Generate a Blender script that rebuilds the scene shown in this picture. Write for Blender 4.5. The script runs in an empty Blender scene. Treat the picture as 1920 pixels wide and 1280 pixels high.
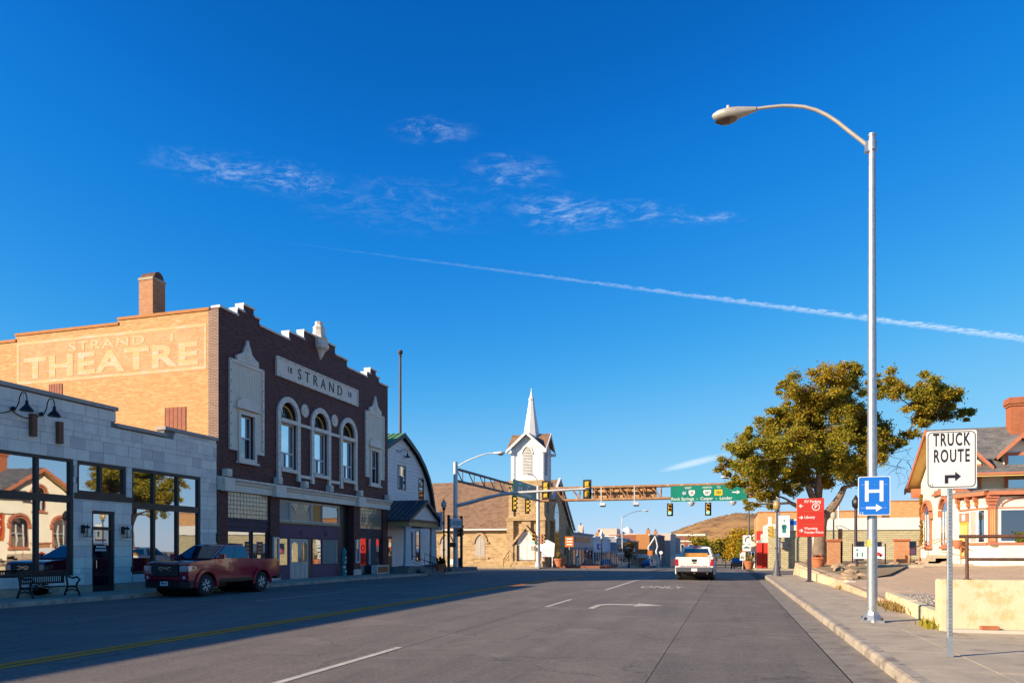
import bpy, bmesh, math, random
from mathutils import Vector, Matrix
SC = bpy.context.scene
COL = SC.collection
rad = math.radians
# ------------------------------------------------------------------ camera
PSI = math.atan(410.0 / 1370.0)
cam_d = bpy.data.cameras.new("Camera")
cam = bpy.data.objects.new("Camera", cam_d)
COL.objects.link(cam)
cam.location = (0, 0, 1.65)
cam.rotation_euler = (rad(90), 0, PSI)
cam_d.sensor_width = 36.0
cam_d.lens = 1370.0 / 1920.0 * 36.0
cam_d.shift_y = 392.0 / 1920.0
cam_d.clip_start = 0.1
cam_d.clip_end = 9000
SC.camera = cam
# ------------------------------------------------------------------ sun and sky
SUN_A, SUN_E = rad(39), rad(22.1)          # shadows run towards (cos A, sin A)
sun_d = bpy.data.lights.new("sun", 'SUN')
sun = bpy.data.objects.new("sun", sun_d)
COL.objects.link(sun)
to_sun = Vector((-math.cos(SUN_A) * math.cos(SUN_E), -math.sin(SUN_A) * math.cos(SUN_E), math.sin(SUN_E)))
sun.rotation_euler = to_sun.to_track_quat('Z', 'Y').to_euler()
sun.location = to_sun * 200
sun_d.energy = 4.6
sun_d.angle = rad(0.53)
sun_d.color = (1.0, 0.83, 0.60)
world = bpy.data.worlds.new("World")
SC.world = world
world.use_nodes = True
SC.view_settings.view_transform = 'Standard'
SC.view_settings.look = 'None'
SC.view_settings.exposure = 1.0
SC.view_settings.gamma = 1.0
SC.view_settings.use_curve_mapping = False
SC.cycles.max_bounces = 6
SC.cycles.diffuse_bounces = 3
SC.cycles.glossy_bounces = 3
SC.cycles.transparent_max_bounces = 6


class NT:
    """small helper to wire shader nodes"""
    def __init__(self, tree):
        self.t = tree
    def n(self, kind, **kw):
        nd = self.t.nodes.new(kind)
        for k, v in kw.items():
            if k == 'ins':
                for kk, vv in v.items():
                    self.set(nd.inputs[kk], vv)
            else:
                setattr(nd, k, v)
        return nd
    def set(self, sock, v):
        if hasattr(v, 'is_output') or isinstance(v, bpy.types.NodeSocket):
            self.t.links.new(v, sock)
        else:
            sock.default_value = v
    def math(self, op, a, b=0.0, c=0.0, clamp=False):
        nd = self.n('ShaderNodeMath', operation=op, use_clamp=clamp)
        for i, v in enumerate((a, b, c)):
            self.set(nd.inputs[i], v)
        return nd.outputs[0]
    def vmath(self, op, a, b=(0, 0, 0)):
        nd = self.n('ShaderNodeVectorMath', operation=op)
        self.set(nd.inputs[0], a)
        self.set(nd.inputs[1], b)
        return nd.outputs['Value'] if op in ('DOT_PRODUCT', 'LENGTH', 'DISTANCE') else nd.outputs[0]
    def mix(self, f, a, b, mode='MIX'):
        nd = self.n('ShaderNodeMix', data_type='RGBA', blend_type=mode)
        self.set(nd.inputs[0], f)
        self.set(nd.inputs[6], a)
        self.set(nd.inputs[7], b)
        return nd.outputs[2]
    def ramp(self, f, lo, hi, a=0.0, b=1.0):
        nd = self.n('ShaderNodeMapRange', interpolation_type='SMOOTHSTEP')
        for i, v in enumerate((f, lo, hi, a, b)):
            self.set(nd.inputs[i], v)
        return nd.outputs[0]
    def noise(self, vec, scale, detail=4.0, rough=0.55, dist=0.0):
        nd = self.n('ShaderNodeTexNoise')
        self.set(nd.inputs['Vector'], vec)
        nd.inputs['Scale'].default_value = scale
        nd.inputs['Detail'].default_value = detail
        nd.inputs['Roughness'].default_value = rough
        nd.inputs['Distortion'].default_value = dist
        return nd.outputs['Fac']


def c4(c):
    return (c[0], c[1], c[2], 1.0)


def build_world():
    t = world.node_tree
    t.nodes.clear()
    N = NT(t)
    sky = N.n('ShaderNodeTexSky', sky_type='NISHITA', sun_disc=False)
    sky.sun_elevation = SUN_E
    sky.sun_rotation = math.atan2(to_sun.x, to_sun.y)
    sky.altitude = 2000
    sky.air_density = 1.0
    sky.dust_density = 0.8
    sky.ozone_density = 3.0
    hs = N.n('ShaderNodeHueSaturation')
    hs.inputs['Saturation'].default_value = SKY_SAT
    N.set(hs.inputs['Color'], sky.outputs[0])
    col = N.mix(1.0, hs.outputs[0], c4(SKY_TINT), 'MULTIPLY')
    # grade the whole sky once: deep blue overhead, pale at the skyline
    cv = N.n('ShaderNodeRGBCurve')
    pts = (((0, 0), (.0225, .0012), (.0365, .0065), (.11, .105), (.29, .245), (1, .6)),
           ((0, 0), (.07, .061), (.10, .108), (.276, .285), (.485, .355), (1, .5)),
           ((0, 0), (.2, .245), (.267, .35), (.5, .455), (.62, .47), (1, .55)))
    for ch, pl in enumerate(pts):
        c_ = cv.mapping.curves[ch]
        c_.points[0].location = pl[0]
        c_.points[1].location = pl[-1]
        for q in pl[1:-1]:
            c_.points.new(*q)
    cv.mapping.update()
    N.set(cv.inputs['Color'], N.mix(1.0, col, (.08, .08, .08, 1), 'MULTIPLY'))
    col = N.vmath('MULTIPLY', cv.outputs[0], (12.5, 12.5, 12.5))
    d = N.n('ShaderNodeTexCoord').outputs['Generated']
    sp = N.n('ShaderNodeSeparateXYZ')
    N.set(sp.inputs[0], d)
    z = N.math('MAXIMUM', sp.outputs[2], 0.02)
    px = N.math('DIVIDE', sp.outputs[0], z)
    py = N.math('DIVIDE', sp.outputs[1], z)
    cb = N.n('ShaderNodeCombineXYZ')
    N.set(cb.inputs[0], px)
    N.set(cb.inputs[1], py)
    p = cb.outputs[0]
    # cirrus wisps in a high layer: soft patches broken up by stretched fractal noise
    wv = N.n('ShaderNodeTexNoise')
    N.set(wv.inputs['Vector'], p)
    wv.inputs['Scale'].default_value = 5.0
    wv.inputs['Detail'].default_value = 3.0
    warp = N.vmath('MULTIPLY', N.vmath('SUBTRACT', wv.outputs['Color'], (0.5, 0.5, 0.5)), (0.12, 0.12, 0.0))
    pw = N.vmath('ADD', p, warp)
    mp = N.n('ShaderNodeMapping')
    N.set(mp.inputs['Vector'], pw)
    mp.inputs['Rotation'].default_value = (0, 0, rad(-30))
    mp.inputs['Scale'].default_value = (1.0, 1.35, 1.0)
    fn = N.noise(mp.outputs[0], 15.0, 10.0, 0.74, .3)
    mask = None
    for cx, cy, sx, sy, a, k in ((-1.22, 1.66, .24, .10, 35, 1.0), (-.69, 1.62, .10, .06, 20, .75), (-.56, 1.86, .13, .12, 30, .6),
                                 (-.46, 2.13, .20, .13, 40, 1.0), (-.24, 2.2, .17, .08, 35, .75), (-.06, 2.28, .09, .05, 20, .9),
                                 (-.9, 1.95, .3, .2, 20, .28)):
        m2 = N.n('ShaderNodeMapping', vector_type='TEXTURE')
        N.set(m2.inputs['Vector'], pw)
        m2.inputs['Location'].default_value = (cx, cy, 0)
        m2.inputs['Rotation'].default_value = (0, 0, rad(a))
        m2.inputs['Scale'].default_value = (sx, sy, 1)
        ln = N.vmath('LENGTH', m2.outputs[0])
        one = N.ramp(ln, 1.25, 0.1, 0.0, k)
        mask = one if mask is None else N.math('MAXIMUM', mask, one)
    cir = N.math('MULTIPLY', N.ramp(fn, 0.43, 0.86), mask)
    # low streak near the skyline
    m3 = N.n('ShaderNodeMapping', vector_type='TEXTURE')
    N.set(m3.inputs['Vector'], p)
    m3.inputs['Location'].default_value = (-.42, 8.6, 0)
    m3.inputs['Rotation'].default_value = (0, 0, rad(-64))
    m3.inputs['Scale'].default_value = (1.1, .2, 1)
    st = N.math('MULTIPLY', N.ramp(N.vmath('LENGTH', m3.outputs[0]), 1.0, 0.2, 0.0, .6), N.ramp(fn, .2, .6, .5, 1))
    # contrail: a straight line in the same layer, widening along its length
    s = N.vmath('DOT_PRODUCT', p, (.8137, .5812, 0))
    q = N.math('SUBTRACT', N.vmath('DOT_PRODUCT', p, (-.5812, .8137, 0)), 2.483)
    puff = N.noise(p, 30.0, 4.0, 0.6)
    q = N.math('ADD', q, N.math('MULTIPLY', N.math('SUBTRACT', puff, .5), N.math('MULTIPLY', s, .045)))
    wd = N.math('MULTIPLY_ADD', s, .0105, .006)
    pro = N.ramp(N.math('DIVIDE', N.math('ABSOLUTE', q), wd), 1.25, .2)
    amp = N.math('MULTIPLY', N.ramp(s, -.2, 3.0, .0, .55), N.ramp(puff, .3, .66, .25, 1.0))
    con = N.math('MULTIPLY', pro, amp)
    tot = N.math('ADD', N.math('ADD', N.math('MULTIPLY', cir, .68), st), con, clamp=True)
    col = N.mix(tot, col, c4(CLOUD))
    bg = N.n('ShaderNodeBackground')
    N.set(bg.inputs['Color'], col)
    bg.inputs['Strength'].default_value = SKY_K
    out = N.n('ShaderNodeOutputWorld')
    t.links.new(bg.outputs[0], out.inputs[0])


SKY_SAT, SKY_TINT, SKY_K, CLOUD = 1.12, (0.78, 0.98, 1.2), 0.08, (5.6, 6.4, 7.2)
build_world()

# ------------------------------------------------------------------ materials
MATS = {}


def wallvec(N, sx=1.0, sz=1.0):
    """world position laid along whatever wall the face belongs to: (along, up, 0)"""
    g = N.n('ShaderNodeNewGeometry')
    a = N.n('ShaderNodeSeparateXYZ')
    N.set(a.inputs[0], g.outputs['Position'])
    b = N.n('ShaderNodeSeparateXYZ')
    N.set(b.inputs[0], g.outputs['True Normal'])
    nx = N.math('GREATER_THAN', N.math('ABSOLUTE', b.outputs[0]), 0.6)
    u = N.math('ADD', N.math('MULTIPLY', a.outputs[0], N.math('SUBTRACT', 1.0, nx)), N.math('MULTIPLY', a.outputs[1], nx))
    cb = N.n('ShaderNodeCombineXYZ')
    N.set(cb.inputs[0], N.math('MULTIPLY', u, sx))
    N.set(cb.inputs[1], N.math('MULTIPLY', a.outputs[2], sz))
    return cb.outputs[0], g.outputs['Position']


def start(name, rough=0.7, metal=0.0, spec=0.5):
    m = bpy.data.materials.new(name)
    m.use_nodes = True
    b = m.node_tree.nodes['Principled BSDF']
    b.inputs['Roughness'].default_value = rough
    b.inputs['Metallic'].default_value = metal
    b.inputs['Specular IOR Level'].default_value = spec
    MATS[name] = m
    return m, NT(m.node_tree), b


def bump(N, b, h, strength=0.3, dist=0.02):
    nd = N.n('ShaderNodeBump')
    nd.inputs['Strength'].default_value = strength
    nd.inputs['Distance'].default_value = dist
    N.set(nd.inputs['Height'], h)
    N.set(b.inputs['Normal'], nd.outputs[0])


def noisy(name, c1, c2=None, scale=3.0, rough=0.7, metal=0.0, bmp=0.0, fine=40.0, spec=0.4, stain=None, coat=0.0):
    """base colour drifting between two tones, with a fine grain and optional blotchy stains"""
    m, N, b = start(name, rough, metal, spec)
    if c2 is None:
        c2 = tuple(x * 0.8 for x in c1)
    pos = N.n('ShaderNodeNewGeometry').outputs['Position']
    col = N.mix(N.ramp(N.noise(pos, scale, 6, .6), .3, .7), c4(c1), c4(c2))
    g = N.noise(pos, fine, 3, .6)
    col = N.mix(N.math('MULTIPLY', g, .35), col, c4(tuple(x * .55 for x in c1)))
    if stain:
        col = N.mix(N.ramp(N.noise(pos, stain[1], 7, .65), stain[2], stain[2] + .15, 0, stain[3]), col, c4(stain[0]))
    N.set(b.inputs['Base Color'], col)
    N.set(b.inputs['Roughness'], N.ramp(g, .2, .8, max(0, rough - .08), min(1, rough + .08)))
    if bmp:
        bump(N, b, g, bmp, .01)
    if coat:
        b.inputs['Coat Weight'].default_value = coat
        b.inputs['Coat Roughness'].default_value = .04
    return m


def bricks(name, c1, c2, mortar, bw=.21, bh=.072, ms=.007, rough=.85, bmp=.5, bias=0.0, patch=None, c3=None):
    m, N, b = start(name, rough, 0, .2)
    v, pos = wallvec(N)
    t = N.n('ShaderNodeTexBrick')
    N.set(t.inputs['Vector'], v)
    t.inputs['Color1'].default_value = c4(c1)
    t.inputs['Color2'].default_value = c4(c2)
    t.inputs['Mortar'].default_value = c4(mortar)
    t.inputs['Scale'].default_value = 1.0
    t.inputs['Mortar Size'].default_value = ms
    t.inputs['Mortar Smooth'].default_value = .2
    t.inputs['Bias'].default_value = bias
    t.inputs['Brick Width'].default_value = bw
    t.inputs['Row Height'].default_value = bh
    col = t.outputs[0]
    big = N.noise(pos, .8, 6, .65)
    col = N.mix(N.ramp(big, .35, .75, 0, .45), col, c4(c3 or tuple(x * .7 for x in c1)))
    fine = N.noise(v, 14, 3, .6)
    col = N.mix(N.math('MULTIPLY', fine, .4), col, c4(tuple(x * .5 for x in c2)))
    if patch:
        w = N.noise(N.vmath('MULTIPLY', v, (.7, 3.2, 1.0)), patch[1], 6, .7)
        col = N.mix(N.ramp(w, patch[2], patch[2] + patch[3], 0, patch[4]), col, c4(patch[0]))
    N.set(b.inputs['Base Color'], col)
    bump(N, b, N.math('ADD', N.math('MULTIPLY', t.outputs[1], -1.0), N.math('MULTIPLY', fine, .35)), bmp, .012)
    return m


def glassy(name, base=(.012, .014, .018), refl=.5, rough=.015, tint=(.9, .95, 1.0)):
    """window glass seen from outside: dark room behind, mirror on top"""
    m = bpy.data.materials.new(name)
    m.use_nodes = True
    N = NT(m.node_tree)
    m.node_tree.nodes.clear()
    pos = N.n('ShaderNodeNewGeometry').outputs['Position']
    df = N.n('ShaderNodeBsdfDiffuse')
    df.inputs['Color'].default_value = c4(base)
    gl = N.n('ShaderNodeBsdfGlossy')
    gl.inputs['Color'].default_value = c4(tint)
    gl.inputs['Roughness'].default_value = rough
    bp = N.n('ShaderNodeBump')
    bp.inputs['Strength'].default_value = .045
    bp.inputs['Distance'].default_value = .02
    N.set(bp.inputs['Height'], N.noise(pos, 1.1, 2, .5))
    N.set(gl.inputs['Normal'], bp.outputs[0])
    fr = N.n('ShaderNodeFresnel')
    fr.inputs['IOR'].default_value = 1.5
    f = N.math('MULTIPLY_ADD', fr.outputs[0], 1.0 - refl, refl, clamp=True)
    mx = N.n('ShaderNodeMixShader')
    N.set(mx.inputs[0], f)
    m.node_tree.links.new(df.outputs[0], mx.inputs[1])
    m.node_tree.links.new(gl.outputs[0], mx.inputs[2])
    o = N.n('ShaderNodeOutputMaterial')
    m.node_tree.links.new(mx.outputs[0], o.inputs[0])
    MATS[name] = m
    return m


def glow(name, col, k):
    m, N, b = start(name, .4)
    b.inputs['Base Color'].default_value = c4(tuple(x * .5 for x in col))
    b.inputs['Emission Color'].default_value = c4(col)
    b.inputs['Emission Strength'].default_value = k
    return m


def leafy(name, c1, c2):
    m = bpy.data.materials.new(name)
    m.use_nodes = True
    N = NT(m.node_tree)
    m.node_tree.nodes.clear()
    pos = N.n('ShaderNodeNewGeometry').outputs['Position']
    col = N.mix(N.ramp(N.noise(pos, 1.3, 3, .6), .3, .7), c4(c1), c4(c2))
    df = N.n('ShaderNodeBsdfDiffuse')
    tr = N.n('ShaderNodeBsdfTranslucent')
    N.set(df.inputs['Color'], col)
    N.set(tr.inputs['Color'], col)
    mx = N.n('ShaderNodeMixShader')
    mx.inputs[0].default_value = .45
    m.node_tree.links.new(df.outputs[0], mx.inputs[1])
    m.node_tree.links.new(tr.outputs[0], mx.inputs[2])
    o = N.n('ShaderNodeOutputMaterial')
    m.node_tree.links.new(mx.outputs[0], o.inputs[0])
    MATS[name] = m
    return m


def shingles(name, c1, c2, c3, w=.3, h=.14, rough=.9):
    """roof courses: rows follow height, tabs follow the long direction of the slope"""
    m, N, b = start(name, rough, 0, .2)
    v, pos = wallvec(N, 1.0, 1.45)
    t = N.n('ShaderNodeTexBrick')
    N.set(t.inputs['Vector'], v)
    t.inputs['Color1'].default_value = c4(c1)
    t.inputs['Color2'].default_value = c4(c2)
    t.inputs['Mortar'].default_value = c4(tuple(x * .35 for x in c1))
    t.inputs['Scale'].default_value = 1.0
    t.inputs['Mortar Size'].default_value = .012
    t.inputs['Brick Width'].default_value = w
    t.inputs['Row Height'].default_value = h
    col = N.mix(N.ramp(N.noise(pos, 1.6, 5, .7), .35, .7, 0, .6), t.outputs[0], c4(c3))
    col = N.mix(N.math('MULTIPLY', N.noise(pos, 9, 3, .6), .5), col, c4(tuple(x * .4 for x in c2)))
    N.set(b.inputs['Base Color'], col)
    bump(N, b, N.math('MULTIPLY', t.outputs[1], -1.0), .6, .02)
    return m


def road_mat(name, c1, c2, streak, oil):
    """worn pavement: aggregate speckle, wheel-path streaks along the street, oil spots, fine cracks"""
    m, N, b = start(name, .82, 0, .35)
    pos = N.n('ShaderNodeNewGeometry').outputs['Position']
    mp = N.n('ShaderNodeMapping')
    N.set(mp.inputs['Vector'], pos)
    mp.inputs['Scale'].default_value = (1.0, .06, 1.0)
    col = N.mix(N.ramp(N.noise(pos, .35, 6, .65), .3, .7), c4(c1), c4(c2))
    col = N.mix(N.ramp(N.noise(mp.outputs[0], 1.3, 7, .7), .42, .66, 0, .8), col, c4(streak))
    col = N.mix(N.ramp(N.noise(pos, 5.0, 6, .7), .38, .62, 0, .5), col, c4(tuple(x * .6 for x in c1)))
    col = N.mix(N.ramp(N.noise(pos, 22, 4, .7), .5, .68, 0, .55), col, c4(tuple(min(1, x * 1.7) for x in c1)))
    col = N.mix(N.ramp(N.noise(pos, .55, 6, .7, .3), .48, .68, 0, .55), col, c4(tuple(min(1, x * 1.4) for x in c1)))
    sp = N.n('ShaderNodeTexVoronoi')
    N.set(sp.inputs['Vector'], pos)
    sp.inputs['Scale'].default_value = 55
    col = N.mix(N.ramp(sp.outputs['Distance'], .1, .5, .5, 0), col, c4(tuple(x * 1.7 for x in c1)))
    col = N.mix(N.math('MULTIPLY', N.noise(pos, 120, 2, .6), .5), col, c4(tuple(x * .5 for x in c1)))
    col = N.mix(N.ramp(N.noise(pos, 1.1, 6, .72, .4), .6, .74, 0, .7), col, c4(oil))
    ck = N.n('ShaderNodeTexVoronoi', feature='DISTANCE_TO_EDGE')
    N.set(ck.inputs['Vector'], N.vmath('ADD', pos, N.vmath('MULTIPLY', N.n('ShaderNodeTexNoise', ins={'Vector': pos, 'Scale': 1.5, 'Detail': 5.0}).outputs['Color'], (1.2, 1.2, 0))))
    ck.inputs['Scale'].default_value = .33
    crack = N.math('MULTIPLY', N.ramp(ck.outputs[0], .0, .009, 1, 0), N.ramp(N.noise(pos, .25, 3), .42, .52, 0, .8))
    col = N.mix(crack, col, c4(tuple(x * .35 for x in c1)))
    N.set(b.inputs['Base Color'], col)
    gr = N.noise(pos, 14, 8, .8)
    col = N.mix(N.ramp(gr, .36, .5, .6, 0), col, c4(tuple(x * .45 for x in c1)))
    col = N.mix(N.ramp(gr, .54, .68, 0, .6), col, c4(tuple(min(1, x * 1.6) for x in c1)))
    N.set(b.inputs['Base Color'], col)
    bump(N, b, N.noise(pos, 24, 6, .75), .55, .02)
    return m


def mat(name):
    return MATS[name]


def setup_materials():
    road_mat('asphalt', (.215, .176, .145), (.15, .125, .106), (.085, .073, .066), (.05, .045, .044))
    road_mat('concrete_road', (.20, .165, .135), (.14, .117, .1), (.075, .064, .058), (.05, .043, .042))
    road_mat('asphalt_lot', (.66, .45, .28), (.56, .38, .235), (.48, .33, .2), (.3, .2, .13))
    noisy('gutter', (.30, .255, .205), (.22, .185, .15), 2.2, .85, 0, .6, 16, .3, ((.12, .1, .085), 2.6, .5, .6))
    noisy('joint', (.05, .045, .04), None, 3, .95)
    noisy('concrete', (.50, .405, .29), (.385, .315, .23), 1.6, .85, 0, .6, 16, .3, ((.2, .16, .12), 2.2, .54, .6))
    noisy('kerb', (.46, .385, .30), (.32, .27, .21), 2.3, .85, 0, .6, 18, .3, ((.15, .12, .095), 2.6, .48, .7))
    noisy('old_concrete', (.72, .62, .42), (.60, .50, .32), .8, .9, 0, .6, 30, .2, ((.50, .33, .12), 3.4, .5, .6))
    noisy('white_concrete', (.66, .6, .5), (.5, .45, .38), 1.2, .85, 0, .4, 40, .2)
    noisy('white_paint', (.62, .56, .46), (.42, .38, .32), 4, .8, 0, .2, 30, .3, ((.2, .18, .16), 6, .56, .7))
    noisy('yellow_paint', (.95, .27, .01), (.82, .22, .01), 4, .8, 0, .2, 30, .3, ((.2, .15, .1), 6, .56, .7))
    noisy('kerb_yellow', (.6, .42, .12), (.42, .31, .14), 2, .8, 0, .2, 30, .3, ((.33, .27, .2), 3, .44, .9))
    noisy('soil', (.34, .25, .16), (.24, .18, .11), .08, .95, 0, .5, 5, .1)
    noisy('gravel', (.45, .38, .32), (.3, .25, .2), 12, .95, 0, .8, 30, .1)
    noisy('rock', (.42, .30, .19), (.30, .21, .13), 2, .9, 0, .6, 14, .2)
    bricks('brick_dark', (.19, .065, .048), (.075, .028, .028), (.085, .055, .05), .21, .075, .007, .6, .4, 0, None, (.11, .042, .042))
    bricks('brick_corner', (.27, .13, .09), (.13, .07, .06), (.48, .38, .3), .3, .075, .012, .7, .4)
    bricks('brick_orange', (.80, .44, .19), (.62, .30, .115), (.46, .27, .15), .22, .075, .008, .85, .4, .1, ((.86, .53, .27), 2.0, .48, .2, .5), (.66, .34, .14))
    bricks('brick_ghost', (.78, .44, .21), (.60, .31, .14), (.5, .3, .18), .22, .075, .008, .85, .4, .1, ((.52, .29, .19), 2.4, .52, .14, .6), (.85, .56, .32))
    bricks('brick_faded', (.84, .64, .48), (.76, .55, .40), (.5, .33, .23), .22, .075, .009, .85, .4, .1, ((.74, .42, .2), 1.5, .42, .12, 1.0), (.78, .56, .39))
    bricks('brick_red', (.50, .13, .045), (.36, .085, .035), (.45, .28, .18), .2, .07, .008, .8, .5)
    bricks('brick_pier', (.62, .28, .12), (.48, .18, .08), (.5, .36, .24), .2, .07, .009, .8, .5)
    bricks('brick_far', (.60, .26, .08), (.48, .19, .055), (.4, .22, .12), .22, .075, .008, .85, .2)
    bricks('brick_far_red', (.34, .11, .06), (.25, .08, .05), (.3, .2, .15), .22, .075, .008, .85, .2)
    bricks('church_stone', (.64, .44, .235), (.38, .245, .12), (.60, .45, .28), .72, .33, .03, .9, 1.0, 0, ((.27, .165, .085), 1.6, .5, .14, .65), (.54, .385, .21))
    bricks('block_olive', (.60, .52, .32), (.46, .39, .23), (.32, .27, .16), .4, .2, .02, .95, 1.0, 0, None, (.46, .40, .25))
    shingles('roof_brown', (.33, .20, .125), (.20, .115, .075), (.42, .27, .17), .45, .22)
    shingles('roof_grey', (.22, .21, .20), (.12, .115, .12), (.32, .29, .26), .4, .16)
    for i, c in enumerate(((.90, .82, .70), (.84, .76, .66), (.74, .665, .60), (.92, .85, .73))):
        noisy('ashlar_%d' % i, c, tuple(x * .86 for x in c), 2.5, .85, 0, .35, 35, .2)
    noisy('mortar_grey', (.24, .22, .22), None, 4, .95)
    noisy('coping_tan', (.46, .40, .35), (.36, .32, .28), 2, .8)
    noisy('terracotta_cream', (.78, .70, .58), (.68, .60, .5), 2.5, .55, 0, .1, 30, .5, ((.3, .26, .22), 3, .62, .5))
    noisy('cream_tile', (.74, .67, .52), (.64, .58, .45), 3, .5, 0, .1, 30, .5)
    noisy('dark_stud', (.09, .07, .06), None, 3, .6)
    noisy('frame_black', (.018, .018, .022), None, 3, .4)
    noisy('black_metal', (.016, .016, .018), None, 3, .45, .2)
    noisy('iron_dark', (.03, .022, .022), (.10, .04, .02), 5, .6, .3)
    noisy('rust_pipe', (.09, .055, .05), (.20, .085, .04), 7, .7, .3)
    noisy('galv', (.52, .54, .55), (.40, .42, .44), 9, .42, .75, .12, 26, .5, ((.30, .32, .34), 7, .55, .6))
    noisy('galv_cream', (.58, .53, .45), (.48, .44, .38), 6, .5, .35)
    noisy('pole_white', (.66, .65, .62), (.54, .53, .51), 2, .45, .3)
    noisy('steel_rust', (.46, .25, .12), (.30, .14, .07), 3, .75, .2, .2, 20, .3, ((.62, .50, .36), 1.5, .52, .7))
    noisy('rust_board', (.62, .36, .16), (.45, .22, .09), 2, .8, 0, .2, 20, .2, ((.3, .13, .06), 2, .55, .6))
    noisy('timber', (.24, .10, .05), (.13, .06, .035), 4, .7)
    noisy('shutter_red', (.38, .11, .05), (.28, .075, .04), 5, .75)
    noisy('white_wood', (.70, .69, .67), (.60, .59, .58), 2, .55, 0, .1, 30)
    noisy('steeple_white', (.84, .82, .78), (.76, .74, .70), 2, .6)
    noisy('siding', (.80, .77, .74), (.72, .69, .67), 2, .6)
    noisy('trim_dark_green', (.015, .035, .035), None, 2, .5)
    noisy('roof_green', (.18, .36, .14), (.14, .29, .12), 1, .45, .2)
    noisy('roof_teal', (.03, .065, .085), (.02, .05, .07), 1, .4, .3)
    noisy('fascia_tan', (.46, .33, .15), None, 2, .6)
    noisy('purple', (.12, .055, .11), (.09, .04, .085), 2, .6)
    noisy('purple_dark', (.05, .035, .06), None, 2, .6)
    noisy('door_cream', (.52, .47, .40), (.45, .41, .36), 3, .5)
    noisy('terracotta_pot', (.50, .17, .07), (.38, .12, .05), 4, .8)
    noisy('concrete_dark', (.2, .19, .18), (.14, .135, .13), 2, .9)
    noisy('curtain', (.42, .40, .34), (.34, .32, .28), 6, .9)
    noisy('stucco', (.90, .83, .68), (.84, .76, .6), .9, .9, 0, .35, 24, .2, ((.68, .57, .4), 1.1, .66, .35))
    noisy('trim_orange', (.52, .19, .10), (.44, .15, .08), 3, .65)
    noisy('soffit_yellow', (.78, .52, .18), (.70, .45, .15), 2, .7)
    noisy('door_yellow', (.66, .36, .05), (.56, .29, .04), 3, .6)
    noisy('sign_white', (.74, .74, .70), (.68, .68, .65), 1.5, .4)
    noisy('sign_blue', (.012, .16, .62), (.012, .14, .55), 1.5, .35)
    noisy('sign_green', (.006, .22, .15), (.006, .19, .13), 1.5, .4)
    noisy('sign_yellow', (.80, .58, .02), None, 1.5, .5)
    noisy('sign_red', (.55, .035, .02), (.48, .03, .018), 1.2, .45)
    noisy('sign_orange', (.62, .18, .02), None, 1.2, .5)
    noisy('ink', (.02, .018, .035), None, 2, .5)
    noisy('print_white', (.78, .78, .76), (.72, .72, .7), 2, .5)
    noisy('print_teal', (.03, .22, .22), None, 2, .5)
    noisy('print_pink', (.5, .12, .2), None, 2, .5)
    noisy('signal_yellow', (.76, .45, .03), (.66, .38, .03), 3, .5)
    noisy('signal_brown', (.36, .11, .03), (.27, .08, .03), 3, .55)
    noisy('signal_black', (.012, .012, .014), None, 3, .6)
    glow('lens_green', (.15, 1.0, .62), 1.6)
    noisy('lens_red', (.10, .01, .008), None, 3, .25)
    noisy('lens_amber', (.12, .05, .008), None, 3, .25)
    noisy('lamp_glass', (.5, .47, .36), (.42, .40, .32), 3, .15, 0, 0, 20, .8)
    noisy('lamp_globe', (.46, .30, .10), (.36, .24, .08), 3, .2, 0, 0, 20, .8)
    noisy('lens_brown', (.16, .10, .065), (.10, .06, .04), 14, .12, 0, 0, 30, .9)
    glassy('glass_shop', (.010, .012, .016), .50)
    glassy('glass_sky', (.02, .05, .09), .70, .08)
    glassy('glass_dark', (.006, .008, .014), .22)
    glassy('glass_far', (.02, .025, .035), .3, .05)
    glassy('glass_block', (.30, .24, .15), .16, .25, (.85, .9, .85))
    noisy('paint_maroon', (.33, .003, .03), (.30, .003, .027), 1, .12, .0, 0, 60, .5, None, 1.0)
    noisy('paint_white', (.80, .79, .77), None, 1, .28, 0, 0, 60, .5, ((.7, .69, .67), 2, .5, .3), .6)
    glassy('glass_car', (.008, .012, .02), .10)
    noisy('plastic_black', (.012, .012, .014), None, 6, .5)
    noisy('plastic_grey', (.09, .095, .11), (.07, .075, .09), 6, .5)
    noisy('rubber', (.018, .017, .017), (.035, .03, .028), 6, .85)
    noisy('alloy', (.85, .83, .80), (.78, .77, .75), 3, .25, .2)
    noisy('chrome', (.75, .75, .75), None, 3, .12, 1.0)
    noisy('tail_red', (.50, .01, .012), None, 3, .2, 0, 0, 30, .7)
    noisy('head_clear', (.55, .58, .62), (.4, .45, .5), 12, .1, .3, 0, 30, .9)
    noisy('amber', (.7, .25, .02), None, 3, .2)
    noisy('gold', (.6, .38, .08), None, 3, .3, .7)
    noisy('board_orange', (.62, .28, .05), None, 3, .6)
    noisy('bark', (.26, .19, .14), (.17, .125, .095), 3, .95, 0, .8, 9, .1)
    noisy('bark_dark', (.06, .045, .035), (.10, .075, .055), 3, .95, 0, .6, 9, .1)
    leafy('leaf_olive', (.31, .28, .04), (.40, .33, .045))
    leafy('leaf_green', (.18, .21, .03), (.23, .22, .035))
    leafy('leaf_gold', (.58, .42, .03), (.50, .32, .025))
    leafy('leaf_brown', (.36, .18, .025), (.28, .14, .025))
    leafy('leaf_dark', (.02, .028, .01), (.035, .03, .012))
    leafy('leaf_dry', (.40, .28, .10), (.3, .2, .07))
    noisy('hill_grass', (.48, .27, .105), (.30, .165, .075), .02, .95, 0, 0, .35, .1, ((.15, .085, .045), .045, .48, .85))
    noisy('hill_scrub', (.13, .085, .045), (.2, .13, .07), .05, .95)
    noisy('facade_tan', (.64, .50, .42), (.54, .43, .36), 1, .85)
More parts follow.
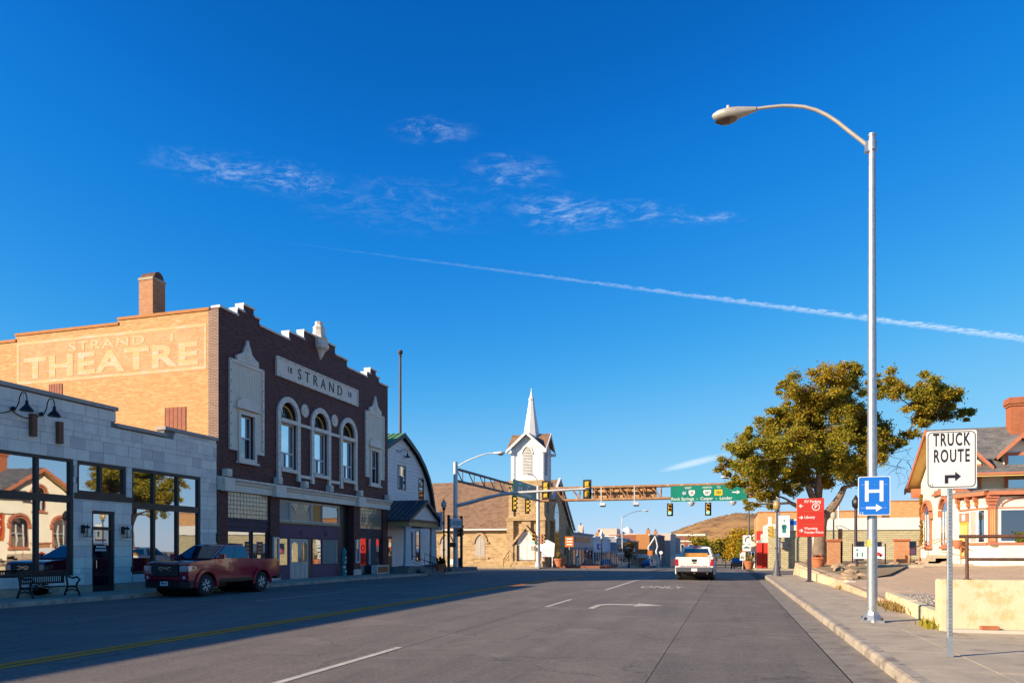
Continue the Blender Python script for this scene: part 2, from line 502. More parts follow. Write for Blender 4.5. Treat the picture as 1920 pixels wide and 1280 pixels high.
    noisy('facade_pale', (.66, .68, .72), (.58, .6, .65), 1, .8)
    noisy('facade_blue', (.10, .16, .28), None, 1, .7)
    noisy('facade_slate', (.36, .34, .38), (.28, .27, .31), 1, .8)
    noisy('facade_red', (.60, .03, .02), (.5, .03, .02), 1, .7)
    noisy('facade_white', (.80, .76, .68), (.7, .67, .6), 1, .8)
    noisy('roof_far', (.40, .32, .24), None, 1, .9)
    noisy('car_blue', (.03, .08, .25), None, 1, .25, .4, 0, 40, .5, None, .8)
    noisy('car_dark', (.03, .03, .04), None, 1, .25, .4, 0, 40, .5, None, .8)
    noisy('car_silver', (.45, .46, .48), None, 1, .25, .5, 0, 40, .5, None, .8)


setup_materials()
# ------------------------------------------------------------------ mesh helpers
ORG = {}


class MB:
    """collects boxes, prisms, tubes ... and links them as ONE mesh object"""
    def __init__(self):
        self.v, self.f, self.m = [], [], []
    def add(self, vs, fs, mi=0):
        o = len(self.v)
        self.v += [tuple(p) for p in vs]
        self.f += [tuple(i + o for i in q) for q in fs]
        self.m += [mi] * len(fs)
        return self
    def box(self, x0, x1, y0, y1, z0, z1, mi=0):
        vs = [(x, y, z) for x in (x0, x1) for y in (y0, y1) for z in (z0, z1)]
        return self.add(vs, [(0, 1, 3, 2), (4, 6, 7, 5), (0, 4, 5, 1), (2, 3, 7, 6), (0, 2, 6, 4), (1, 5, 7, 3)], mi)
    def rbox(self, c, s, rz=0.0, tilt=0.0, mi=0):
        """box by centre and size, turned about z (and tilted about its own x)"""
        M = Matrix.Rotation(rz, 3, 'Z') @ Matrix.Rotation(tilt, 3, 'X')
        vs = [M @ Vector((a * s[0] / 2, b * s[1] / 2, d * s[2] / 2)) + Vector(c) for a in (-1, 1) for b in (-1, 1) for d in (-1, 1)]
        return self.add(vs, [(0, 1, 3, 2), (4, 6, 7, 5), (0, 4, 5, 1), (2, 3, 7, 6), (0, 2, 6, 4), (1, 5, 7, 3)], mi)
    def prism(self, poly, axis, a, b, mi=0):
        """2D outline pushed along an axis: x -> outline is (y,z), y -> (x,z), z -> (x,y)"""
        def P(p, q):
            return (q, p[0], p[1]) if axis == 'x' else (p[0], q, p[1]) if axis == 'y' else (p[0], p[1], q)
        n = len(poly)
        vs = [P(p, a) for p in poly] + [P(p, b) for p in poly]
        fs = [tuple(range(n))[::-1], tuple(range(n, 2 * n))] + [(i, (i + 1) % n, n + (i + 1) % n, n + i) for i in range(n)]
        return self.add(vs, fs, mi)
    def cyl(self, p0, p1, r0, r1=None, n=12, mi=0, caps=True):
        r1 = r0 if r1 is None else r1
        p0, p1 = Vector(p0), Vector(p1)
        d = (p1 - p0).normalized()
        u = d.orthogonal().normalized()
        w = d.cross(u)
        vs = []
        for p, r in ((p0, r0), (p1, r1)):
            for i in range(n):
                a = 2 * math.pi * i / n
                vs.append(p + u * (r * math.cos(a)) + w * (r * math.sin(a)))
        fs = [(i, (i + 1) % n, n + (i + 1) % n, n + i) for i in range(n)]
        if caps:
            fs += [tuple(range(n))[::-1], tuple(range(n, 2 * n))]
        return self.add(vs, fs, mi)
    def tube(self, pts, r, n=8, mi=0):
        """tube along a path; r is one radius or one per point"""
        pts = [Vector(p) for p in pts]
        rs = r if isinstance(r, (list, tuple)) else [r] * len(pts)
        vs, fs = [], []
        u = None
        for k, p in enumerate(pts):
            d = (pts[min(k + 1, len(pts) - 1)] - pts[max(k - 1, 0)]).normalized()
            if u is None:
                u = d.orthogonal().normalized()
            else:
                u = (u - d * u.dot(d))
                u = u.normalized() if u.length > 1e-6 else d.orthogonal().normalized()
            w = d.cross(u)
            for i in range(n):
                a = 2 * math.pi * i / n
                vs.append(p + u * (rs[k] * math.cos(a)) + w * (rs[k] * math.sin(a)))
        for k in range(len(pts) - 1):
            for i in range(n):
                fs.append((k * n + i, k * n + (i + 1) % n, (k + 1) * n + (i + 1) % n, (k + 1) * n + i))
        fs += [tuple(range(n))[::-1], tuple(range((len(pts) - 1) * n, len(pts) * n))]
        return self.add(vs, fs, mi)
    def lathe(self, c, prof, n=16, mi=0, axis='z'):
        c = Vector(c)
        vs, fs = [], []
        for r, h in prof:
            for i in range(n):
                a = 2 * math.pi * i / n
                q = (r * math.cos(a), r * math.sin(a), h)
                if axis == 'x':
                    q = (q[2], q[0], q[1])
                if axis == 'y':
                    q = (q[0], q[2], q[1])
                vs.append(c + Vector(q))
        for k in range(len(prof) - 1):
            for i in range(n):
                fs.append((k * n + i, k * n + (i + 1) % n, (k + 1) * n + (i + 1) % n, (k + 1) * n + i))
        fs += [tuple(range(n))[::-1], tuple(range((len(prof) - 1) * n, len(prof) * n))]
        return self.add(vs, fs, mi)
    def build(self, name, material, parent=None, smooth=False, recalc=True, bevel=0.0):
        o = ORG.get(parent.name, (0, 0, 0)) if parent else (0, 0, 0)
        me = bpy.data.meshes.new(name)
        vs = self.v if o == (0, 0, 0) else [(p[0] - o[0], p[1] - o[1], p[2] - o[2]) for p in self.v]
        me.from_pydata(vs, [], self.f)
        for mn in (material if isinstance(material, (list, tuple)) else [material]):
            me.materials.append(mat(mn))
        if isinstance(material, (list, tuple)):
            me.polygons.foreach_set('material_index', self.m)
        if recalc:
            bm = bmesh.new()
            bm.from_mesh(me)
            if bevel:
                bmesh.ops.bevel(bm, geom=[e for e in bm.edges if len(e.link_faces) == 2 and e.calc_face_angle(0) > .5], offset=bevel, segments=2, affect='EDGES', clamp_overlap=True)
            bmesh.ops.recalc_face_normals(bm, faces=bm.faces)
            bm.to_mesh(me)
            bm.free()
        if smooth:
            me.polygons.foreach_set('use_smooth', [True] * len(me.polygons))
            try:
                me.set_sharp_from_angle(angle=rad(38))
            except Exception:
                pass
        ob = bpy.data.objects.new(name, me)
        COL.objects.link(ob)
        if parent:
            ob.parent = parent
            ORG[ob.name] = o
        return ob


def part(name, material, parent, fn, smooth=False, bevel=0.0):
    b = MB()
    fn(b)
    o = b.build(name, material, parent, smooth, True, bevel)
    if name in ('studs', 'tile_joints', 'fan_bars', 'lattice', 'rivet_row', 'door_scroll', 'curtain_folds'):
        o['kind'] = 'stuff'      # too small to pick apart one by one
    return o


def boxp(name, material, parent, *dims, bevel=0.0):
    return MB().box(*dims).build(name, material, parent, False, True, bevel)


def tag(o, label=None, cat=None, group=None, kind=None):
    for k, v in (('label', label), ('category', cat), ('group', group), ('kind', kind)):
        if v:
            o[k] = v
    return o


def thing(name, label, cat, loc=(0, 0, 0), rz=0.0, group=None, local=False):
    """an Empty at the thing's base; parts are given in world coordinates unless local"""
    o = bpy.data.objects.new(name, None)
    o.empty_display_size = .2
    COL.objects.link(o)
    o.location = loc
    o.rotation_euler = (0, 0, rz)
    ORG[o.name] = (0, 0, 0) if local else tuple(loc)
    return tag(o, label, cat, group)


def copy_tree(o, parent=None):
    c = o.copy()
    COL.objects.link(c)
    c.parent = parent
    ORG[c.name] = ORG.get(o.name, (0, 0, 0))
    for ch in list(o.children):
        copy_tree(ch, c)
    return c


TXT = {}


def text(name, s, size, origin, right, up, material, parent, extrude=.004, squeeze=1.0, bold=0.0, align='CENTER', space=1.0):
    """letters as a mesh, standing on the plane spanned by right and up"""
    key = (s, bold, align, extrude / size, space)
    if key not in TXT:
        cu = bpy.data.curves.new('letters', 'FONT')
        cu.body = s
        cu.size = 1.0
        cu.extrude = extrude / size
        cu.offset = bold
        cu.space_character = space
        cu.resolution_u = 3
        cu.align_x = align
        cu.align_y = 'CENTER'
        ob = bpy.data.objects.new('letters', cu)
        COL.objects.link(ob)
        dg = bpy.context.evaluated_depsgraph_get()
        dg.update()
        me = bpy.data.meshes.new_from_object(ob.evaluated_get(dg))
        TXT[key] = ([v.co.copy() for v in me.vertices], [tuple(p.vertices) for p in me.polygons])
        bpy.data.objects.remove(ob)
        bpy.data.curves.remove(cu)
        bpy.data.meshes.remove(me)
    vs, fs = TXT[key]
    r, u = Vector(right).normalized(), Vector(up).normalized()
    n = r.cross(u)
    b = MB()
    b.add([Vector(origin) + r * (v.x * size * squeeze) + u * (v.y * size) + n * (v.z * size) for v in vs], fs)
    return b.build(name, material, parent, False, False)


def wallgrid(b, axis, c0, c1, a0, a1, z0, z1, holes, mi=0):
    """solid wall (thickness c0..c1) with rectangular openings [(a0,a1,z0,z1)]"""
    cuts = sorted({a0, a1, *[h[0] for h in holes], *[h[1] for h in holes]})
    cuts = [c for c in cuts if a0 <= c <= a1]
    for p, q in zip(cuts, cuts[1:]):
        if q - p < 1e-5:
            continue
        mid = (p + q) / 2
        hs = sorted([(h[2], h[3]) for h in holes if h[0] < mid < h[1]])
        z = z0
        for lo, hi in hs + [(z1, z1)]:
            if lo - z > 1e-4:
                if axis == 'x':
                    b.box(c0, c1, p, q, z, lo, mi)
                else:
                    b.box(p, q, c0, c1, z, lo, mi)
            z = max(z, hi)
    return b


def frame(b, X, x1, y0, y1, z0, z1, w, axis='x'):
    """four bars round an opening"""
    for (p, q, r, s) in ((y0, y0 + w, z0, z1), (y1 - w, y1, z0, z1), (y0 + w, y1 - w, z0, z0 + w), (y0 + w, y1 - w, z1 - w, z1)):
        if axis == 'x':
            b.box(X, x1, p, q, r, s)
        else:
            b.box(p, q, X, x1, r, s)
    return b


def arc(cx, cz, r, a0, a1, n):
    return [(cx + r * math.cos(rad(a0 + (a1 - a0) * i / n)), cz + r * math.sin(rad(a0 + (a1 - a0) * i / n))) for i in range(n + 1)]


def gz(y):
    """height of the street along its length"""
    if y < 40:
        return 0.0
    if y < 78:
        return -.27 * (y - 40) / 38
    if y < 300:
        return -.27 - .0205 * (y - 78)
    return -4.82


def lot_z(x, y):
    """the raised lot beside the street"""
    return .15 + .019 * max(0, min(y, 52) - 15.6) + .03 * max(0, min(x, 16) - 4)
# ------------------------------------------------------------------ ground, street, pavements
RG = random.Random(11)


def strip(b, x0, x1, ys, dz, mi=0, fz=gz):
    vs, fs = [], []
    for i, y in enumerate(ys):
        vs += [(x0, y, fz(y) + dz), (x1, y, fz(y) + dz)]
        if i:
            fs.append((2 * i - 2, 2 * i - 1, 2 * i + 1, 2 * i))
    b.add(vs, fs, mi)


def yrange(a, b, st):
    n = max(1, int(math.ceil((b - a) / st)))
    s = {a + (b - a) * i / n for i in range(n + 1)}
    for k in (40.0, 78.0, 300.0):
        if a < k < b:
            s.add(k)
    return sorted(s)


def build_ground():
    g = MB()
    xs = [-2600, -900, -400, -200, -80, -23, 2.5, 60, 200, 400, 900, 2600]
    ys = [-900, -200, -20, 10, 40, 60, 78, 100, 150, 200, 250, 300, 420, 700, 1200, 2200, 4200]
    vs = [(x, y, gz(y) - .06) for y in ys for x in xs]
    n = len(xs)
    g.add(vs, [(j * n + i, j * n + i + 1, (j + 1) * n + i + 1, (j + 1) * n + i) for j in range(len(ys) - 1) for i in range(n - 1)])
    tag(g.build('ground', 'soil', None, False, False), kind='structure')
    # base course of the road shows dark in the slab joints
    road = MB()
    strip(road, -20.0, 2.02, yrange(-30, 300, 8), -.014)
    rd = tag(road.build('road', 'joint', None, False, False), kind='structure')
    ORG[rd.name] = (0, 0, 0)
    # pavement slabs, each its own piece, with open joints
    xc = [-20.0, -15.2, -10.15, -5.35, -1.02, 1.46]
    y0 = -8.0
    ycuts = [y0 + 4.57 * i for i in range(13)]
    for yi, (a, c) in enumerate(zip(ycuts, ycuts[1:])):
        for xi, (p, q) in enumerate(zip(xc, xc[1:])):
            b = MB()
            gx = .006
            for k in range(1):
                za, zc = gz(a), gz(c)
                j = RG.uniform(-.0015, .0015)
                vs = [(p + gx, a + .003, za + j), (q - gx, a + .003, za + j), (q - gx, c - .003, zc + j), (p + gx, c - .003, zc + j)]
                lo = [(x, y, z - .012) for x, y, z in vs]
                b.add(vs + lo, [(0, 1, 2, 3), (4, 5, 1, 0), (5, 6, 2, 1), (6, 7, 3, 2), (7, 4, 0, 3)])
            b.build('pavement_slab', 'asphalt' if xi < 4 else 'concrete_road', rd, False, False)
    for a in ycuts[1:-2]:
        b = MB()
        n_ = 26
        xs_ = [-10.1 + 11.4 * i / n_ for i in range(n_ + 1)]
        off = [RG.uniform(-.012, .012) for _ in xs_]
        wd = [RG.choice([.0, .004, .006, .008]) for _ in xs_]
        vs = [(x, a + o - w, gz(a) + .003) for x, o, w in zip(xs_, off, wd)] + [(x, a + o + w, gz(a) + .003) for x, o, w in zip(xs_, off, wd)]
        b.add(vs, [(i, i + 1, n_ + 2 + i, n_ + 1 + i) for i in range(n_)])
        b.build('joint_seal', 'coping_tan', rd, False, False)
    far = MB()
    strip(far, -20.0, 1.46, yrange(ycuts[-1], 300, 8), 0.0)
    far.build('far_pavement', 'asphalt', rd, False, False)
    # gutter pan
    yc = [-8 + 3.05 * i for i in range(18)]
    for a, c in zip(yc, yc[1:]):
        b = MB()
        vs = [(1.475, a + .004, gz(a) - .002), (2.0, a + .004, gz(a) + .012), (2.0, c - .004, gz(c) + .012), (1.475, c - .004, gz(c) - .002)]
        b.add(vs, [(0, 1, 2, 3)])
        b.build('gutter_slab', 'gutter', rd, False, False)
    # cross street
    cr = MB()
    strip(cr, -160, -20.0, [58.5, 66, 75.5], 0)
    strip(cr, 2.02, 120, [49.0, 60, 75.5], 0)
    tag(cr.build('cross_street', 'asphalt', None, False, False), kind='structure')

    # painted markings, a few millimetres proud of the slabs
    def mark(name, m, quads):
        b = MB()
        for q in quads:
            b.add([(x, y, gz(y) + .006) for x, y in q], [tuple(range(len(q)))])
        return b.build(name, m, rd, False, False)

    def dash(name, m, x, w, a, c, slant=0.0):
        ys = yrange(a, c, 6)
        mark(name, m, [[(x - w + slant * (p - a), p), (x + w + slant * (p - a), p), (x + w + slant * (q - a), q), (x - w + slant * (q - a), q)] for p, q in zip(ys, ys[1:])])
    dash('yellow_line', 'yellow_paint', -10.12, .1, -8, 50, .001)
    dash('yellow_line', 'yellow_paint', -9.84, .1, -8, 50, .001)
    dash('lane_line', 'white_paint', -5.42, .062, 3.0, 11.4)
    dash('lane_line', 'white_paint', -5.2, .062, 20.9, 24.4)
    dash('lane_line', 'white_paint', -5.05, .075, 30.6, 50.0)
    dash('lane_line', 'white_paint', -14.9, .05, 20.5, 26.0)
    dash('lane_line', 'white_paint', -14.9, .05, 34.5, 40.0)
    # turn arrow: shaft then a bend to the right, and the word ahead of it
    sh = [(-3.92, 20.6), (-3.74, 20.6), (-3.74, 21.9), (-3.62, 22.1), (-3.4, 22.2), (-2.75, 22.2), (-2.75, 21.75), (-1.95, 22.42), (-2.75, 23.1), (-2.75, 22.62), (-3.45, 22.62), (-3.72, 22.5), (-3.88, 22.25), (-3.92, 21.9)]
    mark('turn_arrow', 'white_paint', [sh])
    t = text('road_lettering', 'ONLY', 1.0, (-2.98, 33.6, .006), (1, 0, 0), (0, 1, 0), 'white_paint', rd, .001, .72, .012)
    for v in t.data.vertices:
        v.co.y = 33.6 + (v.co.y - 33.6) * 2.6
    # right-hand kerb and pavement
    kb = MB()
    kb.box(2.0, 2.02, -8, 50.0, -.05, .0)
    kr = tag(kb.build('kerb', 'kerb', None), kind='structure')
    ky = [-8 + 3.05 * i for i in range(18)] + [47.6]
    ky = [k for k in ky if k <= 47.7]
    for i, (a, c) in enumerate(zip(ky, ky[1:])):
        pr = [(2.0, .0), (2.2, .0), (2.2, .152), (2.06, .152), (2.022, .138), (2.006, .10)]
        b = MB().prism(pr, 'y', a + .004, c - .004)
        o = b.build('kerb_stone', 'kerb' if i != 7 else 'kerb', kr)
    yk = MB().prism([(2.0, .03), (2.05, .156), (2.14, .157), (2.14, .153), (2.055, .15)], 'y', 21.1, 21.75)
    yk.build('paint_patch', 'kerb_yellow', kr)
    sw = MB()
    sw.box(2.2, 4.4, -8, 49.3, -.05, .13)
    sr = tag(sw.build('sidewalk_right', 'joint', None), kind='structure')
    yy = [-8 + 1.83 * i for i in range(32)]
    for a, c in zip(yy, yy[1:]):
        if c > 49.4:
            break
        for p, q in ((2.2, 3.15), (3.15, 4.1)):
            z = .15 + RG.uniform(-.003, .003)
            MB().box(p + .004, q - .004, a + .004, c - .004, .1, z).build('sidewalk_slab', 'concrete', sr)
    # pad in front of the tall wall
    for i in range(5):
        for j in range(5):
            MB().box(4.1 + 2.4 * i + .004, 4.1 + 2.4 * i + 2.396, 3.6 + 2.4 * j + .004, 3.6 + 2.4 * j + 2.396, .05, .148 + RG.uniform(-.003, .003)).build('sidewalk_slab', 'concrete', sr)
    # left-hand kerb and pavement
    ls = MB()
    for a, c in ((-10, 40), (40, 57.6)):
        vs = [(-22.3, a, gz(a) + .145), (-20.02, a, gz(a) + .145), (-20.02, c, gz(c) + .145), (-22.3, c, gz(c) + .145)]
        ls.add(vs + [(x, y, z - .3) for x, y, z in vs], [(0, 1, 2, 3), (1, 0, 4, 5), (2, 1, 5, 6), (3, 2, 6, 7)])
    lr = tag(ls.build('sidewalk_left', 'concrete', None), kind='structure')
    for i in range(14):
        a = 10 + 3.4 * i
        c = a + 3.39
        b = MB()
        pr = [(-20.16, 0), (-20.0, 0), (-20.0, .11), (-20.03, .148), (-20.16, .152)]
        n = len(pr)
        vs = [(x, a, gz(a) + z) for x, z in pr] + [(x, c, gz(c) + z) for x, z in pr]
        b.add(vs, [tuple(range(n)), tuple(range(n, 2 * n))] + [(k, (k + 1) % n, n + (k + 1) % n, n + k) for k in range(n)])
        b.build('kerb_stone', 'kerb', lr)
        for p in (-22.28, -21.2):
            b = MB()
            vs = [(p, a, gz(a) + .153), (p + 1.03, a, gz(a) + .153), (p + 1.03, c - .015, gz(c) + .153), (p, c - .015, gz(c) + .153)]
            b.add(vs, [(0, 1, 2, 3)])
            b.build('sidewalk_slab', 'concrete', lr, False, False)
    # pavements beyond the cross street
    fl = MB()
    for x0, x1 in ((-60, -19.6), (2.6, 60)):
        for a, c in ((75.5, 78), (78, 84)) if x0 > 0 else ((75.5, 78), (78, 84.5)):
            vs = [(x0, a, gz(a) + .14), (x1, a, gz(a) + .14), (x1, c, gz(c) + .14), (x0, c, gz(c) + .14)]
            fl.add(vs + [(x, y, z - .3) for x, y, z in vs], [(0, 1, 2, 3), (1, 0, 4, 5), (2, 1, 5, 6), (3, 2, 6, 7), (0, 3, 7, 4)])
    for x0, x1 in ((-22.5, -19.6), (2.6, 4.0)):
        a, c = 84.5, 298
        vs = [(x0, a, gz(a) + .14), (x1, a, gz(a) + .14), (x1, c, gz(c) + .14), (x0, c, gz(c) + .14)]
        fl.add(vs + [(x, y, z - .3) for x, y, z in vs], [(0, 1, 2, 3), (1, 0, 4, 5), (3, 2, 6, 7), (0, 3, 7, 4), (2, 1, 5, 6)])
    fr_ = tag(fl.build('sidewalk_far', 'concrete', None), kind='structure')
    MB().box(-26.5, -22.4, 75.46, 75.62, -.27, -.10).build('kerb_paint', 'kerb_yellow', fr_)
    # raised lot on the right
    lt = MB()
    xs = [4.25, 6, 8, 11, 16, 40]
    ys = [15.9, 20, 24, 30, 36, 42, 50, 53.6]
    n = len(xs)
    vs = [(x, y, lot_z(x, y)) for y in ys for x in xs]
    lt.add(vs, [(j * n + i, j * n + i + 1, (j + 1) * n + i + 1, (j + 1) * n + i) for j in range(len(ys) - 1) for i in range(n - 1)])
    sk = [(x, 53.6, lot_z(x, 53.6)) for x in xs]
    lt.add(sk + [(x, 54.2, -.2) for x in xs], [(i, i + 1, n + i + 1, n + i) for i in range(n - 1)])
    lt.add([(4.1, 15.9, .14), (4.25, 15.9, .152), (4.25, 53.6, lot_z(4.25, 53.6)), (4.1, 53.6, .0)], [(0, 1, 2, 3)])
    tag(lt.build('parking_lot', 'asphalt_lot', None, False, False), kind='structure')
    # driveway apron between the two low walls
    tag(MB().add([(4.05, 24.0, .16), (5.6, 24.4, lot_z(5.6, 24.4) + .01), (5.6, 30.6, lot_z(5.6, 30.6) + .01), (4.05, 30.6, .17)], [(0, 1, 2, 3)]).build('driveway', 'concrete', None, False, False), kind='structure')
    # gravel bed
    gb = MB()
    gb.add([(4.35, 16.1, .40), (8.0, 16.1, .55), (7.0, 20.5, .52), (4.5, 23.5, .42)], [(0, 1, 2, 3)])
    gv = tag(gb.build('gravel_bed', 'gravel', None, False, False), kind='stuff')
    tag(gv, 'pale gravel bed behind the low wall', 'gravel')
    st = MB()
    for _ in range(900):
        a, c = RG.random(), RG.random()
        x = 4.4 + a * (3.4 - .9 * c)
        y = 16.2 + c * (6.6 - a * 2.4)
        s = RG.uniform(.025, .06)
        st.rbox((x, y, .40 + .045 * (x - 4.35) + .012), (s, s * .8, s * .7), RG.uniform(0, 6), RG.uniform(-.4, .4))
    tag(st.build('gravel', 'gravel', None), 'loose pale pebbles covering the bed by the low wall', 'gravel', None, 'stuff')
    # bed in front of the tree
    bd = MB()
    bd.add([(4.3, 31.2, .42), (6.4, 34, .66), (9.5, 44.5, .95), (13, 53.4, 1.15), (4.5, 53.4, .9)], [(0, 1, 2, 3, 4)])
    tag(bd.build('planting_bed', 'soil', None, False, False), kind='structure')
    # hill far down the street
    h = MB()
    R_, A_ = 46, 26
    vs = []
    RH = random.Random(5)
    cx, cy = -14.0, 1120.0
    # ridge profile across the line of sight: (offset m, height m)
    prof = [(-330, -6), (-220, -5), (-120, 1), (-82, 22), (-50, 36), (-15, 48), (20, 56), (45, 55), (62, 54), (72, 47), (95, 38), (140, 34), (220, 30), (330, 26), (480, 12), (600, -5)]
    def ph(o):
        for (a, p), (c, q) in zip(prof, prof[1:]):
            if a <= o <= c:
                return p + (q - p) * (o - a) / (c - a)
        return -6
    no, nd_ = 90, 16
    for j in range(nd_ + 1):
        t = j / nd_
        for i in range(no + 1):
            o = -330 + 930 * i / no
            dpt = -330 + 520 * t
            fall = math.sin(min(1, max(0, (dpt + 330) / 330)) * math.pi / 2) if dpt < 0 else max(0, 1 - (dpt / 190) ** 2)
            z = -6 + (ph(o) + 6) * fall + RH.uniform(-.7, .7)
            if fall > .55 and fall < .75:
                z += 1.5
            vs.append((cx + o, cy + dpt, z))
    n = no + 1
    h.add(vs, [(j * n + i, j * n + i + 1, (j + 1) * n + i + 1, (j + 1) * n + i) for j in range(nd_) for i in range(no)])
    ho = h.build('hill', 'hill_grass', None, True, False)
    tag(ho, kind='structure')
    # rock bands below the summit and scrub on the slopes
    rb = MB()
    for _ in range(150):
        o = RH.uniform(-20, 80)
        s = RH.uniform(1.2, 4)
        z = ph(o) - 3 - abs(o - 60) * .07 + RH.uniform(-1.2, 1.2)
        rb.rbox((cx + o, cy - 60 - (ph(o) - z) * 4, z - 3.2), (s * 2.2, 5, s * .8), RH.uniform(-.3, .3), RH.uniform(-.3, .3))
    rb.build('rock_band', 'bark_dark', ho)
    sc = MB()
    for _ in range(1400):
        o = RH.uniform(-110, 240)
        d = RH.uniform(-300, -20)
        fall = math.sin((d + 330) / 330 * math.pi / 2)
        s = RH.uniform(.3, 1.3)
        sc.rbox((cx + o, cy + d, -6 + (ph(o) + 6) * fall), (s * 1.6, s, s), RH.uniform(0, 3), .5)
    tag(sc.build('scrub', 'hill_scrub', ho, False, False), kind='stuff')


build_ground()
# ------------------------------------------------------------------ low stone-fronted shop on the left
XF = -22.3
RS = random.Random(3)


def build_stone_shop():
    t = thing('stone_shop', 'low shop front of pale grey cut stone with black framed windows', 'building', (XF, 20, .15))
    opens = [(9.0, 12.6, .78, 4.88), (12.9, 16.4, .78, 4.88), (16.6, 20.34, .78, 4.88), (20.5, 22.7, 3.72, 4.86), (21.13, 22.16, .15, 3.12), (22.98, 26.82, .74, 4.86)]
    segs = [(-16.0, 22.2, 6.93), (22.2, 24.72, 6.33), (24.72, 27.86, 6.62)]
    def wall(b):
        for a, c, top in segs:
            wallgrid(b, 'x', XF - .4, XF - .05, a, c, 0, top, [h for h in opens])
        b.box(XF - 16, XF - .4, -16.0, 27.86, 0, 5.6)
    part('wall', 'mortar_grey', t, wall)
    # cut stone facing, block by block in uneven courses
    z = .42
    hs = [.40, .21, .40, .40, .21, .40, .21, .40, .40, .21, .40, .21, .40, .21, .40, .40, .21, .4, .21, .40]
    row = 0
    cnt = 0
    while z < 6.9:
        h = hs[row % len(hs)]
        y = 16.0 + RS.uniform(0, .3)
        top = z + h
        while y < 27.86:
            w = RS.choice([.42, .55, .62, .62, .8]) * (1.0 if h > .3 else .95)
            a, c = y, min(y + w, 27.86)
            y += w
            if c - a < .12:
                continue
            spans = [(a, c, z, top)]
            for o in opens:
                nw = []
                for (p, q, r, s) in spans:
                    if q <= o[0] or p >= o[1] or s <= o[2] or r >= o[3]:
                        nw.append((p, q, r, s))
                        continue
                    if p < o[0]:
                        nw.append((p, o[0], r, s))
                    if q > o[1]:
                        nw.append((o[1], q, r, s))
                    if r < o[2] and o[2] - r > .08:
                        nw.append((max(p, o[0]), min(q, o[1]), r, o[2]))
                    if s > o[3] and s - o[3] > .08:
                        nw.append((max(p, o[0]), min(q, o[1]), o[3], s))
                spans = nw
            for (p, q, r, s) in spans:
                lim = 6.93 if q < 22.2 else 6.33 if p >= 22.2 and q < 24.72 else 6.62 if p >= 24.72 else 6.33
                s = min(s, lim)
                if q - p < .06 or s - r < .05:
                    continue
                g = .005
                d = RS.uniform(-.004, .008)
                MB().box(XF - .06, XF + d, p + g, q - g, r + g, s - g).build('stone', 'ashlar_%d' % RS.choice([0, 0, 1, 1, 2, 3, 3]), t)
                cnt += 1
        z = top
        row += 1
    boxp('plinth', 'concrete', t, XF - .06, XF + .03, 16.0, 21.12, .12, .41)
    boxp('plinth', 'concrete', t, XF - .06, XF + .03, 22.17, 27.86, .12, .41)
    for a, c, top in segs:
        boxp('coping', 'coping_tan', t, XF - .45, XF + .09, a - (.07 if a > 24.5 else 0), c + (.06 if c < 23 else .03), top, top + .14, bevel=.015)
    # black window frames and panes
    def glazing(a, c, z0, z1, ys, zs):
        f = part('window_frame', 'frame_black', t, lambda b: (frame(b, XF - .2, XF - .03, a, c, z0, z1, .10),
                 [b.box(XF - .19, XF - .04, y - .06, y + .06, z0 + .1, z1 - .1) for y in ys],
                 [b.box(XF - .188, XF - .035, a + .1, c - .1, zz - .13, zz + .13) for zz in zs]))
        yy = [a + .1] + ys + [c - .1]
        zz = [z0 + .1] + zs + [z1 - .1]
        for p, q in zip(yy, yy[1:]):
            for r, s in zip(zz, zz[1:]):
                boxp('pane', 'glass_shop', f, XF - .15, XF - .12, p, q, r, s)
    glazing(9.0, 12.6, .78, 4.88, [10.8], [3.47])
    glazing(12.9, 16.4, .78, 4.88, [14.6], [3.47])
    glazing(16.6, 20.34, .78, 4.88, [18.97], [3.47])
    glazing(20.5, 22.7, 3.72, 4.86, [21.56], [])
    glazing(22.98, 26.82, .74, 4.86, [24.17, 25.5], [3.43])
    boxp('lintel', 'frame_black', t, XF - .06, XF + .02, 20.36, 22.96, 3.50, 3.715)
    # door with transom, handle and notices
    d = part('door', 'frame_black', t, lambda b: (frame(b, XF - .22, XF - .06, 21.14, 22.15, .155, 3.11, .10), b.box(XF - .2, XF - .07, 21.24, 22.05, 2.42, 2.54), b.box(XF - .2, XF - .07, 21.24, 22.05, .25, .36)))
    boxp('pane', 'glass_dark', d, XF - .16, XF - .13, 21.24, 22.05, .36, 2.42)
    boxp('transom_pane', 'glass_shop', d, XF - .16, XF - .13, 21.24, 22.05, 2.54, 3.01)
    part('handle', 'chrome', d, lambda b: b.tube([(XF - .07, 21.34, 1.0), (XF - .02, 21.34, 1.02), (XF - .02, 21.34, 1.3), (XF - .07, 21.34, 1.32)], .015, 6))
    for k, (w, zz) in enumerate(((.5, 2.05), (.62, 1.93), (.44, 1.8), (.5, 1.68))):
        part('door_notice', 'print_white' if k else 'print_pink', d, lambda b: [b.box(XF - .128, XF - .124, 21.645 - w / 2 + i * w / 6, 21.645 - w / 2 + i * w / 6 + w / 8, zz - .035, zz + .035) for i in range(6)])
    part('sign_bracket', 'timber', t, lambda b: b.box(XF - .02, XF + .16, 18.62, 18.80, 5.45, 6.2))
    part('sign_bracket', 'timber', t, lambda b: b.box(XF - .02, XF + .16, 19.62, 19.80, 5.35, 6.1))


build_stone_shop()


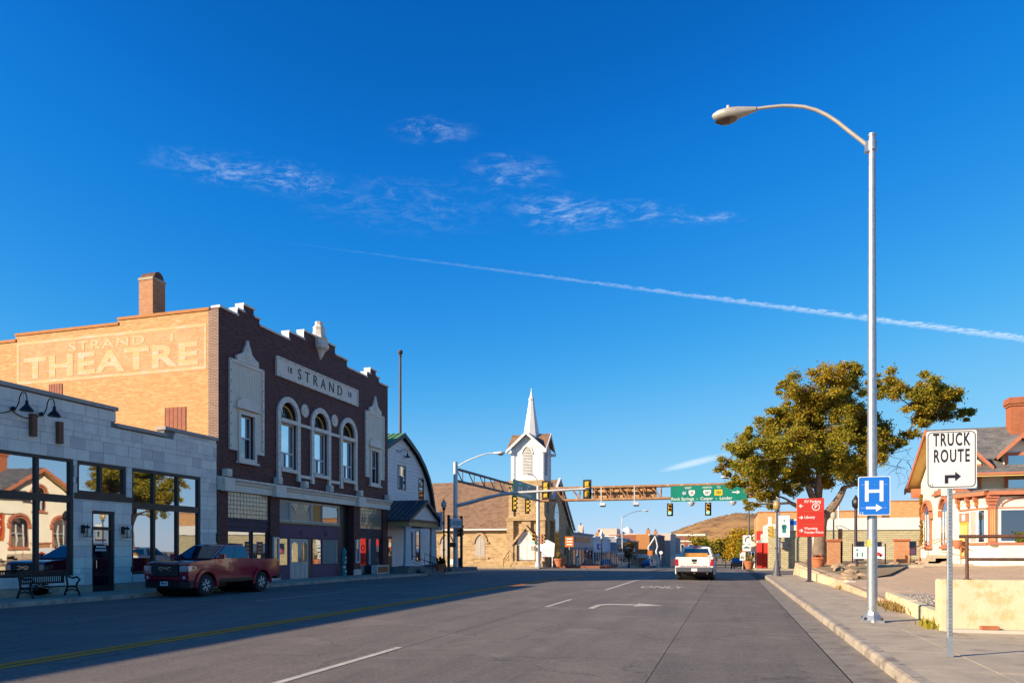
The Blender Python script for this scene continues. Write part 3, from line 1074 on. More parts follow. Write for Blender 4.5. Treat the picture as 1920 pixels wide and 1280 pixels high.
def gooseneck(y, label):
    t = thing('gooseneck_lamp', label, 'lamp', (XF, y, 6.3), 0, 'gooseneck lamps along the stone parapet')
    part('wall_box', 'black_metal', t, lambda b: b.lathe((XF + .01, y, 6.25), [(.0, 0), (.075, 0), (.075, .05), (.03, .07)], 12, 0, 'x'), True)
    pts = [(XF + .05, y, 6.25), (XF + .16, y, 6.28), (XF + .26, y, 6.42), (XF + .3, y, 6.62), (XF + .4, y, 6.76), (XF + .54, y, 6.74), (XF + .6, y, 6.6), (XF + .6, y, 6.46)]
    part('arm', 'black_metal', t, lambda b: b.tube(pts, .018, 8), True)
    part('shade', 'black_metal', t, lambda b: b.lathe((XF + .6, y, 6.14), [(.20, 0), (.205, .015), (.17, .08), (.09, .17), (.05, .22), (.045, .34), (.02, .35)], 18), True)
    part('conduit', 'black_metal', t, lambda b: b.tube([(XF + .03, y - 1.1 + 1.1 * k / 8, 6.25 - .22 * math.sin(math.pi * k / 8) ** .7) for k in range(9)], .016, 6), True)


gooseneck(18.05, 'black gooseneck lamp above the stone shop wall, lamp farther from the theatre')
gooseneck(19.05, 'black gooseneck lamp above the stone shop wall, between the timber brackets')


def lantern(y, label):
    t = thing('wall_lantern', label, 'lantern', (XF, y, 2.3), 0, 'lanterns beside the shop door')
    part('bracket', 'black_metal', t, lambda b: (b.box(XF, XF + .05, y - .07, y + .07, 2.28, 2.58), b.box(XF + .05, XF + .3, y - .02, y + .02, 2.5, 2.54)), False)
    part('lantern_cage', 'black_metal', t, lambda b: [b.cyl((XF + .22 + dx, y + dy, 2.17), (XF + .22 + dx * 1.25, y + dy * 1.25, 2.46), .011, None, 6) for dx in (-.08, .08) for dy in (-.08, .08)] + [b.lathe((XF + .22, y, 2.46), [(.14, 0), (.13, .03), (.03, .1), (.01, .14)], 4), b.box(XF + .12, XF + .32, y - .1, y + .1, 2.14, 2.17)])
    part('lantern_glass', 'lamp_glass', t, lambda b: b.lathe((XF + .22, y, 2.18), [(.05, 0), (.06, .1), (.04, .22)], 10), True)


lantern(20.72, 'black wall lantern by the shop door on the side of the bench')
lantern(22.52, 'black wall lantern by the shop door on the side of the pickup')


def build_bench():
    t = thing('bench', 'black cast iron street bench in front of the stone shop window', 'bench', (-21.0, 18.4, .15))
    x0 = -21.45
    for y in (17.55, 19.25):
        part('end_frame', 'black_metal', t, lambda b: (
            b.tube([(x0 + .62, y, .155), (x0 + .56, y, .3), (x0 + .46, y, .44), (x0 + .5, y, .58), (x0 + .62, y, .70), (x0 + .5, y, .78), (x0 + .3, y, .74), (x0 + .12, y, .80)], .032, 8),
            b.tube([(x0 - .04, y, .155), (x0 + .02, y, .3), (x0 + .1, y, .45), (x0 + .06, y, .7), (x0 - .02, y, 1.0)], .032, 8),
            b.tube([(x0 + .03, y, .3), (x0 + .28, y, .37), (x0 + .55, y, .3)], .022, 8), b.tube([(x0 + .1, y, .45), (x0 + .48, y, .46)], .026, 8)), True)
    for k in range(7):
        boxp('seat_slat', 'black_metal', t, x0 + .09 + .065 * k, x0 + .135 + .065 * k, 17.55, 19.25, .475, .5)
    part('backrest', 'black_metal', t, lambda b: (frame(b, x0 - .03, x0 + .01, 17.6, 19.2, .58, 1.0, .06), [b.box(x0 - .02, x0, 17.66 + .075 * k, 17.69 + .075 * k, .64, .94) for k in range(20)]))
    s = part('small_plant', 'leaf_dark', None, lambda b: [b.rbox((-21.9 + RS.uniform(-.18, .18), 18.75 + RS.uniform(-.2, .2), .2 + abs(RS.gauss(.1, .12))), (.13, .05, .012), RS.uniform(0, 6), RS.uniform(-1, 1)) for _ in range(160)])
    tag(s, 'small dark weedy plant under the bench by the shop wall', 'plant')


build_bench()


# ------------------------------------------------------------------ brick theatre
def build_theatre():
    t = thing('theatre', 'two storey dark brick theatre with cream ornament and stepped parapet', 'building', (XF, 36.5, .15))
    Y0, Y1 = 28.0, 45.1
    YM = 36.55
    arches = [(32.5, 34.35, 33.42), (35.6, 37.5, 36.55), (38.75, 40.65, 39.7)]
    ww = .78          # half width of an arched opening
    a_c = [33.42, 36.55, 39.68]
    opens = [(c - ww, c + ww, 5.95, 9.45) for c in a_c]
    sq = [(29.45, 30.5, 5.95, 8.1), (42.6, 43.65, 5.95, 8.1)]
    bays = [(28.65, 31.9, .1, 4.45), (32.7, 40.45, .1, 4.45), (41.25, 44.4, .1, 4.45)]
    def front(b):
        wallgrid(b, 'x', XF - .5, XF, Y0 + .003, Y1, 0, 12.62, opens + sq + bays)
        for c in a_c:           # brick spandrels that turn the square heads into arches
            for s in (-1, 1):
                pl = [(c + s * ww, 9.45), (c, 9.45)] + [(c + s * ww * math.cos(rad(90 - 9 * k)), 8.67 + .78 * math.sin(rad(90 - 9 * k))) for k in range(1, 11)]
                b.prism(pl, 'x', XF - .499, XF - .003)
        for p, q, zt in STEPS:
            b.box(XF - .35, XF, p, q, 12.62, zt)
    # parapet steps, mirrored about the centre
    half = [(28.0, 29.3, 12.72), (29.3, 29.75, 13.02), (29.75, 30.55, 13.36), (30.55, 31.0, 13.02), (31.0, 33.5, 12.72), (33.5, 34.9, 13.14), (34.9, 36.55, 13.6)]
    STEPS = half + [(2 * YM - q, 2 * YM - p, z) for p, q, z in half[::-1]]
    part('front_wall', 'brick_dark', t, front)
    prev = None
    for p, q, z in STEPS:
        cap = boxp('coping', 'terracotta_cream', t, XF - .42, XF + .07, p - (.05 if prev and z > prev else 0), q + .05, z, z + .1)
        if prev is not None and z > prev:
            boxp('step_face', 'steeple_white', t, XF - .4, XF + .03, p - .04, p - .002, prev + .1, z)
        prev = z
    # side wall with the painted sign
    XC = XF - .55
    def side(b):
        b.box(-28.0, XC, Y0, Y0 + .4, 0, 12.62)
        b.box(-34.4, -28.0, Y0, Y0 + .4, 0, 12.40)
        b.box(-62, -34.4, Y0, Y0 + .4, 0, 12.12)
        b.box(-62, -61.6, Y0 + .4, Y1, 0, 12.1)
        b.box(-61.6, XF - .6, Y0 + .4, Y1 - .02, 0, 11.7)
    part('side_wall', 'brick_orange', t, side)
    part('corner_pier', 'brick_corner', t, lambda b: b.box(XC, XF - .004, Y0 - .012, Y0 + .2, 0, 12.62))
    part('far_wall', 'brick_orange', t, lambda b: b.box(-61.6, XF - .5, Y1 - .015, Y1 + .3, 0, 11.9))
    for a, c, z in ((-28.0, XC - .002, 12.62), (-34.4, -28.0, 12.40), (-62, -34.4, 12.12)):
        boxp('side_coping', 'brick_far', t, a, c + .05, Y0 - .05, Y0 + .45, z, z + .13)
    # faded painted panel: ground, border and letters are one skin of paint each
    g = boxp('painted_panel', 'brick_ghost', t, -34.3, -22.95, Y0 - .005, Y0 - .001, 9.95, 12.05)
    part('painted_border', 'brick_faded', g, lambda b: frame(b, Y0 - .012, Y0 - .006, -34.3, -22.95, 9.95, 12.05, .14, 'y'))
    text('painted_lettering', 'THEATRE', 1.42, (-28.62, Y0 - .012, 10.66), (1, 0, 0), (0, 0, 1), 'brick_faded', g, .003, 1.62, .035, 'CENTER', 1.1)
    text('painted_lettering', 'STRAND', .62, (-28.7, Y0 - .012, 11.56), (1, 0, 0), (0, 0, 1), 'brick_faded', g, .003, 1.75, .02, 'CENTER', 1.15)
    boxp('painted_stroke', 'brick_faded', g, -24.95, -24.8, Y0 - .012, Y0 - .006, 11.35, 11.75)
    for x0, x1, z0, z1 in ((-32.2, -31.4, 8.4, 9.85), (-29.0, -28.2, 5.5, 7.7), (-25.25, -24.1, 6.0, 8.3)):
        s = boxp('shutter', 'shutter_red', t, x0, x1, Y0 - .02, Y0 + .05, z0, z1)
        part('shutter_rail', 'timber', s, lambda b: [b.box(x0 + k * (x1 - x0) / 5 - .012, x0 + k * (x1 - x0) / 5 + .012, Y0 - .03, Y0 - .018, z0, z1) for k in range(6)])
    ch = part('chimney', 'brick_pier', t, lambda b: b.box(-27.0, -26.2, 28.25, 29.05, 11.7, 14.5))
    part('chimney_cap', 'concrete', ch, lambda b: b.box(-27.03, -26.17, 28.22, 29.08, 14.5, 14.62))
    part('chimney_hood', 'rust_pipe', ch, lambda b: b.prism([(28.3, 14.62)] + arc(28.65, 14.66, .3, 170, 0, 10) + [(29.0, 14.62)], 'x', -27.0, -26.2), True)
    # name panel
    sg = boxp('name_panel', 'terracotta_cream', t, XF - .05, XF + .08, 32.3, 40.8, 10.6, 11.62)
    part('panel_border', 'terracotta_cream', sg, lambda b: frame(b, XF + .08, XF + .12, 32.3, 40.8, 10.6, 11.62, .09))
    text('lettering', 'STRAND', .82, (XF + .09, YM, 11.1), (0, 1, 0), (0, 0, 1), 'dark_stud', sg, .012, 1.0, .0, 'CENTER', 1.75)
    for yy in (33.45, 39.75):
        text('lettering', '18', .46, (XF + .09, yy, 11.12), (0, 1, 0), (0, 0, 1), 'dark_stud', sg, .01, .9, 0, 'CENTER', 1.2)
    part('studs', 'dark_stud', sg, lambda b: [b.box(XF + .12, XF + .127, 32.6 + k * .66 - .025, 32.6 + k * .66 + .025, z - .025, z + .025) for k in range(13) for z in (10.645, 11.575)])
    # tall ornamental panels either side, each with its sash window
    for yc, (a, c, z0, z1) in zip((29.97, 43.13), sq):
        s = 1 if yc < YM else -1
        y0, y1 = yc - 1.3, yc + 1.3
        pn = part('ornament_panel', 'cream_tile', t, lambda b: wallgrid(b, 'x', XF - .01, XF + .05, y0 + .16, y1 - .16, 6.5, 10.45, [(a - .16, c + .16, 5.9, 8.28)]))
        part('panel_border', 'terracotta_cream', pn, lambda b: (b.box(XF - .01, XF + .1, y0, y0 + .16, 6.36, 10.6), b.box(XF - .01, XF + .1, y1 - .16, y1, 6.36, 10.6), b.box(XF - .01, XF + .1, y0 + .16, y1 - .16, 10.45, 10.6),
             b.box(XF - .01, XF + .098, y0 + .16, a - .2, 6.36, 6.5), b.box(XF - .01, XF + .098, c + .2, y1 - .16, 6.36, 6.5)))
        part('tile_joints', 'terracotta_cream', pn, lambda b: [b.box(XF + .05, XF + .058, y0 + .2 + k * .185 - .008, y0 + .2 + k * .185 + .008, 8.75, 10.42) for k in range(1, 12)] + [b.box(XF + .05, XF + .056, y0 + .2, y1 - .2, 8.9 + k * .22 - .008, 8.9 + k * .22 + .008) for k in range(7)])
        cr = [(-.95, 10.6), (-.95, 10.86), (-.72, 10.92), (-.55, 11.0), (-.34, 11.12), (-.25, 11.35), (-.12, 11.5), (-.06, 11.72), (.06, 11.72), (.12, 11.5), (.25, 11.35), (.34, 11.12), (.55, 11.0), (.72, 10.92), (.95, 10.86), (.95, 10.6)]
        part('crest', 'terracotta_cream', pn, lambda b: (b.prism([(yc + p * .86, q) for p, q in cr], 'x', XF - .01, XF + .12), b.lathe((XF + .1, yc, 10.95), [(.22, 0), (.2, .05), (.08, .07), (.06, .1)], 12, 0, 'x'), b.lathe((XF + .06, yc, 11.3), [(.1, -.1), (.13, 0), (.06, .2), (.05, .3), (.08, .38), (.0, .46)], 8)))
        hd = [(-.8, 8.42), (-.8, 8.72), (-.62, 8.78), (-.5, 8.92), (.5, 8.92), (.62, 8.78), (.8, 8.72), (.8, 8.42)]
        part('window_head', 'terracotta_cream', pn, lambda b: (b.prism([(yc + p, q) for p, q in hd], 'x', XF + .05, XF + .14), b.box(XF + .05, XF + .24, yc - .88, yc + .88, 8.36, 8.44)))
        w = part('sash_window', 'terracotta_cream', t, lambda b: (frame(b, XF - .02, XF + .12, a - .16, c + .16, z0 - .06, z1 + .18, .16), b.box(XF - .02, XF + .2, a - .24, c + .24, z0 - .16, z0 - .06)))
        part('sash_frame', 'white_wood', w, lambda b: (frame(b, XF - .22, XF - .14, a, c, z0 + .1, z1, .06), b.box(XF - .215, XF - .13, a + .06, c - .06, 7.02, 7.1)))
        boxp('pane', 'glass_sky', w, XF - .19, XF - .17, a + .06, c - .06, 7.1, z1 - .06)
        boxp('pane', 'glass_dark', w, XF - .2, XF - .18, a + .06, c - .06, z0 + .16, 7.02)
        part('studs', 'dark_stud', pn, lambda b: [b.box(XF + .1, XF + .107, y - .025, y + .025, z - .03, z + .03) for y in (y0 + .08, y1 - .08) for z in [6.55 + .5 * k for k in range(9)]])
    # arched windows
    for c in a_c:
        a0, a1 = c - ww, c + ww
        ring = arc(c, 8.67, 1.04, 0, 180, 20) + arc(c, 8.67, .76, 180, 0, 20)
        w = part('arched_window', 'terracotta_cream', t, lambda b: (b.prism(ring, 'x', XF - .02, XF + .12),
             b.box(XF - .02, XF + .12, a0 - .24, a0 + .02, 5.7, 8.67), b.box(XF - .02, XF + .12, a1 - .02, a1 + .24, 5.7, 8.67)))
        part('transom_bar', 'terracotta_cream', w, lambda b: b.box(XF - .2, XF + .16, a0 + .02, a1 - .02, 8.32, 8.52))
        part('sash_frame', 'white_wood', w, lambda b: (frame(b, XF - .24, XF - .14, a0 + .02, a1 - .02, 6.0, 8.32, .07), b.box(XF - .235, XF - .13, a0 + .09, a1 - .09, 6.74, 6.82), b.box(XF - .235, XF - .13, c - .03, c + .03, 6.07, 6.74)))
        boxp('pane', 'glass_sky', w, XF - .2, XF - .18, a0 + .09, a1 - .09, 6.82, 8.25)
        boxp('pane', 'glass_dark', w, XF - .2, XF - .18, a0 + .09, c - .03, 6.07, 6.74)
        boxp('pane', 'glass_sky', w, XF - .2, XF - .18, c + .03, a1 - .09, 6.07, 6.74)
        fan = part('fanlight', 'glass_dark', w, lambda b: b.prism(arc(c, 8.5, .78, 0, 180, 16), 'x', XF - .3, XF - .28))
        part('fan_bars', 'frame_black', fan, lambda b: [b.tube([(XF - .27, c + .1 * math.cos(rad(k)), 8.53 + .1 * math.sin(rad(k))), (XF - .27, c + .74 * math.cos(rad(k)), 8.5 + .74 * math.sin(rad(k)))], .014, 4) for k in range(0, 181, 22)] + [b.tube([(XF - .27, c + .42 * math.cos(rad(k)), 8.5 + .42 * math.sin(rad(k))) for k in range(0, 181, 15)], .014, 4)])
        part('reveal', 'soffit_yellow', w, lambda b: b.prism(arc(c, 8.5, .79, 5, 175, 14) + arc(c, 8.5, .72, 175, 5, 14), 'x', XF - .26, XF - .2))
        part('studs', 'dark_stud', w, lambda b: [b.box(XF + .12, XF + .127, c + .9 * math.cos(rad(k)) - .025, c + .9 * math.cos(rad(k)) + .025, 8.67 + .9 * math.sin(rad(k)) - .025, 8.67 + .9 * math.sin(rad(k)) + .025) for k in range(15, 170, 25)] + [b.box(XF + .12, XF + .127, y - .02, y + .02, z - .025, z + .025) for y in (a0 - .11, a1 + .11) for z in [5.95 + .33 * k for k in range(8)]])
        for s in (a0 - .11, a1 + .11):
            boxp('sill_bracket', 'terracotta_cream', w, XF, XF + .14, s - .13, s + .13, 5.36, 5.69)
    for c in (34.985, 38.115):
        part('medallion', 'terracotta_cream', t, lambda b: (b.lathe((XF - .01, c, 9.28), [(.36, 0), (.36, .06), (.31, .08), (.29, .05), (.0, .05)], 20, 0, 'x'), b.prism([(c - .16, 9.28), (c, 9.12), (c + .16, 9.28), (c, 9.46)], 'x', XF + .03, XF + .08)))
    for a, c in ((34.5, 35.5), (37.6, 38.6)):
        boxp('string_course', 'terracotta_cream', t, XF - .01, XF + .1, a - .02, c + .02, 8.34, 8.5)
        boxp('sill_course', 'terracotta_cream', t, XF - .01, XF + .1, a - .02, c + .02, 5.58, 5.74)
    for c in a_c:
        boxp('window_sill', 'terracotta_cream', t, XF - .01, XF + .17, c - ww + .03, c + ww - .03, 5.75, 5.93)
    # keystone finial over the centre
    part('finial', 'terracotta_cream', t, lambda b: (b.lathe((XF + .02, YM, 12.45), [(.02, 0), (.12, .12), (.22, .35), (.3, .5), (.46, .62), (.5, .78), (.44, .9)], 14),
         b.lathe((XF - .05, YM, 13.3), [(.5, 0), (.46, .2), (.52, .32), (.4, .5), (.33, .8), (.36, .95), (.22, 1.12), (.24, 1.28), (.05, 1.34)], 8), b.box(XF - .3, XF + .2, YM - .5, YM + .5, 13.32, 13.5)))
    # cornice above the shop fronts, with little blocks standing on it
    def corn(b):
        pr = [(XF - .02, 4.42), (XF + .14, 4.42), (XF + .14, 4.72), (XF + .2, 4.76), (XF + .24, 4.86), (XF + .34, 4.92), (XF + .34, 5.0), (XF - .02, 5.06)]
        b.prism(pr, 'y', Y0 - .1, Y1 + .1)
    cn = part('cornice', 'terracotta_cream', t, corn)
    part('studs', 'dark_stud', cn, lambda b: [b.box(XF + .34, XF + .346, 28.2 + .55 * k, 28.25 + .55 * k, 4.94, 4.985) for k in range(31)])
    for y in (28.35, 32.3, 34.7, 37.3, 40.85, 44.75):
        part('cornice_block', 'terracotta_cream', cn, lambda b: (b.box(XF + .02, XF + .34, y - .16, y + .16, 5.06, 5.4), b.lathe((XF + .34, y, 5.22), [(.1, 0), (.07, .04)], 10, 0, 'x')))
    for y in (32.3, 40.85):
        boxp('cornice_pilaster', 'terracotta_cream', cn, XF + .12, XF + .38, y - .42, y + .42, 4.38, 4.98)
    boxp('cornice_pilaster', 'terracotta_cream', cn, XF + .12, XF + .36, 28.0, 28.7, 4.38, 4.98)
    # glass block transoms
    for a, c, z0 in ((28.7, 31.86, 3.2), (41.3, 44.36, 3.06)):
        gbx = boxp('glass_block_panel', 'mortar_grey', t, XF - .22, XF - .14, a, c, z0, 4.44)
        n, k = int((c - a) / .235), int((4.44 - z0) / .2)
        dy, dz = (c - a) / n, (4.44 - z0) / k
        blk = part('glass_blocks', 'glass_block', gbx, lambda b: [b.rbox((XF - .135 + RS.uniform(0, .01), a + dy * (i + .5), z0 + dz * (j + .5)), (.05, dy - .03, dz - .03), RS.uniform(-.05, .05), 0) for i in range(n) for j in range(k)])
        tag(blk, kind='stuff')
    for a, c, z0, z1 in ((28.7, 31.86, 2.62, 3.2), (41.3, 44.36, 2.5, 3.06)):
        part('transom_board', 'purple_dark', t, lambda b: (b.box(XF - .2, XF - .1, a, c, z0, z1), b.box(XF - .1, XF - .04, a, c, z1 - .1, z1), b.box(XF - .1, XF - .05, a, c, z0 + .18, z0 + .26)))
    def shopwin(a, c, z0, z1, glass='glass_shop', fm='purple_dark', x=XF - .2):
        f = part('shop_window', fm, t, lambda b: frame(b, x, x + .08, a, c, z0, z1, .07))
        boxp('pane', glass, f, x + .02, x + .04, a + .07, c - .07, z0 + .07, z1 - .07)
        return f
    shopwin(28.72, 30.5, .75, 2.62)
    w2 = shopwin(30.6, 31.84, .75, 2.62)
    for y in (30.28, 31.2):
        boxp('poster', 'purple', w2, XF - .155, XF - .15, y - .2, y + .28, 1.45, 2.1)
        part('poster_print', 'amber', w2, lambda b: [b.box(XF - .15, XF - .147, y - .12, y + .2, 1.55 + .18 * k, 1.63 + .18 * k) for k in range(3)])
    boxp('stall_riser', 'purple_dark', t, XF - .2, XF - .1, 28.7, 31.86, .1, .75)
    shopwin(42.55, 44.3, .72, 2.5)
    boxp('stall_riser', 'purple_dark', t, XF - .2, XF - .1, 42.5, 44.36, .1, .72)
    gd = shopwin(41.34, 42.44, .16, 2.5, 'glass_shop', 'frame_black')
    part('door_scroll', 'frame_black', gd, lambda b: [b.tube([(XF - .15, 41.89 + s * .18 * math.cos(rad(k)), 1.3 + .55 * j + .2 * math.sin(rad(k))) for k in range(0, 300, 30)], .02, 5) for s in (-1, 1) for j in (0, 1)])
    # centre bay: upper lights, purple fascia, shop window, double doors, dark entry
    xb = XF - .3
    boxp('bay_back', 'frame_black', t, XF - .6, XF - .42, 32.7, 40.45, .1, 4.45)
    for a, c, g in ((32.98, 33.87, 'curtain'), (34.12, 35.92, 'glass_block'), (36.15, 37.03, 'board_orange'), (37.16, 38.95, 'glass_dark')):
        f = part('upper_light', 'door_cream', t, lambda b: frame(b, xb, xb + .1, a - .1, c + .1, 3.2, 4.32, .1))
        boxp('pane', g, f, xb + .03, xb + .05, a, c, 3.3, 4.22)
        if g == 'glass_block':
            part('lattice', 'door_cream', f, lambda b: [b.tube([(xb + .06, a + .02 + (c - a - .04) * max(0, k) / 9, 3.3 if k >= 0 else 3.3), (xb + .06, a + .02 + (c - a - .04) * min(9, k + 4) / 9, 4.22)], .008, 4) for k in range(0, 9)] + [b.tube([(xb + .06, c - .02 - (c - a - .04) * k / 9, 3.3), (xb + .06, c - .02 - (c - a - .04) * min(9, k + 4) / 9, 4.22)], .008, 4) for k in range(0, 9)])
    part('upper_sill', 'fascia_tan', t, lambda b: b.box(xb, xb + .16, 32.75, 39.05, 3.1, 3.2))
    fa = boxp('purple_fascia', 'purple', t, xb - .02, xb + .08, 32.72, 39.05, 2.36, 3.1)
    for y in (34.9, 37.5):
        part('fascia_hook', 'frame_black', fa, lambda b: b.tube([(xb + .08, y, 2.72), (xb + .16, y, 2.74), (xb + .17, y, 2.58), (xb + .1, y, 2.52)], .025, 6))
    for a, c in ((32.93, 33.8), (36.18, 37.1), (37.22, 38.95)):
        f = part('shop_window', 'purple', t, lambda b: frame(b, xb, xb + .08, a - .06, c + .06, .85, 2.35, .06))
        boxp('pane', 'curtain' if a > 37.2 else 'glass_shop', f, xb + .02, xb + .04, a, c, .91, 2.29)
        if a > 37.2:
            part('curtain_folds', 'curtain', f, lambda b: [b.cyl((xb + .05, a + .08 + k * .13, .92), (xb + .05, a + .08 + k * .13, 2.28), .035, None, 6) for k in range(12)], True)
    boxp('stall_riser', 'purple', t, xb, xb + .06, 32.72, 33.88, .1, .85)
    boxp('stall_riser', 'purple', t, xb, xb + .06, 36.06, 39.05, .1, .85)
    for a, c in ((34.0, 34.885), (34.895, 35.78)):
        wide = [(a + .16 + (c - a - .32) * .5 + (c - a - .32) * .5 * math.cos(rad(k)), 1.95 + .16 * math.sin(rad(k))) for k in range(0, 181, 20)] + [(a + .16, 1.05), (c - .16, 1.05)]
        d = part('entry_door', 'door_cream', t, lambda b: (b.box(xb - .02, xb + .04, a, c, .13, 2.3), [b.box(xb + .04, xb + .055, a + .12 + .34 * k, a + .38 + .34 * k, .3, .92) for k in (0, 1)]))
        part('door_light', 'glass_shop', d, lambda b: b.prism(wide, 'x', xb + .03, xb + .052))
        part('handle', 'frame_black', d, lambda b: b.tube([(xb + .05, (c - .08) if a < 34.5 else a + .08, 1.0), (xb + .1, (c - .08) if a < 34.5 else a + .08, 1.1), (xb + .05, (c - .08) if a < 34.5 else a + .08, 1.3)], .014, 5))
    boxp('door_post', 'frame_black', t, xb - .02, xb + .06, 35.79, 36.05, .13, 2.36)
    boxp('door_post', 'purple', t, xb - .02, xb + .06, 33.89, 33.99, .13, 2.36)
    # framed display cases on the piers
    for y in (32.32, 40.87):
        c = part('display_case', 'white_wood', t, lambda b: frame(b, XF - .01, XF + .08, y - .24, y + .24, .9, 2.35, .07))
        boxp('case_glass', 'glass_dark', c, XF, XF + .03, y - .17, y + .17, .97, 2.28)
    for y in (40.86, 44.77):
        boxp('pier_base', 'white_concrete', t, XF - .02, XF + .05, y - .46, y + .46, .1, .5)
    boxp('pier_base', 'white_concrete', t, XF - .02, XF + .05, 31.9, 32.7, .1, .42)


build_theatre()


def build_theatre_extras():
    t = thing('planter_box', 'brick patterned planter box with pale frame under the theatre shop window', 'planter', (XF + .3, 43.4, .15))
    part('box', 'white_concrete', t, lambda b: b.box(XF + .1, XF + .5, 42.55, 44.3, .15, .72))
    part('brick_panel', 'brick_red', t, lambda b: b.box(XF + .5, XF + .512, 42.67, 44.18, .24, .63))
    t = thing('carved_post', 'tall pale green carved figure post standing in the dark theatre entry', 'sculpture', (XF - .05, 39.35, .15))
    part('body', 'print_teal', t, lambda b: b.lathe((XF - .1, 39.35, .15), [(.2, 0), (.16, .1), (.18, .45), (.12, .6), (.2, .8), (.22, 1.0), (.13, 1.15), (.17, 1.35), (.19, 1.5), (.1, 1.65), (.02, 1.7)], 9))
    part('pale_patches', 'white_wood', t, lambda b: [b.lathe((XF - .03 + RS.uniform(-.02, .04), 39.35 + RS.uniform(-.08, .08), .3 + .28 * k), [(.02, 0), (.11, .06), (.12, .14), (.03, .2)], 7) for k in range(5)])
    f = thing('flagpole', 'tall thin dark flagpole topped by a ball behind the white house', 'flagpole', (-27.0, 57.0, 0))
    part('pole', 'rust_pipe', f, lambda b: b.cyl((-27.0, 57.0, -.2), (-27.0, 57.0, 18.2), .14, .09, 10), True)
    part('ball', 'rust_pipe', f, lambda b: (b.lathe((-27.0, 57.0, 18.2), [(.13, 0), (.14, .08), (.06, .15)], 10), b.lathe((-27.0, 57.0, 18.35), [(.05, 0), (.17, .08), (.22, .22), (.17, .36), (.02, .44)], 12)), True)


build_theatre_extras()
# ------------------------------------------------------------------ white clapboard house beside the theatre
RE = random.Random(21)


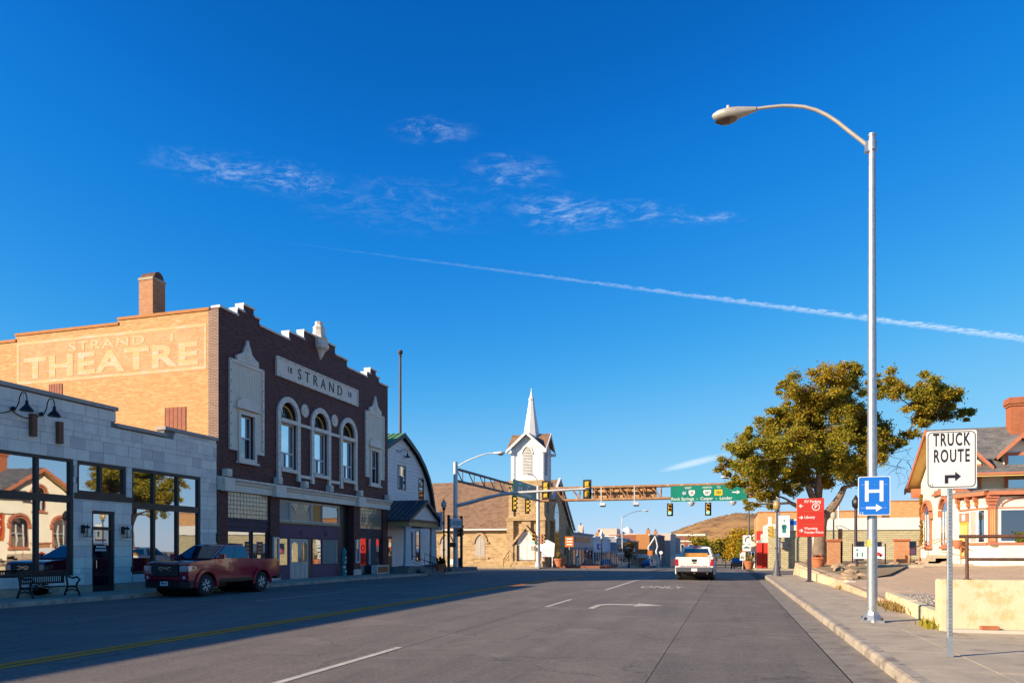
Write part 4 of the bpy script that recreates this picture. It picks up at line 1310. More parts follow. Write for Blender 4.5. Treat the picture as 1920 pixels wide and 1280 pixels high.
def build_white_house():
    XH = -23.6
    g0 = gz(50)
    t = thing('clapboard_house', 'white clapboard house with dark trimmed curved gable and columned porch', 'house', (XH, 50, g0 + .15))
    # gable outline (y, z): straight at the top, flaring down to the eave like a bell
    right = [(49.94, 10.3), (51.3, 9.75), (52.65, 9.1), (53.8, 8.3), (54.7, 7.4), (55.25, 6.5), (55.6, 5.6), (56.0, 4.6), (56.4, 3.8)]
    left = [(45.3, 8.3)]
    out = left + right
    def yr(z):
        for (a, p), (c, q) in zip(right, right[1:]):
            if q <= z <= p:
                return a + (c - a) * (p - z) / (p - q)
        return 56.1
    def yl(z):
        return 45.3 if z < 8.3 else 45.3 + (z - 8.3) / 2.0 * 4.64
    part('wall', 'siding', t, lambda b: (b.prism([(45.3, 0)] + left + [(p, q - .1) for p, q in right] + [(55.9, 3.7), (55.9, 0)], 'x', XH - .4, XH - .03), b.box(XH - 12, XH - .4, 45.4, 55.8, 0, 7.0)))
    wins = [(49.4, 50.6, 6.3, 7.95), (53.16, 54.0, 5.6, 7.3), (52.6, 53.3, .9, 3.2)]
    z = .45
    k = 0
    while z < 10.0:
        h = .27
        a, c = yl(z + h) + .02, min(yr(z + h), 55.9) - .12
        cuts = [(a, c)]
        for w in wins:
            if z + h > w[2] - .08 and z < w[3] + .08:
                nw = []
                for p, q in cuts:
                    if q <= w[0] - .08 or p >= w[1] + .08:
                        nw.append((p, q))
                    else:
                        if p < w[0] - .08:
                            nw.append((p, w[0] - .08))
                        if q > w[1] + .08:
                            nw.append((w[1] + .08, q))
                cuts = nw
        for p, q in cuts:
            if q - p > .1:
                MB().add([(XH - .03, p, z), (XH + .035, p, z), (XH + .004, p, z + h - .004), (XH - .03, p, z + h - .004), (XH - .03, q, z), (XH + .035, q, z), (XH + .004, q, z + h - .004), (XH - .03, q, z + h - .004)], [(0, 1, 2, 3), (4, 7, 6, 5), (1, 5, 6, 2), (0, 4, 5, 1), (3, 2, 6, 7)]).build('board', 'siding', t)
        z += h
        k += 1
    for a, c, z0, z1 in wins:
        w = part('window', 'frame_black', t, lambda b: (frame(b, XH - .05, XH + .05, a - .07, c + .07, z0 - .07, z1 + .07, .07), b.box(XH - .04, XH + .03, a, c, (z0 + z1) / 2 - .03, (z0 + z1) / 2 + .03)))
        boxp('pane', 'glass_dark', w, XH - .02, XH + .005, a, c, z0, (z0 + z1) / 2 - .03)
        boxp('pane', 'glass_dark', w, XH - .02, XH + .005, a, c, (z0 + z1) / 2 + .03, z1)
    # roof: green metal on the sunny side, dark verge along the curve
    r = part('roof', 'roof_green', t, lambda b: b.prism([(44.9, 8.2), (49.94, 10.42), (49.94, 10.28), (44.9, 8.06)], 'x', XH - 12, XH + .35))
    part('roof_seam', 'roof_green', r, lambda b: [b.prism([(44.9, 8.2), (49.94, 10.42), (49.94, 10.48), (44.9, 8.26)], 'x', XH - 11.5 + .42 * i, XH - 11.47 + .42 * i) for i in range(28)])
    cv = [(p, q + .12) for p, q in right]
    part('roof_back', 'trim_dark_green', t, lambda b: b.prism(cv + [(p, q - .06) for p, q in cv[::-1]], 'x', XH - 12, XH + .3))
    part('verge_board', 'trim_dark_green', t, lambda b: (b.prism(cv + [(p - .12, q - .30) for p, q in cv[::-1]], 'x', XH + .3, XH + .36), b.prism([(44.9, 8.24), (49.94, 10.46), (49.94, 10.14), (44.9, 7.92)], 'x', XH + .351, XH + .40)))
    # porch with metal roof, pediment, tan fascia and tapered columns
    x1 = -20.9
    p0, p1, pm, ze, zp = 45.25, 50.75, 48.0, 3.75, 5.15
    po = part('porch_roof', 'roof_teal', t, lambda b: (b.prism([(p0 - .25, ze), (pm, zp + .1), (p1 + .25, ze), (p1 + .25, ze - .1), (pm, zp - .02), (p0 - .25, ze - .1)], 'x', XH, x1 + .25)))
    part('roof_seam', 'roof_teal', po, lambda b: [b.prism([(p0 - .25, ze), (pm, zp + .1), (pm, zp + .15), (p0 - .25, ze + .05)], 'x', XH + .1 + .4 * i, XH + .13 + .4 * i) for i in range(8)])
    part('pediment', 'white_wood', t, lambda b: b.prism([(p0 + .1, ze + .02), (pm, zp - .05), (p1 - .1, ze + .02)], 'x', x1 - .15, x1))
    part('pediment_rake', 'trim_dark_green', t, lambda b: (b.prism([(p0 - .3, ze - .02), (pm, zp + .08), (pm, zp - .16), (p0 - .3, ze - .2)], 'x', x1 + .251, x1 + .3), b.prism([(pm, zp + .08), (p1 + .3, ze - .02), (p1 + .3, ze - .2), (pm, zp - .16)], 'x', x1 + .251, x1 + .3)))
    part('porch_fascia', 'fascia_tan', t, lambda b: (b.box(x1 - .12, x1 + .1, p0, p1, ze - .42, ze - .06), b.box(XH, x1 - .12, p0, p0 + .2, ze - .42, ze - .06), b.box(XH, x1 - .12, p1 - .2, p1, ze - .42, ze - .06)))
    part('porch_gutter', 'trim_dark_green', t, lambda b: b.box(x1 + .1, x1 + .26, p0 - .2, p1 + .2, ze - .1, ze + .06))
    for y in (45.75, 50.25):
        part('porch_column', 'white_wood', t, lambda b: (b.lathe((x1 - .25, y, .62), [(.36, 0), (.36, .1), (.31, .14), (.25, 2.55), (.3, 2.6), (.3, 2.7)], 4)), False)
        bpy.context.view_layer.update()
    part('porch_floor', 'concrete_dark', t, lambda b: (b.box(XH, x1 + .05, p0, p1, -.1, .5), b.box(x1 - .7, x1 + .12, 45.3, 46.2, .5, .62), b.box(x1 - .7, x1 + .12, 49.8, 50.7, .5, .62)))
    for k in range(3):
        boxp('porch_step', 'concrete_dark', t, x1 + .05, x1 + .35 * (3 - k), 46.6, 49.4, -.05 + .0, .09 + .16 * k)
    d = boxp('front_door', 'frame_black', t, XH + .01, XH + .06, 47.3, 48.3, .5, 2.7)
    boxp('door_light', 'glass_dark', d, XH + .06, XH + .07, 47.45, 48.15, 1.3, 2.5)
    for y in (45.9, 51.5):
        boxp('shutter', 'trim_dark_green', t, XH + .03, XH + .07, y, y + .4, .95, 3.1)
    for y in (46.5, 49.5):
        part('stair_rail', 'black_metal', t, lambda b: (b.tube([(x1 - .6, y, .5), (x1 - .6, y, 1.45), (x1 + 1.1, y, .85), (x1 + 1.3, y, .8), (x1 + 1.3, y, .1)], .025, 6), b.tube([(x1 - .6, y, .95), (x1 + 1.3, y, .42)], .018, 6)), True)
    lz = 9.05
    l = thing('gable_lamp', 'small black gooseneck lamp under the white house gable', 'lamp', (XH, 50.2, lz))
    part('arm', 'black_metal', l, lambda b: (b.tube([(XH + .02, 49.2, lz - .05), (XH + .12, 49.5, lz - .1), (XH + .2, 49.8, lz + .12), (XH + .25, 50.2, lz + .2), (XH + .25, 50.5, lz + .1), (XH + .25, 50.55, lz - .1)], .022, 6), b.lathe((XH + .0, 49.2, lz - .05), [(.07, 0), (.07, .04)], 8, 0, 'x')), True)
    part('shade', 'black_metal', l, lambda b: b.lathe((XH + .25, 50.55, lz - .36), [(.25, 0), (.22, .05), (.07, .14), (.05, .28)], 12), True)
    wz = thing('low_wall', 'low dark concrete planter wall at the corner by the two black posts', 'wall', (-21.2, 55, gz(55)))
    part('wall', 'concrete_dark', wz, lambda b: (b.box(-22.4, -20.15, 51.6, 57.3, gz(55) - .1, .32)))
    part('soil', 'soil', wz, lambda b: b.box(-22.2, -20.35, 51.8, 57.1, .32, .34))


build_white_house()


def pot(name_label, x, y, z, r, kind, cat='potted plant'):
    t = thing('potted_plant', name_label, cat, (x, y, z))
    part('pot', 'terracotta_pot', t, lambda b: b.lathe((x, y, z), [(r * .62, 0), (r * .95, r * 1.1), (r * .97, r * 1.3), (r * 1.1, r * 1.32), (r * 1.1, r * 1.6), (r * .98, r * 1.6), (r * .9, r * 1.45)], 18), True)
    h = z + r * 1.45
    m = {'agave': 'leaf_dark', 'dry': 'leaf_dry', 'red': 'brick_red'}[kind]
    def lv(b):
        for i in range(26 if kind != 'red' else 40):
            a = RE.uniform(0, 6.28)
            el = RE.uniform(.5, 1.5)
            L = r * RE.uniform(1.0, 2.6) if kind != 'red' else r * RE.uniform(.3, .8)
            d = Vector((math.cos(a) * math.cos(el), math.sin(a) * math.cos(el), math.sin(el)))
            s = Vector((-math.sin(a), math.cos(a), 0)) * r * .11
            p = Vector((x, y, h)) + Vector((RE.uniform(-1, 1), RE.uniform(-1, 1), 0)) * r * .4
            q = p + d * L * .6
            e = p + d * L + Vector((math.cos(a), math.sin(a), -.7)) * L * .25
            b.add([p - s, p + s, q + s * 1.3, e, q - s * 1.3], [(0, 1, 2, 4), (4, 2, 3)])
    part('leaves', m, t, lv)
    return t


pot('terracotta pot with spiky dark plant by the porch steps', -20.45, 49.9, gz(50) + .15, .38, 'agave')


def deco_lamp(label, x, y, z, h, metal, globe, banner):
    t = thing('street_lamp', label, 'street lamp', (x, y, z))
    part('base', metal, t, lambda b: b.lathe((x, y, z), [(.26, 0), (.26, .12), (.2, .2), (.19, .5), (.14, .6), (.12, .85), (.08, .95)], 12), True)
    part('shaft', metal, t, lambda b: (b.cyl((x, y, z + .9), (x, y, z + h - .75), .075, .055, 12), b.lathe((x, y, z + 1.6), [(.08, 0), (.11, .05), (.08, .1)], 12), b.lathe((x, y, z + h - .8), [(.06, 0), (.12, .1), (.13, .16), (.09, .2)], 12)), True)
    hd = part('lamp_globe', globe, t, lambda b: b.lathe((x, y, z + h - .62), [(.09, 0), (.19, .12), (.215, .28), (.17, .44), (.09, .54), (.03, .58)], 14), True)
    part('lamp_finial', metal, hd, lambda b: b.lathe((x, y, z + h - .06), [(.08, 0), (.05, .05), (.02, .14), (.0, .2)], 8), True)
    if banner:
        bx = boxp('banner', banner[0], t, x + banner[1] * .1, x + banner[1] * .72, y - .012, y + .012, z + h - 2.25, z + h - .95)
        x0, x1 = sorted((x + banner[1] * .1, x + banner[1] * .72))
        part('banner_print', banner[2], bx, lambda b: (b.lathe(((x0 + x1) / 2, y - .012, z + h - 1.65), [(.16, 0), (.16, -.004)], 7, 0, 'y'), b.box(x0 + .2, x1 - .2, y - .016, y - .013, z + h - 2.0, z + h - 1.5), b.box(x0 + .28, x1 - .28, y - .016, y - .013, z + h - 1.35, z + h - 1.2)))
        part('banner_arm', metal, t, lambda b: [b.cyl((x, y, zz), (x + banner[1] * .78, y, zz), .014, None, 6) for zz in (z + h - .93, z + h - 2.27)])
    return t


deco_lamp('black street lamp with pale banner in front of the white house corner', -20.35, 50.4, gz(50) + .15, 5.35, 'black_metal', 'lamp_glass', ('facade_pale', -1, 'ink'))


# ------------------------------------------------------------------ signals, masts and sign bridge
def signal_parts(t, c, rz, body, back, h=1.15, lit=2, face=True):
    """three-light head at c (centre), facing -y turned by rz"""
    w, d = .36, .2
    def P(q):
        return Vector(c) + Matrix.Rotation(rz, 3, 'Z') @ Vector(q)
    s = part('housing', body, t, lambda b: [b.rbox(P((0, 0, (1 - k) * h / 3)), (w, d, h / 3 - .02), rz) for k in range(3)], False, .02)
    if back:
        part('backplate', 'signal_black', t, lambda b: (b.rbox(P((0, .03, 0)), (w + .28, .02, h + .26), rz)))
    for k in range(3):
        z = (1 - k) * h / 3
        m = ('lens_red', 'lens_amber', 'lens_green' if lit == 2 else 'signal_black')[k]
        if face:
            o = MB()
            ring = [P((.13 * math.cos(a * math.pi / 8), -d / 2 - .012, z + .13 * math.sin(a * math.pi / 8))) for a in range(16)]
            o.add(ring, [tuple(range(16))])
            ln = o.build('lens', m, s, False, False)
            v = MB()
            aa = [math.pi * (-.12 + 1.24 * i / 10) for i in range(11)]
            r1 = [P((.145 * math.cos(a), -d / 2, z + .145 * math.sin(a))) for a in aa]
            r2 = [P((.15 * math.cos(a), -d / 2 - .24, z + .15 * math.sin(a))) for a in aa]
            v.add(r1 + r2, [(i, i + 1, 12 + i, 11 + i) for i in range(10)])
            v.build('visor', body, s, True, False)
        else:
            part('rear_cap', body, s, lambda b: b.rbox(P((0, d / 2 + .02, z)), (w * .7, .05, h / 3 * .7), rz), False, .015)


def signal(label, c, rz, body='signal_yellow', back=True, hang=0.0, lit=2, face=True, h=1.15, group=None):
    t = thing('traffic_signal', label, 'traffic signal', c, 0, group)
    signal_parts(t, c, rz, body, back, h, lit, face)
    if hang:
        part('hanger', 'pole_white', t, lambda b: b.cyl((c[0], c[1], c[2] + h / 2), (c[0], c[1], c[2] + h / 2 + hang), .03, None, 8))
    return t


def cobra(b_parent, p, d, m='pole_white', L=.85):
    """cobra-head lamp at the end of an arm: p tip of arm, d unit direction"""
    d = Vector(d)
    s = Vector((-d.y, d.x, 0))
    def sect(t, w, up, dn):
        c = Vector(p) + d * (t * L)
        return [c + s * (w * math.cos(a)) + Vector((0, 0, (up if math.sin(a) > 0 else dn) * math.sin(a))) for a in [2 * math.pi * i / 14 for i in range(14)]]
    rows = [sect(-.02, .05, .05, .05), sect(.12, .07, .07, .08), sect(.4, .14, .10, .14), sect(.65, .18, .10, .15), sect(.85, .15, .08, .12), sect(.97, .07, .04, .06), sect(1.0, .01, .01, .01)]
    b = MB()
    vs = [v for r in rows for v in r]
    n = 14
    b.add(vs, [(k * n + i, k * n + (i + 1) % n, (k + 1) * n + (i + 1) % n, (k + 1) * n + i) for k in range(len(rows) - 1) for i in range(n)] + [tuple(range(n))])
    hd = b.build('lamp_head', m, b_parent, True)
    c = Vector(p) + d * (.66 * L) + Vector((0, 0, -.13))
    g = MB()
    g.add([c + d * (.27 * math.cos(a) * L) + s * (.155 * math.sin(a)) + Vector((0, 0, -.02)) for a in [2 * math.pi * i / 18 for i in range(18)]] + [c + d * (.16 * math.cos(a) * L) + s * (.09 * math.sin(a)) + Vector((0, 0, -.07)) for a in [2 * math.pi * i / 18 for i in range(18)]],
          [(i, (i + 1) % 18, 18 + (i + 1) % 18, 18 + i) for i in range(18)] + [tuple(range(18, 36))])
    g.build('lamp_lens', 'lens_brown', hd, True)
    e = Vector(p) + d * (.62 * L)
    part('photocell', m, hd, lambda q: q.cyl(e + Vector((0, 0, .08)), e + Vector((0, 0, .17)), .04, None, 10))


def truss(b, p, q, z0, z1, n, r=.09, side=None):
    """two chords and zigzag webs between points p and q (xy)"""
    p, q = Vector((p[0], p[1], 0)), Vector((q[0], q[1], 0))
    L = q - p
    for z in (z0, z1):
        b.cyl(p + Vector((0, 0, z)), q + Vector((0, 0, z)), r, None, 10)
    for k in range(n):
        a = p + L * (k / n)
        c = p + L * ((k + .5) / n)
        e = p + L * ((k + 1) / n)
        b.cyl(a + Vector((0, 0, z1)), c + Vector((0, 0, z0)), r * .42, None, 6)
        b.cyl(c + Vector((0, 0, z0)), c + Vector((0, 0, z1)), r * .42, None, 6)


AX, AY = -21.2, 55.0
GX = -20.78
BX, BY = -20.7, 79.4


def build_signals():
    ga = gz(AY)
    m = thing('mast_pole', 'tall white signal mast with curved arm and lamp by the two black posts', 'signal mast', (AX, AY, ga))
    part('pole', 'pole_white', m, lambda b: (b.cyl((AX, AY, ga), (AX, AY, 8.75), .21, .17, 16), b.lathe((AX, AY, 8.75), [(.18, 0), (.18, .03), (.05, .06)], 16), b.lathe((AX, AY, ga), [(.32, 0), (.32, .06), (.23, .1)], 12)), True)
    pts = [(AX, AY, 5.25), (AX + 1.2, AY, 5.5), (AX + 2.6, AY, 5.85), (AX + 3.9, AY, 6.1), (AX + 5.2, AY, 6.2), (AX + 7.5, AY, 6.28), (AX + 10.9, AY, 6.38)]
    part('curved_arm', 'pole_white', m, lambda b: b.tube(pts, [.15, .145, .14, .13, .12, .11, .085], 12), True)
    part('lamp_arm', 'pole_white', m, lambda b: b.tube([(AX, AY, 8.35), (AX + 1.0, AY, 8.85), (AX + 2.0, AY, 9.2), (AX + 2.7, AY, 9.36), (AX + 3.2, AY, 9.38)], .045, 8), True)
    cobra(m, (AX + 3.2, AY, 9.38), (1, 0, 0), 'pole_white', .95)
    # sign bridge over the cross street
    tr = thing('sign_bridge', 'grey tube truss reaching over the cross street from the white mast', 'sign truss', (AX, AY, 7.4))
    part('truss', 'plastic_grey', tr, lambda b: truss(b, (AX, AY + .2), (BX, BY - .2), 7.3, 8.25, 9, .11))
    sg = thing('guide_sign', 'green guide sign seen edge on hanging on the grey cross street truss', 'road sign', (GX + .2, 73.5, 7.2))
    part('panel', 'sign_green', sg, lambda b: b.box(GX + .16, GX + .2, 69.2, 78.3, 7.1, 8.75))
    part('lettering', 'print_white', sg, lambda b: ([b.box(GX + .2, GX + .206, 70.0 + .42 * k, 70.28 + .42 * k, 7.35, 7.62) for k in range(15)], [b.lathe((GX + .2, y, 8.0), [(.28, 0), (.28, .006)], 6, 0, 'x') for y in (71.2, 72.1, 74.4, 75.3)], [b.box(GX + .2, GX + .206, y - .5, y + .5, 8.4, 8.55) for y in (71.6, 74.9)]))
    for y, lb in ((69.8, 'yellow signal head hung under the grey cross street truss, nearer the white mast'), (74.6, 'yellow signal head hung under the grey cross street truss, nearer the church')):
        signal(lb, (GX + .15, y, 6.35), rad(62), 'signal_yellow', True, .4, 0, True, 1.3, 'signals under the cross street truss')
    # heads on the curved arm turn their backs to us
    for x, lb in ((-13.75, 'signal head turned away on the curved mast arm in front of the church tower'), (-10.5, 'signal head turned away at the free end of the curved mast arm')):
        signal(lb, (x, AY - .02 + .2, 6.35), rad(180), 'signal_yellow', True, 0, 0, False, 1.2, 'signals facing away on the curved arm')
    for dx, z, rz, hh, lb in ((-.38, 3.5, 80, .95, 'brown signal head strapped to the white mast behind the black posts'),):
        signal(lb, (AX + .42, AY - .25, 3.25), rad(70), 'signal_brown', False, 0, 0, True, hh)
    pb = thing('pedestrian_signal', 'small brown pedestrian signal box on the white mast', 'pedestrian signal', (AX - .1, AY - .3, 2.0))
    part('housing', 'signal_brown', pb, lambda b: b.box(AX - .42, AX + .05, AY - .48, AY - .22, 1.95, 2.32), False, .03)
    part('visor', 'signal_black', pb, lambda b: b.box(AX + .05, AX + .12, AY - .46, AY - .24, 1.97, 2.3))
    # pole at the church corner with the big truss across the main street
    gb = gz(BY) + .14
    m = thing('truss_pole', 'white signal pole standing in front of the church steps', 'signal pole', (BX, BY, gb))
    part('pole', 'pole_white', m, lambda b: (b.cyl((BX, BY, gb), (BX, BY, 8.9), .24, .19, 14), b.lathe((BX, BY, gb), [(.38, 0), (.38, .1), (.28, .5), (.25, .55)], 12)), True)
    part('lamp_arm', 'pole_white', m, lambda b: (b.tube([(BX, BY, 8.9), (BX - .1, BY - .3, 9.7), (BX - .35, BY - .6, 10.05), (BX - .6, BY - .9, 10.1)], .05, 6), b.rbox((BX - .75, BY - 1.1, 10.12), (.5, .3, .12), .6)))
    signal('signal head with green light lit on the pole before the church door', (BX - .42, BY - .3, 2.95), 0, 'signal_yellow', False, 0, 2, True, 1.1)
    signal('brown signal head on the far side of the pole before the church door', (BX + .5, BY - .2, 2.95), rad(75), 'signal_brown', False, 0, 0, True, 1.1)
    pb = thing('pedestrian_signal', 'grey pedestrian signal box on the pole before the church', 'pedestrian signal', (BX - .4, BY - .3, 1.9))
    part('housing', 'plastic_grey', pb, lambda b: (b.box(BX - .68, BX - .24, BY - .45, BY - .2, 1.7, 2.12)), False, .03)
    part('lens', 'coping_tan', pb, lambda b: b.box(BX - .63, BX - .29, BY - .46, BY - .452, 1.75, 2.07))
    PX, PY = 4.6, 79.4
    tr = thing('street_truss', 'rusty tube truss spanning the main street above the traffic', 'sign truss', (BX, BY, 7.2))
    part('truss', 'steel_rust', tr, lambda b: (truss(b, (BX + .2, BY), (PX - .2, PY), 7.25, 8.6, 14, .15), truss(b, (BX + .2, BY + .9), (PX - .2, PY + .9), 7.25, 8.6, 14, .1)))
    part('cross_ties', 'steel_rust', tr, lambda b: [b.box(BX + 1 + 1.55 * k, BX + 1.1 + 1.55 * k, BY, BY + .9, z - .05, z + .05) for k in range(16) for z in (7.25, 8.6)])
    sb = thing('rusty_sign_board', 'bare rusty back of a sign board mounted on the far side of the truss', 'road sign', (-11.2, BY + 1, 7.2))
    part('board', 'rust_board', sb, lambda b: b.box(-14.7, -7.7, BY + 1.02, BY + 1.06, 7.2, 8.62))
    for k in range(6):
        boxp('stiffener', 'steel_rust', sb, -14.4 + 1.28 * k, -14.3 + 1.28 * k, BY + .96, BY + 1.018, 7.2, 8.62)
    for x in (-13.3, -9.7):
        cm = thing('sign_light', 'white floodlight box slung under the rusty truss' + (' nearer the church' if x < -11 else ' nearer the green sign'), 'sign light', (x, BY, 6.6), 0, 'floodlights under the truss')
        part('housing', 'pole_white', cm, lambda b: b.prism([(BY - .9, 6.55), (BY - .35, 6.45), (BY - .3, 6.75), (BY - .8, 6.85)], 'x', x - .3, x + .3), False, .02)
        part('lens', 'glass_far', cm, lambda b: b.box(x - .22, x + .28, BY - .78, BY - .4, 6.40, 6.44))
        part('drop_arm', 'pole_white', cm, lambda b: (b.box(x - .32, x - .2, BY - .14, BY - .02, 6.6, 8.7), b.box(x - .3, x - .22, BY - .5, BY, 6.7, 6.78)))
    for x, lb in ((-3.9, 'white light fixture under the green route sign, between its two signals'), (.25, 'white light fixture under the end of the green route sign')):
        cm = thing('sign_light', lb, 'sign light', (x, BY - .8, 6.4), 0, 'lights under the green sign')
        part('housing', 'pole_white', cm, lambda b: b.lathe((x, BY - .9, 6.3), [(.05, 0), (.22, .1), (.34, .3), (.36, .42), (.1, .46)], 10), False)
        part('bracket', 'plastic_grey', cm, lambda b: b.box(x - .05, x + .05, BY - .9, BY, 6.7, 6.78))
    gs = thing('route_sign', 'large green overhead route sign reading Rock Springs, Casper, Lander', 'road sign', (-2.2, BY - .3, 6.8))
    x0, x1 = -6.1, 1.6
    part('panel', 'sign_green', gs, lambda b: b.box(x0, x1, BY - .3, BY - .25, 6.85, 8.5))
    yy = BY - .31
    pn = 'lettering'
    R_, U_ = (1, 0, 0), (0, 0, 1)
    text(pn, 'Rock Springs  -  Casper  -  Lander', .44, (-2.95, yy, 7.12), R_, U_, 'print_white', gs, .004, 1.02, .012)
    text(pn, 'WEST', .27, (-4.3, yy, 8.26), R_, U_, 'print_white', gs, .004, 1, .01)
    text(pn, 'NORTH', .27, (-2.35, yy, 8.26), R_, U_, 'print_white', gs, .004, 1, .01)
    text(pn, 'TO', .27, (-1.2, yy, 8.26), R_, U_, 'print_white', gs, .004, 1, .01)
    def shield(x, m, w, lbl, ink):
        pts = [(-.5, .42), (-.3, .5), (0, .45), (.3, .5), (.5, .42), (.52, 0), (.3, -.42), (0, -.5), (-.3, -.42), (-.52, 0)]
        if m == 'sign_yellow':
            pts = [(-.5, .5), (.5, .5), (.5, -.5), (-.5, -.5)]
        s = part('shield', m, gs, lambda b: b.prism([(x + p * w, 7.72 + q * .62) for p, q in pts], 'y', yy - .012, yy + .005))
        text('shield_number', lbl, .42, (x, yy - .014, 7.7), R_, U_, ink, s, .003, .85, .012)
    shield(-4.7, 'print_teal', .58, '80', 'print_white')
    shield(-3.92, 'print_white', .62, '30', 'ink')
    shield(-2.35, 'print_white', .76, '287', 'ink')
    shield(-1.22, 'sign_yellow', .8, '789', 'ink')
    part('arrow', 'print_white', gs, lambda b: b.prism([(.15, 7.66), (.62, 7.66), (.62, 7.52), (.95, 7.72), (.62, 7.92), (.62, 7.78), (.15, 7.78)], 'y', yy - .004, yy + .005))
    for x, lb in ((-6.15, 'signal head with green light lit at the church end of the green route sign'), (-2.25, 'signal head with green light lit under the middle of the green route sign')):
        signal(lb, (x, BY - .5, 6.0), 0, 'signal_yellow', True, .3, 2, True, 1.1, 'green signals over the street')
    gp_ = gz(PY) + .14
    m = thing('truss_pole', 'white truss pole behind the tan globe street lamp', 'signal pole', (PX, PY, gp_))
    part('pole', 'pole_white', m, lambda b: (b.cyl((PX, PY, gp_), (PX, PY, 9.0), .24, .2, 14), b.lathe((PX, PY, gp_), [(.38, 0), (.38, .1), (.28, .4)], 12)), True)
    part('lamp_arm', 'pole_white', m, lambda b: b.tube([(PX, PY, 8.6), (PX - 2, PY, 9.2), (PX - 4.2, PY, 9.35)], .05, 6), True)
    cobra(m, (PX - 4.2, PY, 9.35), (-1, 0, 0), 'pole_white', 1.4)
    signal('yellow signal head on the side of the white truss pole by the olive shop', (PX - .55, PY - .1, 3.6), rad(-70), 'signal_yellow', False, 0, 0, True, 1.2)


build_signals()


def build_post_sign():
    A, B = Vector((-20.72, 52.3, 0)), Vector((-20.32, 54.0, 0))
    d = (B - A).normalized()
    ang = math.atan2(d.y, d.x)
    n_ = Vector((d.y, -d.x, 0))
    t = thing('light_box_sign', 'pale light box sign held between two tall black posts', 'sign', (-20.5, 53.1, .3))
    for P in (A, B):
        part('post', 'black_metal', t, lambda b: b.rbox((P.x, P.y, 2.35), (.16, .16, 4.1), ang))
    part('top_bar', 'black_metal', t, lambda b: b.cyl(A + Vector((0, 0, 4.3)), B + Vector((0, 0, 4.3)), .03, None, 6))
    M_ = (A + B) / 2
    bx = part('light_box', 'facade_pale', t, lambda b: b.rbox((M_.x, M_.y, 3.8), (1.45, .26, .7), ang), False, .03)
    part('box_lettering', 'print_teal', bx, lambda b: [b.rbox(M_ + n_ * .134 + d * (-.55 + .16 * k) + Vector((0, 0, 3.8)), (.1, .012, .36 + .05 * (k % 2)), ang) for k in range(8)])
    u = thing('utility_box', 'purple utility box behind the low corner wall', 'box', (-21.9, 57.5, .1))
    part('cabinet', 'purple', u, lambda b: b.box(-22.1, -21.7, 57.45, 57.9, gz(57), 1.0), False, .02)
    part('cabinet_lid', 'purple_dark', u, lambda b: b.box(-22.13, -21.67, 57.42, 57.93, 1.0, 1.05))


build_post_sign()


# ------------------------------------------------------------------ stone church
def pointed(yc, z0, zs, w, n=8):
    """outline of a pointed arch opening in a plane: centre, sill, spring, half width"""
    r = 1.7 * w
    pts = [(yc - w, z0), (yc + w, z0)]
    for k in range(n + 1):
        a = math.acos((r - w) / r) * k / n
        pts.append((yc + w - r + r * math.cos(a), zs + r * math.sin(a)))
    for k in range(n - 1, -1, -1):
        a = math.acos((r - w) / r) * k / n
        pts.append((yc - w + r - r * math.cos(a), zs + r * math.sin(a)))
    return pts


